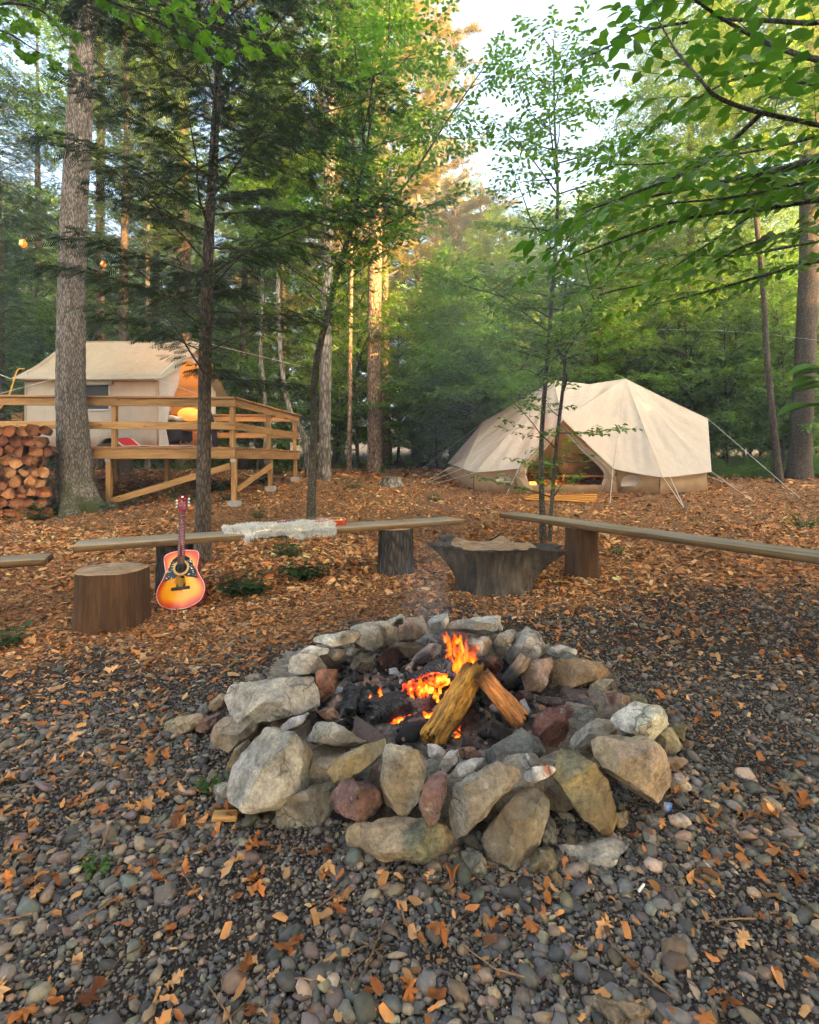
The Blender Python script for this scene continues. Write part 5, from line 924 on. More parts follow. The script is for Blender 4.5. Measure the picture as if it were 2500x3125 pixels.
    hp = np.array([(-.022, .845), (.022, .845), (.034, .88), (.041, 1.005), (.0, 1.0), (-.041, 1.005), (-.034, .88)]); k = len(hp); mb = MB(); mb.add(np.concatenate([np.column_stack([hp[:, 0], np.full(k, y), hp[:, 1]]) for y in (.012, -.006)]), {k: [list(range(k)), list(range(k, 2*k))[::-1]], 4: [(i, (i+1) % k, k+(i+1) % k, k+i) for i in range(k)]}); hd = add('headstock', mb, MT['head'], None, False)
    disc('nut', .0, .006, .018, .848, MT['ivory'])
    for sgn in (-1, 1):
        for z in (.905, .935, .965):
            a = pad('tuning_peg', (0, 0, 0), (.018, .014, .016), MT['ivory'], None); a.parent = hd; a.location = (sgn*.052, .0, z)
            mb = MB(); v, f = tube([(sgn*.022, .011, z), (sgn*.022, .02, z)], .004, 6); mb.add(v, f); add('string_post', mb, MT['steel'], hd)
    a = np.arange(12)*2*np.pi/12; mb = MB(); mb.add(np.column_stack([.013*np.cos(a), np.full(12, .0135), .988+.009*np.sin(a)]), {12: [list(range(12))]}); add('head_emblem', mb, MT['ivory'], hd, False)
    for k in range(6):
        x = (k-2.5)*.0072; mb = MB(); v, f = tube([(x*1.5, .0165, .17), (x, .0205, .85)], .0006, 3); mb.add(v, f); add('string', mb, MT['steel'])
    root.matrix_basis = M @ Matrix.Scale(scale, 4); return root
gb = np.array((-1.93, 4.60, .05)); gtop = np.array(P(519, 1530, 4.6)); 
gdir = nrm(np.array((-.145, .40, .86))); gx_ = nrm(np.cross(gdir, (0.12, -1, 0.1))); gy_ = np.cross(gdir, gx_)
if gy_[1] > 0: gx_, gy_ = -gx_, -gy_
guitar(gb, Vector(gx_), Vector(gdir), Vector(gy_), 'sunburst acoustic guitar leaning on the left plank bench', 1.03)
bd = nrm(bl1-bl0); q = bl0+(bl1-bl0)*((933+154-CX)/F*5.95-bl0[0])/(bl1[0]-bl0[0])+off*1.5; q[2] += .012
guitar(q+np.array((0, .02, .075)), Vector(nrm(np.cross(-bd, (0, .0, 1)))), Vector(-bd), Vector((0, 0, 1)), 'small red guitar lying flat on the left bench beside the sheepskin', .74, (.42, .05, .012), False)
# ------------------------------------------------------------------ sheepskin
rs = np.random.default_rng(17); nu, nv = 70, 34; U, V = np.meshgrid(np.linspace(0, 1, nu), np.linspace(0, 1, nv), indexing='ij'); U = U.ravel(); V = V.ravel()
xa = (712-CX)/F*5.35; xb = (1025-CX)/F*5.7; xs = xa+(xb-xa)*U; tb = (xs-bl0[0])/(bl1[0]-bl0[0]); fe = bl0[None]+(bl1-bl0)[None]*tb[:, None]; nrmv = off/np.linalg.norm(off)
dr = .065+.025*np.sin(U*9+1)+.012*np.sin(U*21); wid = np.where(U < .15, .35+4*U*.65/.6*.6, 1.0); wid = np.clip(wid, .3, 1); s = V*(.34*wid+dr*wid)   # from the back edge of the plank to the front and over
over = np.clip(s-.34*wid, 0, None); back_ = np.clip(.34-s-(1-wid)*.05, 0, None); pos = fe+nrmv[None]*back_[:, None]; pos[:, 2] = fe[:, 2]+.04-over*1.0; pos -= nrmv[None]*(np.minimum(over*4, 1)*.035)[:, None]
pos[:, 2] += .012+.035*np.array([mn.noise(Vector((a*6, b*4, 2))) for a, b in zip(U, V)])
mb = MB(); i, j = np.meshgrid(np.arange(nu-1), np.arange(nv-1), indexing='ij'); mb.add(pos, np.stack([i*nv+j, (i+1)*nv+j, (i+1)*nv+j+1, i*nv+j+1], -1).reshape(-1, 4), (.86, .83, .78))
MT['fleece'] = m_leaf('fleece', .25, (1, .97, .92), .9, gain=1.0, spec=.1)
skin = thing('sheepskin', 'fluffy cream sheepskin draped over the left plank bench', 'sheepskin', pos.mean(0)); o = obj('hide', mb, MT['fleece'], skin)
k = rs.integers(0, len(pos), 24000); base = pos[k]+rs.uniform(-.006, .006, (len(k), 3)); nrmls = np.where((over[k] > .01)[:, None], -nrmv[None]*.9+np.array((0, 0, -.25)), np.array((0, 0, 1.))-nrmv[None]*.15)
clump = np.array([mn.noise_vector(Vector(b)*26) for b in base]); d = nrm(nrmls*.8+.45*clump+np.array((0, 0, -.1))+.12*rs.standard_normal((len(k), 3))); ln = rs.uniform(.025, .05, len(k))
sv = np.array([(0, -.5, 0), (0, .5, 0), (.6, .3, .06), (.6, -.3, .06), (1, 0, -.05)], float); sf = np.array([(0, 1, 2), (0, 2, 3), (3, 2, 4)]); X = d; Yv = nrm(np.cross(d, rs.standard_normal((len(k), 3)))); Zv = np.cross(X, Yv)
mb = MB(); inst(mb, sv, sf, base, X, Yv, Zv, np.stack([ln, np.full(len(k), .0085), ln], -1), np.array((.86, .83, .78))*rs.uniform(.8, 1.15, (len(k), 1)))
o = link('wool', mb.mesh('wool', MT['fleece']), skin); o['kind'] = 'stuff'
t = NT('fairy'); MT['fairy'] = t.done(t.n('Emission', {'Color': (1, .62, .2, 1), 'Strength': .8}).outputs[0])
fl_ = thing('fairy_lights', 'string of tiny warm fairy lights trailing along the sheepskin', 'fairy lights', bl0+(bl1-bl0)*.4); pts = [bl0+(bl1-bl0)*(.30+.42*k/26)+nrmv*(.17+.09*math.sin(k*1.3))+np.array((0, 0, .075+.01*math.sin(k*2.2) if .40 < .30+.42*k/26 < .66 else .012)) for k in range(27)]
rope('wire', pts, .0012, MT['steel'], fl_)
for k in range(1, 26, 2): mb = MB(); mb.add(SPH3[0][:0] if False else sphere_lo(1)[0]*.0055+pts[k]+np.array((0, 0, .006)), sphere_lo(1)[1]); obj('bulb', mb, MT['fairy'], fl_)
# ------------------------------------------------------------------ woodpile
rs = np.random.default_rng(77); MT['cutwood'] = None
t = NT('cut_wood_end'); v = t.coord('Object'); n1 = t.noise(v, 30, 5, .7); c = t.mix(1.0, t.attr(), t.ramp(n1, [(.3, .6), (.7, 1.3)]), 'MULTIPLY'); MT['cutwood'] = t.done(t.bsdf(c, .85, t.bump(n1, .7, .01), .15))
row = 0; z = tz(-7, 9.4); col_n = 0
def firewood(x, y, z, s, lab=None):
    nn = rs.integers(4, 8); a = np.sort(rs.uniform(0, 6.28, nn)+np.arange(nn)*6.28/nn*3)% 6.283; a = np.sort((np.arange(nn)+rs.uniform(-.3, .3, nn))*6.283/nn+rs.uniform(0, 6)); r = s*rs.uniform(.75, 1.2, nn); p2 = np.stack([r*np.cos(a), r*np.sin(a)], -1); mid = (p2+np.roll(p2, -1, 0))/2*rs.uniform(.98, 1.1, (nn, 1)); p2 = np.stack([p2, mid], 1).reshape(-1, 2); nn = len(p2)
    L = .42+rs.uniform(-.05, .05); ys = [0.0, .004, .15, L]; sc = [.96, 1, 1.0, .97]; v = np.concatenate([np.column_stack([p2[:, 0]*k, np.full(nn, y_)+.008*rs.standard_normal(nn), p2[:, 1]*k]) for y_, k in zip(ys, sc)])
    endc = np.array([(.40, .165, .06), (.36, .12, .04), (.28, .10, .04), (.44, .21, .085), (.22, .08, .035)])[rs.integers(0, 5)]*rs.uniform(.75, 1.15); sidec = np.array((.12, .075, .05))*rs.uniform(.6, 1.5)
    cols = np.concatenate([np.tile(endc, (2*nn, 1)), np.tile(sidec, (2*nn, 1))]); i = np.arange(nn); q = np.concatenate([np.stack([k*nn+i, k*nn+(i+1) % nn, (k+1)*nn+(i+1) % nn, (k+1)*nn+i], -1) for k in range(3)])
    mb = MB(); mb.add(v, {4: q, nn: [np.arange(nn), 3*nn+np.arange(nn)[::-1]]}, cols); o = link('firewood_log', mb.mesh('firewood_log', MT['cutwood'], False), None, (x, y, z)); o.rotation_euler = (rs.uniform(-.04, .04), 0, .45+rs.uniform(-.08, .08)); tag(o, lab or 'split firewood log stacked end-on in the pile beside the big trunk', 'firewood', 'firewood stacked beside the big trunk'); return o
z0 = tz(-6.9, 9.3); xr = P(163, 0, 9.25).x
ORD = ['', 'first', 'second', 'third', 'fourth', 'fifth', 'sixth', 'seventh', 'eighth', 'ninth', 'tenth', 'eleventh', 'twelfth', 'thirteenth', 'fourteenth', 'fifteenth', 'sixteenth']
for r_ in range(9):
    zz_ = z0+.08+r_*.174
    for k in range(7):
        x = xr-.09-k*.205-(r_ % 2)*.1+rs.uniform(-.02, .02)
        firewood(x, 9.2+rs.uniform(-.05, .06), zz_+rs.uniform(-.02, .02), (.106 if r_ else .112)*rs.uniform(.85, 1.15), 'split firewood log, %s from the right in the %s row up of the pile' % (ORD[k+1], ORD[r_+1]))
# ------------------------------------------------------------------ lamps on wires
t = NT('bulb_glass'); MT['bulbglass'] = t.done(t.bsdf((.5, .16, .02), .1, **{'Emission Color': (1, .22, .03, 1), 'Emission Strength': .17})); t = NT('filament'); MT['filament'] = t.done(t.n('Emission', {'Color': (1, .6, .25, 1), 'Strength': .7}).outputs[0])
def bulb(p, s, label):
    root = thing('string_bulb', label, 'light bulb', p, 'bulbs hanging on the left'); u = np.linspace(0, 1, 16); prof = s*np.interp(u, [0, .1, .3, .55, .8, 1], [.02, .55, .95, 1, .55, .33])
    mb = MB(); v, f = tube(np.array(p)+np.column_stack([0*u, 0*u, -s*1.1+u*s*2.4]), prof, 14); mb.add(v, f); obj('glass', mb, MT['bulbglass'], root)
    mb = MB(); v, f = tube(np.array(p)+np.array([(0, 0, s*1.25), (0, 0, s*2.6), (0, 0, s*2.7)]), [s*.45, s*.42, s*.1], 10); mb.add(v, f); obj('socket', mb, MT['black_metal'], root)
    for a in (-.3, .3): mb = MB(); v, f = tube(np.array(p)+np.array([(a*s, -s*.98, -s*.5), (a*s*.7, -s*1.02, s*.6)]), s*.09, 5); mb.add(v, f); obj('filament', mb, MT['filament'], root)
pb1, pb2 = np.array(P(71, 744, 8.5)), np.array(P(315, 806, 10.6)); bulb(pb1, .055, 'glowing bulb hanging left of the big trunk'); bulb(pb2, .05, 'glowing bulb hanging just right of the big trunk')
w_ = rope('wire', [np.array(P(-60, 650, 8)), pb1+np.array((0, 0, .3)), pb2+np.array((0, 0, .35)), np.array(P(640, 840, 6.7))], .0025, MT['black_metal'], None); tag(w_, 'thin pale wire carrying the hanging bulbs', 'wire')
def lantern(p, s, label):
    root = thing('hanging_lantern', label, 'lantern', p, 'lanterns hanging from wires'); u = np.linspace(0, 1, 14)
    mb = MB(); v, f = tube(np.array(p)+np.column_stack([0*u, 0*u, s*np.array([.0, .03, .06, .1, .16, .24, .3, .34, .36, .46, .56, .58, .62, .66])]), s*np.array([.50, .52, .48, .36, .27, .23, .21, .2, .26, .25, .24, .2, .1, .04]), 20); mb.add(v, f); obj('shade', mb, MT['black_metal'], root)
    for k in range(8):
        a = k*2*np.pi/8; mb = MB(); v, f = tube([np.array(p)+np.array((s*.22*math.cos(a), s*.22*math.sin(a), .02*s)), np.array(p)+np.array((s*.28*math.cos(a), s*.28*math.sin(a), -.3*s)), np.array(p)+np.array((s*.2*math.cos(a), s*.2*math.sin(a), -.52*s))], s*.014, 4); mb.add(v, f); obj('cage_wire', mb, MT['black_metal'], root)
    for zz_, rr_ in ((-.3, .28), (-.52, .2)):
        a = np.linspace(0, 2*np.pi, 20); mb = MB(); v, f = tube(np.array(p)+np.column_stack([s*rr_*np.cos(a), s*rr_*np.sin(a), np.full(20, zz_*s)]), s*.014, 4, False); mb.add(v, f); obj('cage_ring', mb, MT['black_metal'], root)
    mb = MB(); v, f = tube(np.array(p)+np.array([(0, 0, 0), (0, 0, -.1*s), (0, 0, -.25*s), (0, 0, -.34*s)]), s*np.array([.06, .1, .11, .03]), 12); mb.add(v, f); obj('bulb', mb, m_plain('clear_bulb', (.4, .38, .34), .15), root)
    return root
pl1, pl2 = np.array(P(755, 1182, 9.0)), np.array(P(1591, 1217, 10.5)); lantern(pl1, .30, 'black barn lantern hanging over the deck corner'); lantern(pl2, .24, 'caged black lantern hanging in front of the bell tent')
for a, b, c_, lab in ((np.array(P(640, 1090, 7.4)), pl1+np.array((0, 0, .2)), np.array(P(1010, 1210, 13)), 'wire holding the lantern over the deck'), (np.array(P(1180, 1120, 17)), pl2+np.array((0, 0, .16)), np.array(P(1720, 1130, 8.2)), 'wire holding the caged lantern')):
    tag(rope('wire', [a, b, c_], .005, MT['black_metal'], None), lab, 'wire')
tag(rope('wire', [np.array(P(2000, 1005, 16)), np.array(P(2250, 1012, 15)), np.array(P(2600, 1050, 13))], .003, MT['cord'], None), 'thin grey wire crossing the trees at the right', 'wire')
# loose things around the fire
def chip_block(c, dims, rot, mat, name, label, cat):
    me = boxmesh(*dims, .004); me.materials.append(mat); o = link(name, me, None, c, rot); return tag(o, label, cat)
g_ = G(687, 2512); chip_block((g_[0], g_[1], g_[2]+.025), (.085, .04, .022), (.1, .05, .15), MT['pine_wood'], 'wood_offcut', 'small orange wood offcut on the gravel left of the ring', 'wood scrap')
stone('N', [(1785, 3045), (1830, 3040), (1960, 3070), (2035, 3130), (1960, 3140), (1850, 3110)], .02, (.30, .215, .13), 22, .5, (0, -.1), (0, -.1, 1), label=None, parent=ring)
g_ = np.array(G(2040, 2492)); mb = MB(); v = np.array([(-.018, 0, .0), (.012, -.006, .004), (.02, .012, .03), (-.012, .008, .036), (0, -.012, .02)]); mb.add(v, np.array([(0, 1, 4), (1, 2, 4), (2, 3, 4), (3, 0, 4), (0, 3, 2), (0, 2, 1)]), np.array([(.6, .6, .65), (.02, .1, .35), (.03, .12, .4), (.6, .62, .66), (.1, .2, .45)])); tag(link('foil_wrapper', mb.mesh('foil_wrapper', m_vcol('wrapper', .3), False), None, g_+np.array((0, 0, .012))), 'crumpled blue and white wrapper by the tan boulder', 'wrapper')
g_ = np.array(G(1962, 2740)); o = log('cigarette_end', g_+np.array((-.012, 0, .02)), g_+np.array((.012, .02, .024)), .004, .004, m_plain('paper', (.7, .68, .64), .8), 8, 3); tag(o, 'white cigarette end lying in the gravel', 'cigarette end')
# ------------------------------------------------------------------ trees
def var(base, n, rg, a=.3, yel=.15):
    b = np.asarray(base)[None]*np.exp(a*.5*rg.standard_normal((n, 1))); y = yel*rg.standard_normal((n, 1)); return np.clip(b*np.concatenate([1+y, 1+.4*y, 1-.5*y], 1), .003, .7)
class Tree:
    def __init__(s, seed): s.rg = np.random.default_rng(seed); s.w = MB(); s.lp = []; s.lx = []; s.ln = []; s.ls = []; s.seed = seed
    def wood(s, path, r, n=5): v, f = tube(path, r, n, False); s.w.add(v, f)
    def curve(s, p, d, L, m=7, up=0.0, droop=0.0, wob=.08):
        d = nrm(d); pts = [np.array(p, float)]; step = L/(m-1); dd = d.copy()
        for i in range(m-1):
            dd = nrm(dd+np.array((0, 0, (up-droop*(i/(m-1)))/(m-1)))*1.0+wob*s.rg.standard_normal(3)*np.array((1, 1, .6))); pts.append(pts[-1]+dd*step)
        return np.array(pts)
    def leaf(s, p, x, n, sc): s.lp.append(p); s.lx.append(x); s.ln.append(n); s.ls.append(sc)
    def twig(s, p, d, L, sp, ll, r=.004, droop=.15, flat=.3, wood=True, ang=.85, dirdown=.18):
        rg = s.rg; m = 5; pts = s.curve(p, d, L, m, 0, droop, .09)
        if wood: s.wood(pts, np.linspace(r, r*.4, m), 3)
        k = max(2, int(L/sp)); side = 1 if rg.uniform() < .5 else -1
        for i in range(k):
            t = (i+.6)/k*(m-1); a = min(int(t), m-2); q = pts[a]+(pts[a+1]-pts[a])*(t-a); dd = nrm(pts[a+1]-pts[a]); sd = nrm(np.cross(dd, (0, 0, 1))+1e-6)*side; side = -side
            x = nrm(dd*rg.uniform(.35, .9)+sd*ang*rg.uniform(.6, 1.2)+np.array((0, 0, -dirdown+rg.uniform(-.2, .15)))); n = np.array((0, 0, 1.0))+flat*rg.standard_normal(3); n = nrm(n-(n@x)*x); s.leaf(q, x, n, ll*rg.uniform(.65, 1.2))
        dd = nrm(pts[-1]-pts[-2]); n = np.array((0, 0, 1.))+flat*rg.standard_normal(3); s.leaf(pts[-1], dd, nrm(n-(n@dd)*dd), ll)
    def limb(s, path, r0, r1, sec_sp, sec_len, sp, ll, start=.2, sides=6, twig_r=.004, flat=.3, droop=.15, taper=.55, third=0, wood=True):
        """a limb with side branches in a flat layer, each with leaves or, if third, with twigs of its own"""
        rg = s.rg; m = len(path); s.wood(path, np.linspace(r0, r1, m), sides); seg = np.linalg.norm(np.diff(path, axis=0), axis=1); L = seg.sum(); cum = np.concatenate([[0], np.cumsum(seg)]); side = 1 if rg.uniform() < .5 else -1; d = start*L
        while d < L:
            a = min(np.searchsorted(cum, d)-1, m-2); a = max(a, 0); t = (d-cum[a])/seg[a]; q = path[a]+(path[a+1]-path[a])*t; dd = nrm(path[a+1]-path[a]); sd = nrm(np.cross(dd, (0, 0, 1))+1e-6)*side; side = -side
            l = sec_len*(1-taper*(d/L))*rg.uniform(.6, 1.25); dv = dd*rg.uniform(.4, .9)+sd*rg.uniform(.5, 1.0)+np.array((0, 0, rg.uniform(-.12, .22)))
            if third:
                p2 = s.curve(q, dv, l, 6, .05, droop, .1); s.wood(p2, np.linspace(max(r0*.3, twig_r*1.6), twig_r, 6), 4)
                k = max(2, int(l/third)); sg = 1
                for i in range(k):
                    tt = (i+.7)/k*5; b = min(int(tt), 4); qq = p2[b]+(p2[b+1]-p2[b])*(tt-b); d2 = nrm(p2[b+1]-p2[b]); s2 = nrm(np.cross(d2, (0, 0, 1))+1e-6)*sg; sg = -sg
                    s.twig(qq, d2*rg.uniform(.4, .9)+s2*.8+np.array((0, 0, rg.uniform(-.15, .15))), third*rg.uniform(1.1, 2.0)*(1.1-.4*i/k), sp, ll, twig_r, droop, flat, wood)
                s.twig(p2[-1], p2[-1]-p2[-2], third*1.2, sp, ll, twig_r, droop, flat, wood)
            else: s.twig(q, dv, l, sp, ll, twig_r, droop, flat, wood)
            d += sec_sp*rg.uniform(.6, 1.4)
        s.twig(path[-1], path[-1]-path[-2], sec_len*.6, sp, ll, twig_r, droop, flat, wood)
    def leafmesh(s, name, tpl, base, mat, a=.3, yel=.15, wide=1.0):
        n = len(s.lp); mb = MB(); P_ = np.array(s.lp); X_ = nrm(np.array(s.lx)); N_ = np.array(s.ln); N_ = nrm(N_-(N_*X_).sum(1, keepdims=True)*X_); Y_ = np.cross(N_, X_); sc = np.array(s.ls)
        inst(mb, tpl[0], tpl[1], P_, X_, Y_, N_, np.stack([sc, sc*wide, sc], -1), var(base, n, s.rg, a, yel)); return mb.mesh(name, mat)
def trunkpath(pts, m=30): return bez(pts, m)
def pathpx(pts, Y): return [np.array(P(x, y, Y if np.isscalar(Y) else Y[i])) for i, (x, y) in enumerate(pts)]
def tree_thing(name, label, group, base, tr, bark, lm, loc=None):
    root = thing(name, label, 'tree', base, group); o = link('trunk', tr.w.mesh('trunk', bark)); o.parent = root
    if lm is not None: c = link('crown', lm); c.parent = root
    return root
def copy_tree(root, loc, rz, sc, label, group, name=None):
    r = root.copy(); C.objects.link(r); r.location = loc; r.rotation_euler = (0, 0, rz); r.scale = sc if not np.isscalar(sc) else (sc, sc, sc); r['label'] = label; r['group'] = group
    if name: r.name = name
    for ch in root.children: c = ch.copy(); C.objects.link(c); c.parent = r
    return r
def cluster(tpl, n, spread=1.0, seed=3, tilt=.3):          # a leafy twig end: n leaves of one template
    r_ = np.random.default_rng(seed); V = []; Fc = []
    for i in range(n):
        x0 = (i+.3)/n*1.7*spread; sg = 1 if i % 2 else -1; a = sg*r_.uniform(.5, 1.1); v = tpl[0]*r_.uniform(.75, 1.15); c_, s_ = math.cos(a), math.sin(a); t_ = r_.uniform(-tilt, tilt); z = v[:, 2]+t_*v[:, 1]-.12*v[:, 0]
        w = np.column_stack([c_*v[:, 0]-s_*v[:, 1]+x0, s_*v[:, 0]+c_*v[:, 1]+.15*r_.standard_normal(), z+.16*r_.standard_normal()*spread]); Fc.append(tpl[1]+sum(len(q) for q in V)); V.append(w)
    return np.concatenate(V), np.concatenate(Fc)
CL7 = cluster(LEAF2, 7, 1.5, 3, .4); CL10 = cluster(LEAF2, 10, 1.8, 4, .4); CL3 = cluster(LEAF8, 3, .9, 5); CL2 = cluster(LEAF12, 2, .8, 6)
# --- needles: a hemlock sprig is a flat fan of short needle rows; a pine tuft a brush of long needles
def sprig():
    v = []; f = []
    for i in range(7):
        x = i/7*.85; l = .34*(1-.55*i/7)
        for sg in (1, -1):
            n = len(v); v += [(x, 0, 0), (x+.05, .0, .0), (x+.10+l*.75, sg*l, -.10*l-.02*i), (x+.04+l*.65, sg*l*.92, -.10*l-.02*i)]; f += [(n, n+1, n+2), (n, n+2, n+3)]
    n = len(v); v += [(.8, .03, -.1), (.8, -.03, -.1), (1.08, 0, -.2)]; f += [(n, n+1, n+2)]; return np.array(v, float), np.array(f)
SPRIG = sprig()
def tuft(n=16, seed=1):
    r_ = np.random.default_rng(seed); v = []; f = []
    for i in range(n):
        d = nrm(np.array((.75, 0, 0))+.75*r_.standard_normal(3)); sd = nrm(np.cross(d, r_.standard_normal(3)))*.022; k = len(v); v += [sd, -sd, d]; f += [(k, k+1, k+2)]
    return np.array(v, float), np.array(f)
TUFT = tuft(11)
def hemlock(seed, path, r0, r1, zs, lens, n, ll=.13, elev=.15, droop=.9, dens=1.0, sec=.11, foliage_from=.12, sides=9):
    tr = Tree(seed); rg = tr.rg; p = trunkpath(path, 40); tr.wood(p, np.linspace(r0, r1, 40)*(1+.35*np.exp(-np.arange(40)/1.6)), sides); az = 0.0
    for i in range(n):
        h = (i+rg.uniform(0, 1))/n; z = zs[0]+(zs[1]-zs[0])*h; a = np.argmin(np.abs(p[:, 2]-z)); q = p[a]; az += 2.4+rg.uniform(-.5, .5); L = np.interp(h, [k[0] for k in lens], [k[1] for k in lens])*rg.uniform(.65, 1.2)
        d = np.array((math.cos(az), math.sin(az), elev+rg.uniform(-.15, .35))); b = tr.curve(q, d, L, 9, .1, droop, .06); tr.wood(b, np.linspace(max(.004, .0065*L+.002), .002, 9), 5)
        s_ = foliage_from*L; side = 1
        while s_ < L:
            t = s_/L*8; k = min(int(t), 7); qq = b[k]+(b[k+1]-b[k])*(t-k); dd = nrm(b[k+1]-b[k]); sd = nrm(np.cross(dd, (0, 0, 1)))*side; side = -side; l2 = (.12+.34*L*.5*math.sin(math.pi*min(1, (s_/L)**.8*.92+.05)))*rg.uniform(.6, 1.2)
            c = tr.curve(qq, dd*.65+sd*.8+np.array((0, 0, rg.uniform(-.15, .1))), l2, 4, 0, .55, .08); tr.wood(c, [.0025, .002, .0015, .001], 3)
            m = max(2, int(l2/.055*dens)); sg = 1
            for j in range(m):
                tt = (j+.5)/m*3; e = min(int(tt), 2); q3 = c[e]+(c[e+1]-c[e])*(tt-e); d3 = nrm(c[e+1]-c[e]); s3 = nrm(np.cross(d3, (0, 0, 1)))*sg; sg = -sg; x = nrm(d3*.7+s3*rg.uniform(.3, .9)+np.array((0, 0, rg.uniform(-.45, .0)))); nn = np.array((0, 0, 1.))+.3*rg.standard_normal(3); tr.leaf(q3, x, nn, ll*rg.uniform(.6, 1.15))
            s_ += sec*rg.uniform(.7, 1.3)
    return tr
def deciduous(seed, H, r0, crown0, nb, L0, leaf, sp, sec_sp, sec_len, third, prof, elev=.35, bend=.3, sides=8, flat=.35, wood=True, lean=(0, 0)):
    tr = Tree(seed); rg = tr.rg; p = trunkpath([(0, 0, -.1), (.02*H*rg.standard_normal()*.5+lean[0]*.3, .01*H*rg.standard_normal(), H*.33), (lean[0]*.7, lean[1]*.7, H*.66), (lean[0]+.02*H*rg.standard_normal(), lean[1], H)], 30); tr.wood(p, r0*(1-np.linspace(0, 1, 30))**.75*.97+.012, sides); az = rg.uniform(0, 6)
    for i in range(nb):
        h = (i+rg.uniform(0, .9))/nb; z = crown0+(H-crown0)*h*.98; a = np.argmin(np.abs(p[:, 2]-z)); az += 2.4+rg.uniform(-.4, .4); L = L0*np.interp(h, [k[0] for k in prof], [k[1] for k in prof])*rg.uniform(.7, 1.2)
        d = np.array((math.cos(az), math.sin(az), elev+.5*h+rg.uniform(-.15, .25))); b = tr.curve(p[a], d, L, 7, bend*.2, bend, .1); tr.limb(b, max(.012, .02*L), .006, sec_sp, sec_len*(.5+.5*L/L0), sp, leaf, .18, 5, .005, flat, .2, .5, third, wood)
    return tr
G_ = dict(maple=(.12, .22, .03), beech=(.13, .235, .042), lime=(.19, .275, .04), hem=(.022, .05, .019), hem2=(.05, .095, .034), pine=(.27, .22, .07), dark=(.12, .225, .045))
PROTO = {}
def proto(name, kind, bark, tr, lm): 
    r = tree_thing(name, 'x', 'x', (0, 0, 0), tr, bark, lm); PROTO[kind] = r; r['_used'] = 0; return r
tr = deciduous(11, 19, .24, 4.5, 44, 4.6, .15, .105, .42, 1.5, .42, [(0, .75), (.35, 1), (.7, .75), (1, .3)], wood=False, flat=.85); proto('forest_tree', 'maple', MT['grey_bark'], tr, tr.leafmesh('crown', CL7, G_['maple'], MT['leaf'], .35, .18))
tr = deciduous(12, 16, .18, 2.2, 46, 3.8, .14, .10, .4, 1.3, .42, [(0, .8), (.3, 1), (.7, .7), (1, .25)], wood=False, flat=.85); proto('forest_tree', 'lime', MT['grey_bark'], tr, tr.leafmesh('crown', CL7, G_['lime'], MT['leaf'], .3, .15))
tr = deciduous(13, 8.5, .075, .9, 34, 2.6, .13, .085, .26, .9, 0, [(0, .7), (.35, 1), (.75, .7), (1, .3)], elev=.15, wood=True, flat=.6); proto('understory_tree', 'under', MT['sapling_bark'], tr, tr.leafmesh('crown', CL10, G_['beech'], MT['leaf'], .3, .15))
tr = deciduous(14, 5.0, .045, .35, 30, 1.7, .12, .075, .2, .7, 0, [(0, .8), (.4, 1), (.8, .6), (1, .3)], elev=.15); proto('understory_tree', 'small', MT['sapling_bark'], tr, tr.leafmesh('crown', CL10, G_['dark'], MT['leaf'], .3, .15))
tr = hemlock(15, [(0, 0, -.1), (.05, 0, 6), (0, .1, 12), (0, 0, 17)], .2, .02, (1.0, 16.8), [(0, 2.9), (.3, 2.9), (.7, 1.9), (1, .5)], 105, .25, .1, .8, .8, .17); proto('hemlock_tree', 'hem', MT['dark_bark'], tr, tr.leafmesh('crown', SPRIG, G_['hem2'], MT['needle'], .3, .1))
def pine(seed, path, r0, r1, z0, z1, nb=50, L0=3.2, ll=.27):
    tr = Tree(seed); rg = tr.rg; p = trunkpath(path, 40); tr.wood(p, np.linspace(r0, r1, 40)*(1+.4*np.exp(-np.arange(40)/1.5)), 14); az = 0
    for i in range(nb):
        h = (i+rg.uniform())/nb; z = z0+(z1-z0)*h; a = np.argmin(np.abs(p[:, 2]-z)); az += 2.4+rg.uniform(-.5, .5); L = L0*(1-.65*h)*rg.uniform(.5, 1.2); b = tr.curve(p[a], (math.cos(az), math.sin(az), .15+rg.uniform(-.2, .4)), L, 7, .25, .1, .12); tr.wood(b, np.linspace(.018*L+.008, .006, 7), 5)
        for j in range(int(13*L/1.5)):
            t = rg.uniform(.2, 1)*6; k = min(int(t), 5); q = b[k]+(b[k+1]-b[k])*(t-k); c = tr.curve(q, nrm(b[k+1]-b[k])+.8*rg.standard_normal(3)*np.array((1, 1, .5)), rg.uniform(.25, .7), 4, .1, 0, .15); tr.wood(c, [.005, .004, .003, .002], 3)
            for e in range(10): tt = rg.uniform(.25, 1)*3; kk = min(int(tt), 2); d = nrm(c[kk+1]-c[kk]); tr.leaf(c[kk]+(c[kk+1]-c[kk])*(tt-kk), nrm(d+.3*rg.standard_normal(3)), rg.standard_normal(3), ll*rg.uniform(.7, 1.2))
    return tr
tr = pine(16, [(0, 0, -.2), (.1, 0, 8), (.05, 0, 16), (0, 0, 24)], .26, .03, 7.5, 23.8, 60); proto('pine_tree', 'pine', MT['pine_bark'], tr, tr.leafmesh('crown', TUFT, G_['pine'], MT['needle_pine'], .25, .1))
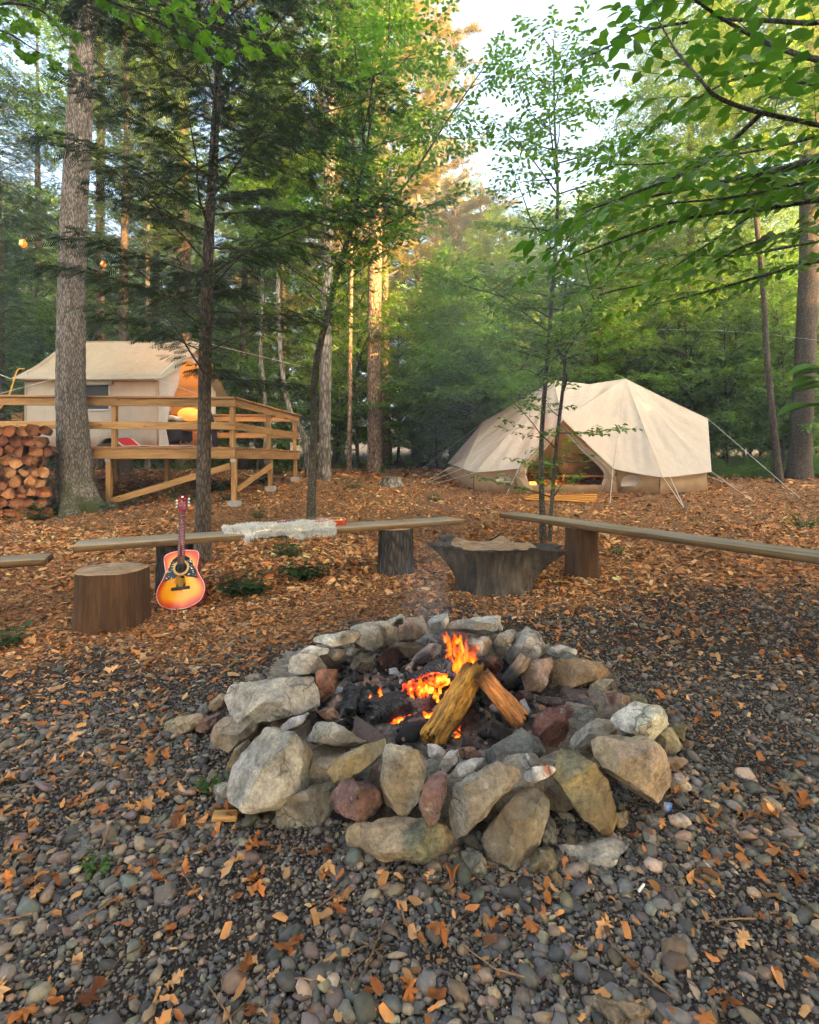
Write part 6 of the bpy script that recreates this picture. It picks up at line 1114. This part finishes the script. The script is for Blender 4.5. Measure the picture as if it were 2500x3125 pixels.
# --- trees that can be told apart in the picture
def px_tree(name, label, group, pts, Y, r0, r1, bark, top=None, flare=.35, sides=16, crown=None, m=40):
    """a trunk along a line seen in the photograph; crown copied from a prototype and carried at the top"""
    w = pathpx(pts, Y); b = np.array(w[0]); b[2] = tz(b[0], b[1])
    w[0] = np.array((w[0][0], w[0][1], b[2]-.1)); 
    if top: w = w+[np.array(top)+b*np.array((1, 1, 0)) if False else np.array((w[-1][0]+top[0], w[-1][1]+top[1], w[-1][2]+top[2]))]
    p = bez(w, m)-b; tr = Tree(abs(hash(label)) % 1000 if False else len(label)); tr.wood(p, np.linspace(r0, r1, m)*(1+flare*np.exp(-np.maximum(p[:, 2], 0)/.35)), sides)
    root = thing(name, label, 'tree', b, group); o = link('trunk', tr.w.mesh('trunk', bark)); o.parent = root
    if crown:
        kind, zc, sc = crown; pr = PROTO[kind]; cr = [c for c in pr.children if c.name.startswith('crown')][0]; c = link('crown', cr.data); c.parent = root; q = p[np.argmin(np.abs(p[:, 2]-zc))]; c.location = (q[0], q[1], zc-sc[2]*{'maple': 4.5, 'lime': 2.2, 'pine': 7.5, 'hem': 1.0, 'under': .9}[kind]); c.scale = sc
    return root
# the big oak: furrowed bark as real relief, flared roots
rg = np.random.default_rng(2); m, n = 260, 150; w = pathpx([(236, 1560), (222, 1300), (216, 1150), (224, 700), (246, 300), (254, 0)], 9.9)+[np.array((-5.85, 9.9, 12)), np.array((-5.75, 9.9, 17))]; b = np.array((w[0][0], 9.9, tz(w[0][0], 9.9))); w[0] = b-np.array((0, 0, .15)); p = bez(w, 400); zt = np.concatenate([np.linspace(-.15, 11, 230), np.linspace(11.4, 16.8, 30)]); c = np.stack([np.interp(zt, p[:, 2]-b[2], p[:, k]-b[k]) for k in range(2)]+[zt], -1)
a = np.arange(n)*2*np.pi/n; v = []
for z, cc in zip(zt, c):
    r = np.interp(z, [-.2, .0, .25, .6, 1.2, 2.5, 5, 10, 17], [.58, .48, .36, .295, .255, .222, .204, .18, .05]); lobe = 1+max(0, .26*math.exp(-max(z, 0)/.42))*np.cos(a*5+.6)+(.18*math.exp(-max(z, 0)/.5))*np.cos(a-.3); rid = np.array([1-abs(mn.noise(Vector((math.cos(x)*7.5, math.sin(x)*7.5, z*1.6))))*2.2 for x in a]); rid2 = np.array([mn.noise(Vector((math.cos(x)*13, math.sin(x)*13, z*6))) for x in a]); rr = r*lobe+.016*rid+.006*rid2
    v.append(np.stack([cc[0]+rr*np.cos(a), cc[1]+rr*np.sin(a), np.full(n, cc[2])], -1))
mb = MB(); i, j = np.meshgrid(np.arange(len(zt)-1), np.arange(n), indexing='ij'); mb.add(np.concatenate(v), np.stack([i*n+j, i*n+(j+1) % n, (i+1)*n+(j+1) % n, (i+1)*n+j], -1).reshape(-1, 4))
oak = thing('oak_tree', 'massive furrowed trunk with flared mossy roots beside the woodpile', 'tree', b); o = link('trunk', mb.mesh('trunk', MT['oak_bark'])); o.parent = oak
cr = link('crown', [c for c in PROTO['maple'].children if c.name.startswith('crown')][0].data); cr.parent = oak; cr.location = (0.2, 0, 8.0); cr.scale = (.75, .75, .5)
# slim hemlock beside the bench
hp = pathpx([(618, 1712), (622, 1400), (628, 1000), (638, 720), (655, 420), (678, 0)], 6.25); b = np.array(hp[0]); b[2] = tz(b[0], b[1]); hp[0] = b-np.array((0, 0, .1)); hp += [np.array((hp[-1][0]+.05, 6.3, 9.3)), np.array((hp[-1][0]+.05, 6.3, 11))]
tr = hemlock(31, [q-b for q in hp], .086, .02, (2.0, 10.8), [(0, 1.5), (.15, 2.1), (.45, 2.2), (.8, 1.3), (1, .4)], 84, .165, .22, .75, 1.15, .08, .14, 12); hl = tree_thing('hemlock_tree', 'slim dark hemlock rising behind the left end of the bench', None, b, tr, MT['dark_bark'], tr.leafmesh('crown', SPRIG, G_['hem'], MT['needle'], .3, .1))
# forked beech sapling left of the middle
def sapling(seed, name, label, base_px, stems, Y, leaf, sp, nb, L0, col, lo, group=None, elev=.25, tpl=LEAF8, bark='sapling_bark', r=.045, third=0, sec_sp=.16, sec_len=.6, flat=.32, az0=None):
    b = np.array(G(*base_px)); tr = Tree(seed); rg = tr.rg; az = 0
    for si, (pts, r0, r1, z0) in enumerate(stems):
        w = [np.array(P(x, y, Y))-b for x, y in pts]; 
        for k_ in range(len(w)): w[k_][1] += (si*.05 if k_ == 0 else .25*math.sin(k_*1.7+si*2))
        if si == 0 or z0 == 0: w[0] = np.array((w[0][0], 0, -.08))
        p = bez(w, 30); tr.wood(p, np.linspace(r0, r1, 30)*(1+.4*np.exp(-np.arange(30)/1.2)*(si == 0)), 9); zt_ = p[-1][2]; seg = np.linalg.norm(np.diff(p, axis=0), axis=1).sum(); k = int(nb*seg/6)
        for i in range(k):
            h = (i+rg.uniform())/k; t_ = lo if si == 0 else .08; u = t_+(1-t_)*h; q = p[min(int(u*29), 28)]; az += 2.4+rg.uniform(-.5, .5); L = L0*(.45+.75*math.sin(math.pi*min(1, .15+.85*h)))*rg.uniform(.6, 1.2)*(1-.35*h); bb = tr.curve(q, (math.cos(az), math.sin(az), elev+rg.uniform(-.1, .3)), L, 7, .1, .25, .09); tr.limb(bb, .006+.006*L, .003, sec_sp, sec_len*(.5+.4*L), sp, leaf, .2, 4, .0025, flat, .2, .5, third)
        tr.twig(p[-1], p[-1]-p[-2], .4, sp, leaf)
    return tree_thing(name, label, group, b, tr, MT[bark], tr.leafmesh('crown', CL3 if tpl is LEAF8 else CL7, col, MT['leaf_near'], .28, .14))
sapling(41, 'beech_tree', 'forked young beech with a dark stem behind the sheepskin bench', (945, 1588), [([(945, 1588), (950, 1300), (965, 1130), (1003, 985), (1035, 800), (1075, 660), (1100, 560)], .065, .035, 0), ([(1100, 560), (1112, 430), (1085, 150), (1060, -80)], .03, .012, 1), ([(1100, 560), (1145, 330), (1180, 150), (1190, -40)], .025, .01, 1), ([(1075, 660), (1220, 560), (1370, 360), (1470, 240)], .026, .008, 1), ([(1050, 760), (1180, 690), (1330, 640)], .018, .006, 1)], 8.9, .098, .065, 27, 1.3, (.095, .20, .034), .42, tpl=LEAF8)
sapling(42, 'beech_tree', 'twin stemmed slender sapling in front of the bell tent', (1657, 1655), [([(1650, 1655), (1666, 1350), (1675, 1000), (1688, 650), (1700, 350), (1702, 90)], .04, .008, 0), ([(1668, 1652), (1688, 1380), (1712, 1130), (1722, 1050), (1738, 850), (1752, 620)], .03, .008, 0), ([(1716, 1110), (1790, 960), (1880, 830), (1960, 720)], .014, .005, 1), ([(1676, 1000), (1560, 900), (1430, 830)], .01, .004, 1), ([(1672, 1150), (1600, 1130), (1540, 1150)], .006, .003, 1)], 7.45, .088, .06, 28, 1.15, (.13, .235, .045), .36, tpl=LEAF8)
sapling(43, 'beech_tree', 'thin leafy sapling left of the bell tent', (1398, 1392), [([(1398, 1392), (1402, 1250), (1390, 1050), (1370, 820)], .025, .006, 0), ([(1402, 1380), (1412, 1290), (1425, 1150)], .012, .005, 0)], 16, .15, .10, 16, 1.5, (.11, .19, .035), .2, tpl=LEAF2)
# overhanging beech whose trunk stands out of view on the right
tr = Tree(51); rg = tr.rg; tb = np.array((4.1, 3.6, tz(4.1, 3.6))); tp = bez([tb-np.array((0, 0, .1)), tb+np.array((.05, 0, 2)), tb+np.array((-.1, .05, 4)), tb+np.array((0, 0, 7))], 20)-tb; tr.wood(tp, np.linspace(.13, .03, 20), 12)
LIMBS = [([(2800, 470), (2500, 382), (2308, 340), (2192, 297), (2141, 246), (2060, 150), (2010, 60)], 2.5, .011, .095, .42), ([(2700, 470), (2500, 485), (2337, 529), (2156, 565), (1950, 610), (1800, 680)], 3.2, .02, .10, .6), ([(2700, 600), (2500, 609), (2322, 638), (2120, 660), (1902, 725), (1740, 790)], 3.7, .022, .10, .6), ([(2700, 780), (2500, 797), (2300, 850), (2120, 900), (1990, 930)], 4.3, .016, .095, .55),
         ([(2322, 348), (2228, 435), (2105, 522), (1902, 601), (1800, 640)], 2.55, .009, .10, .4), ([(2700, 100), (2450, 70), (2200, 60), (1980, 90), (1800, 170)], 3.3, .014, .095, .4), ([(2800, 250), (2480, 180), (2300, 110), (2150, 20), (2060, -60)], 2.2, .012, .10, .36), ([(2700, 350), (2480, 420), (2250, 470), (2000, 500), (1840, 500)], 4.6, .014, .095, .6), ([(2800, 20), (2400, -30), (2150, 0)], 3.0, .012, .10, .4), ([(2700, 650), (2480, 700), (2300, 740), (2180, 800)], 2.9, .01, .10, .42), ([(2700, 250), (2500, 260), (2280, 230), (2080, 330), (1960, 420)], 3.6, .012, .095, .5), ([(2650, 520), (2400, 600), (2200, 720), (2050, 820)], 4.2, .012, .095, .5), ([(2700, 560), (2450, 560), (2250, 600), (2050, 620)], 2.8, .01, .10, .45), ([(2700, 700), (2480, 740), (2250, 780), (2050, 780), (1880, 840)], 4.8, .012, .095, .6)]
for pts, Y, r0, ll, sl in LIMBS:
    w = [np.array(P(x, y, Y+.25*math.sin(k*1.3+Y*5)))-tb for k, (x, y) in enumerate(pts)]
    if pts[0][0] > 2500: q = tp[np.argmin(np.abs(tp[:, 2]-(w[0][2]-.25)))]; w = [q]+w
    tr.limb(bez(w, 22), r0*1.4, .004, .105 if np.mean([b_ for a_, b_ in pts]) > 380 else .13, sl*1.15, .045, ll*.88, .14 if pts[0][0] < 2500 else .3, 6, .0025, .38, .25, .35)
tree_thing('beech_tree', 'beech whose leafy limbs hang in from the upper right', None, tb, tr, MT['sapling_bark'], tr.leafmesh('crown', LEAF8, (.075, .17, .03), MT['leaf_near'], .3, .12))
# maple branch reaching in at the top left; leaves at the right edge
tr = Tree(52); MAPL = outline_tpl([(x, y) for x, y in MAPLE], .08); tb = np.array((-4.3, 2.2, tz(-4.3, 2.2))); tr.wood(bez([np.array((0, 0, -.1)), np.array((.1, .1, 3)), np.array((0, .2, 6.5))], 14), np.linspace(.09, .03, 14), 10)
for pts, Y in (([(150, -160), (420, -40), (560, 40), (680, 90), (790, 130)], 4.1), ([(100, -120), (330, 0), (480, 60), (600, 110)], 4.3), ([(-260, 60), (-100, 70), (20, 100), (120, 160)], 4.6), ([(-250, -20), (60, 10), (160, 60), (200, 130)], 4.8)):
    w = [np.array((0, .15, 4.6))]+[np.array(P(x, y, Y))-tb for x, y in pts]; tr.limb(bez(w, 18), .02, .004, .16, .36, .07, .115, .45, 5, .0025, .3, .2, .3)
tree_thing('maple_tree', 'maple branch with bright lobed leaves reaching in at top left', None, tb, tr, MT['sapling_bark'], tr.leafmesh('crown', MAPL, (.10, .215, .03), MT['leaf_near'], .25, .1, 1.25))
tr = Tree(53); tb = np.array((1.62, 1.75, 0)); tr.wood(bez([np.array((.25, .1, -.05)), np.array((.2, .05, .9)), np.array((.1, 0, 1.75))], 12), np.linspace(.014, .006, 12), 6)
for pts in ([(2640, 1190), (2560, 1180), (2500, 1150)], [(2640, 1240), (2540, 1235), (2470, 1230)], [(2650, 1150), (2560, 1130), (2500, 1110)]):
    w = [np.array((.15, .05, 1.45))]+[np.array(P(x, y, 1.75))-tb for x, y in pts]; p_ = bez(w, 8); tr.wood(p_, np.linspace(.004, .002, 8), 4)
    for k in range(3): x = nrm(np.array((-1, .1*k-.1, -.25+.1*k))); tr.leaf(p_[-1-k], x, np.array((0, -.2, 1.)), .115)
tree_thing('beech_seedling', 'few close green leaves reaching in at the right edge', None, tb, tr, MT['sapling_bark'], tr.leafmesh('crown', LEAF12, (.08, .17, .03), MT['leaf_near'], .15, .1))
# trunks further back
px_tree('maple_tree', 'mottled grey trunk standing right of the deck', None, [(990, 1475), (996, 1000), (1006, 500), (1022, 0)], 14.3, .155, .12, MT['grey_bark'], (0, 0, 5), crown=('maple', 7.0, (.7, .7, .75)))
px_tree('pine_tree', 'straight tall pine trunk at the centre of the clearing edge', None, [(1146, 1440), (1142, 1100), (1146, 700), (1150, 400), (1158, 0)], 17.6, .235, .2, MT['pine_bark'], (0, 0, 7), crown=('pine', 8.6, (1.15, 1.15, .8)))
px_tree('pine_tree', 'thin straight trunk between the grey trunk and the pine', None, [(1066, 1432), (1070, 1000), (1078, 500)], 17.0, .07, .045, MT['pine_bark'], (0, 0, 3), crown=('hem', 8.0, (.4, .4, .35)))
px_tree('pine_tree', 'dark pine trunk above the wall tent with sunlit right edge', None, [(566, 1330), (562, 900), (556, 400), (555, 100)], 20, .26, .2, MT['pine_bark'], (0, 0, 6), crown=('pine', 12, (1.0, 1.0, .7)))
px_tree('maple_tree', 'thin straight trunk above the left half of the wall tent', None, [(450, 1330), (450, 900), (452, 500)], 18, .08, .06, MT['grey_bark'], (0, 0, 4), crown=('lime', 7, (.6, .6, .6)))
px_tree('maple_tree', 'dark trunk just right of the massive furrowed one', None, [(305, 1340), (305, 800), (308, 400)], 19, .16, .12, MT['pine_bark'], (0, 0, 5), crown=('maple', 9, (.8, .8, .7)))
px_tree('birch_tree', 'pale slanting trunk behind the deck corner', None, [(945, 1400), (925, 1330), (885, 1250), (862, 1135), (850, 950)], 15.2, .085, .05, MT['grey_bark'], (0, 0, 2), crown=('under', 6.0, (.6, .6, .5)))
px_tree('maple_tree', 'slim speckled trunk curving up behind the deck', None, [(812, 1410), (808, 1200), (795, 1080), (800, 900)], 16, .065, .04, MT['grey_bark'], (0, 0, 2), crown=('under', 6.5, (.7, .7, .5)))
px_tree('maple_tree', 'slender leaning trunk right of the bell tent', None, [(2382, 1462), (2362, 1300), (2342, 1100), (2328, 870)], 14.0, .085, .055, MT['dark_bark'], (-.3, 0, 3), crown=('lime', 7, (.55, .55, .5)))
px_tree('oak_tree', 'thick dark trunk at the right edge', None, [(2438, 1440), (2452, 1200), (2466, 900), (2470, 700)], 15.0, .27, .22, MT['dark_bark'], (0, 0, 8), crown=('maple', 7.5, (.8, .8, .7)))
px_tree('maple_tree', 'dark straight trunk behind the right half of the bell tent', None, [(2092, 1380), (2098, 1100), (2108, 800)], 19.5, .15, .11, MT['dark_bark'], (0, 0, 5), crown=('lime', 6.5, (.8, .8, .75)))
px_tree('maple_tree', 'twin thin trunk behind the left slope of the bell tent', None, [(1535, 1400), (1538, 1100), (1542, 800)], 19, .09, .06, MT['pine_bark'], (0, 0, 1), crown=('lime', 5.0, (.5, .5, .28)))
px_tree('maple_tree', 'thin trunk right behind the bell tent peak', None, [(2008, 1370), (2010, 1100), (2015, 850)], 21, .07, .05, MT['dark_bark'], (0, 0, 3), crown=('under', 6, (1, 1, .8)))
# the forest behind: every tree its own object
rs = np.random.default_rng(2024); spots = []
def free(x, y, d):
    if -9.2 < x < -2.2 and y < 15.8: return False
    if .6 < x < 7.6 and y < 17.6: return False
    if y < 14.5 and abs(x) < 9: return False
    if y < 19 and -.24 < x/y < .03: return False
    return all((x-a)**2+(y-b)**2 > d*d for a, b in spots)
def where(x, y):
    k = x/y
    if k < -.42: return 'at the far left beyond the woodpile'
    if k < -.12: return 'behind the wall tent and deck'
    if k < .12: return 'beyond the centre of the clearing'
    if k < .5: return 'behind the bell tent'
    return 'beyond the right edge of the clearing'
ADJ = {'maple': 'tall broad leafed tree', 'lime': 'yellow green broad leafed tree', 'under': 'layered low beech', 'small': 'small dark green bushy tree', 'hem': 'dark drooping hemlock', 'pine': 'high crowned pine'}
def plant(kind, x, y, s, sz=None, lab=None, grp=None):
    H_ = {'maple': 19, 'lime': 16, 'pine': 24, 'hem': 17}.get(kind, 0)
    if y > 10 and H_ and .07 < x/y < .46: sz = min(sz or s, (.47*y+.8)/H_)      # the gap in the canopy where the sky shows
    r = PROTO[kind]; lab = lab or ADJ[kind]+' '+where(x, y); grp = grp or 'forest trees '+where(x, y); loc = (x, y, tz(x, y)-.05); sc = (s, s, sz or s); rz = rs.uniform(0, 6.28)
    if not r['_used']: r['_used'] = 1; r.location = loc; r.rotation_euler = (0, 0, rz); r.scale = sc; r['label'] = lab; r['group'] = grp
    else: copy_tree(r, loc, rz, sc, lab, grp)
    spots.append((x, y))
for x, y, s in ((-8.6, 16.5, .9), (-10.5, 13.5, .8), (-12.8, 17, 1.0), (-5.6, 18.5, .85), (-9.8, 21, 1.0), (-5.2, 22.0, .8), (-15, 22, 1.1)): plant('hem', x, y, s)
for x, y, s in ((2.0, 24, .95), (-3.5, 27, 1.0), (4.5, 31, 1.05), (-8, 30, 1.0), (-.9, 21.5, .8), (1.4, 28, 1.0), (-5.4, 23.5, .85), (.4, 33, 1.15), (3.4, 26, .8)): plant('pine', x, y, s)
for kind, n_, y0, y1, d, s0, s1, rat in (('under', 20, 17, 27, 2.1, .7, 1.15, .82), ('small', 22, 16.2, 26, 1.5, .7, 1.3, .8), ('lime', 16, 20, 34, 3.0, .7, 1.0, .85), ('maple', 12, 24, 42, 3.8, .75, 1.05, .85), ('hem', 6, 24, 36, 3.0, .8, 1.1, .7)):
    c = 0
    for _ in range(4000):
        y = rs.uniform(y0, y1); x = rs.uniform(-rat, rat)*y
        if kind == 'hem' and x > 0: continue
        if kind == 'maple' and .02 < x/y < .32 and rs.uniform() < .7: continue
        if not free(x, y, d): continue
        s = rs.uniform(s0, s1); plant(kind, x, y, s); c += 1
        if c >= n_: break
for k_ in range(16):
    y = rs.uniform(30, 42); x = (-.8+1.6*(k_+.5)/16)*y; plant('under' if k_ % 3 else 'small', x, y, rs.uniform(1.1, 1.6))
for x, y, s in ((6.2, 17.8, .8), (8.6, 17.0, .75), (10.6, 18.5, .95), (9.3, 20.2, 1.0), (3.6, 18.6, .8), (1.6, 20.5, .9), (12.5, 20, 1.0)): plant('under', x, y, s)
for x, y, s in ((7.4, 18.4, 1.0), (9.6, 16.6, .9), (11.2, 16.4, 1.0), (.9, 18.4, .9), (-4.9, 17.6, .8), (4.8, 18.9, 1.0), (2.4, 18.2, .9)): plant('small', x, y, s)
# woods that close in the clearing on the right and behind the camera: they keep the low sun off it
sx2, cx2 = math.sin(R(SUN_AZ)), math.cos(R(SUN_AZ))
for row_, (dd_, k_) in enumerate(((11, 'lime'), (13.5, 'maple'), (16.5, 'lime'), (19.5, 'maple'))):
    for e_ in range(10):
        pe = -9+e_*3.4+row_*1.5; x = sx2*dd_-cx2*pe+rs.uniform(-.6, .6); y = cx2*dd_+sx2*pe+rs.uniform(-.6, .6); hh = float(np.interp(pe, [0, 3, 8, 10, 14.5, 18.3, 19.5], [20, 18, 15.5, 12.8, 12.6, 12.6, 10.0]))+.36*(dd_-13)
        if y > 2 and abs(x) < .8*y+3.5: continue
        s_ = hh/(16 if k_ == 'lime' else 19); plant(k_, x, y, max(s_, .62), s_*rs.uniform(.95, 1.04), ADJ[k_]+' out of view behind the camera', 'woods out of view behind the camera')
# ------------------------------------------------------------------ low plants
def herb(seed, n, R_, h, leaf, col):
    tr = Tree(seed); rg = tr.rg
    for i in range(n):
        a = rg.uniform(0, 6.28); r = R_*math.sqrt(rg.uniform()); hh = h*rg.uniform(.5, 1.1); b = tr.curve((r*.35*math.cos(a), r*.35*math.sin(a), 0), (math.cos(a)*r*1.2, math.sin(a)*r*1.2, hh), hh, 4, 0, .3, .06); tr.wood(b, [.004, .003, .003, .002], 3); m = rg.integers(4, 7)
        for k in range(m):
            t = .45+.55*k/(m-1) if m > 1 else 1; q = b[min(3, int(t*3))]; az = k*2.3+rg.uniform(0, 1); x = nrm(np.array((math.cos(az), math.sin(az), rg.uniform(-.25, .25)))); tr.leaf(q, x, np.array((0, 0, 1.))+.25*rg.standard_normal(3), leaf*rg.uniform(.6, 1.2))
    return tr
hb = []
for sd_, n_, R_, h_, lf_, cl_ in ((61, 26, .30, .26, .105, (.03, .075, .022)), (62, 22, .25, .34, .10, (.045, .10, .03)), (63, 16, .2, .25, .08, (.08, .16, .035))):
    tr = herb(sd_, n_, R_, h_, lf_, cl_); hb.append((tr.w.mesh('stems', MT['sapling_bark']), tr.leafmesh('leaves', LEAF8, cl_, MT['leaf_near'], .25, .1, 1.35)))
for px_, py_, k, s, lab in ((742, 1818, 0, .85, 'dark broad leaved plant right of the guitar'), (925, 1765, 0, .85, 'dark broad leaved plant under the sheepskin bench'), (880, 1700, 1, .7, 'green plant behind the bench legs'), (790, 1580, 2, .6, 'small bright green plant behind the bench plank'), (118, 1588, 1, .9, 'leafy plant at the foot of the woodpile'), (165, 1572, 1, .9, 'leafy plant between the woodpile and the big trunk'), (330, 1560, 2, 1.0, 'low bright plant right of the big trunk roots'), (395, 1545, 2, .9, 'low plant under the deck edge'), (560, 1535, 1, .9, 'plant growing under the deck brace'), (660, 1500, 0, 1.0, 'dark plant left of the deck corner post'), (700, 1530, 2, .9, 'bright plant at the deck corner footing'), (810, 1475, 1, 1.1, 'leafy plant right of the deck brace'), (850, 1450, 1, 1.0, 'leafy plant at the middle deck post'), (905, 1440, 1, 1.0, 'leafy plant beside the far deck post'), (1080, 1490, 2, 1.0, 'green plant between the two straight trunks'), (1330, 1530, 2, .8, 'small seedling left of the bell tent ropes'), (1880, 1690, 2, .5, 'tiny green sprig behind the right bench'), (2455, 1610, 2, .9, 'green sprig at the right edge behind the bench'), (540, 2226, 2, .28, 'tiny green sprig by the left stones of the ring'), (640, 2410, 2, .25, 'tiny green sprig left of the pale boulder'), (300, 2660, 2, .22, 'tiny green sprig in the gravel at the left'), (10, 1975, 1, .5, 'green leaf sprig at the left edge of the gravel'), (2420, 1420, 1, 1.5, 'leafy plant beside the thick right trunk'), (2300, 1455, 1, 1.0, 'leafy plant left of the slender right trunk')):
    q = G(px_, py_); root = thing('leafy_plant', lab, 'plant', q, 'low green plants of the clearing'); root.scale = (s, s, s); root.rotation_euler = (0, 0, px_*.37)
    for nm, me in zip(('stems', 'leaves'), hb[k]): o = link(nm, me); o.parent = root
def fern_field():
    tr = Tree(71); rg = tr.rg
    for i in range(900):
        if i < 420: y = rg.uniform(14.8, 21); x = rg.uniform(.44, .85)*y
        else: y = rg.uniform(16.5, 30); x = rg.uniform(-.85, .85)*y
        if (-9 < x < -2.5 and y < 15.5) or (.8 < x < 7.4 and y < 17.2): continue
        for k in range(rg.integers(3, 7)):
            a = rg.uniform(0, 6.28); L = rg.uniform(.35, .75); c = tr.curve((x, y, tz(x, y)), (math.cos(a)*.6, math.sin(a)*.6, .9), L, 5, 0, 1.5, .04)
            for j in range(1, 10):
                t = j/10*4; e = min(int(t), 3); q = c[e]+(c[e+1]-c[e])*(t-e); d = nrm(c[e+1]-c[e]); s_ = nrm(np.cross(d, (0, 0, 1)))
                for sg in (1, -1): tr.leaf(q, nrm(s_*sg+.5*d+np.array((0, 0, -.2))), np.array((0, 0, 1.)), L*.34*(1-.08*j)*rg.uniform(.8, 1.1))
    mb = tr.leafmesh('ferns', LEAF2, (.12, .23, .045), MT['leaf'], .3, .15, .6); return link('ferns', mb)
tag(fern_field(), 'fern and seedling ground cover along the forest floor', 'ground cover', kind='stuff')
for k, r in PROTO.items():
    if not r['_used']:
        for ch in list(r.children): bpy.data.objects.remove(ch)
        bpy.data.objects.remove(r)

# ------------------------------------------------------------------ smoke drifting up from the fire
t = NT('smoke'); t.t.links.new(t.n('VolumePrincipled', {'Color': (.78, .86, .95, 1), 'Density': .02, 'Anisotropy': .2}).outputs[0], t.out.inputs['Volume'])
t2 = NT('smoke_thin'); t2.t.links.new(t2.n('VolumePrincipled', {'Color': (.78, .86, .95, 1), 'Density': .016, 'Anisotropy': .2}).outputs[0], t2.out.inputs['Volume'])
t3 = NT('smoke_dense'); t3.t.links.new(t3.n('VolumePrincipled', {'Color': (.82, .86, .92, 1), 'Density': .28, 'Anisotropy': .2}).outputs[0], t3.out.inputs['Volume'])
smoke = thing('smoke', 'thin blue smoke drifting up from the campfire across the trees', 'smoke', P(1330, 2000, 2.8)); smoke['kind'] = 'stuff'
for k, (x, y, Y, rx, rz, m_) in enumerate(((1330, 1990, 2.9, .10, .16, t3), (1318, 1880, 3.1, .12, .22, t3), (1300, 1800, 3.4, .18, .28, t3), (1330, 1640, 4.0, .28, .40, t), (1390, 1420, 4.9, .55, .70, t), (1440, 1180, 5.6, .80, .9, t), (1530, 1000, 6.1, 1.15, 1.1, t), (1560, 860, 6.5, 1.3, 1.2, t), (1500, 700, 7.0, 1.2, 1.2, t2), (1600, 560, 7.6, 1.5, 1.4, t2), (1420, 450, 8.0, 1.6, 1.4, t2), (1640, 1000, 6.4, .7, .8, t))):
    d = SPH3[0]; v = d*np.array((rx, rx, rz))*(1+.28*fbm(d*1.3, 3, k*2.3))[:, None]; mb = MB(); mb.add(v, SPH3[1]); link('puff', mb.mesh('puff', m_.m), smoke, P(x, y, Y))
t = NT('haze'); t.t.links.new(t.n('VolumePrincipled', {'Color': (.80, .93, 1.0, 1), 'Density': .0036, 'Anisotropy': .3}).outputs[0], t.out.inputs['Volume'])
hz = link('haze', boxmesh(350, 362, 35, 0)); hz.location = (0, 85, 14.5); hz.data.materials.append(t.m); tag(hz, 'faint blue haze hanging in the forest air', 'haze', kind='stuff')

# alike trees of one stretch of forest are told apart by their order from the left
fam = {}
for o in C.objects:
    if o.get('group', '').startswith('forest trees'): fam.setdefault(o['label'], []).append(o)
for lab, l in fam.items():
    l.sort(key=lambda o: o.location.x/max(o.location.y, 1))
    if 1 < len(l) <= 16:
        for i, o in enumerate(l): o['label'] = '%s, %s from the left' % (lab, ORD[i+1])
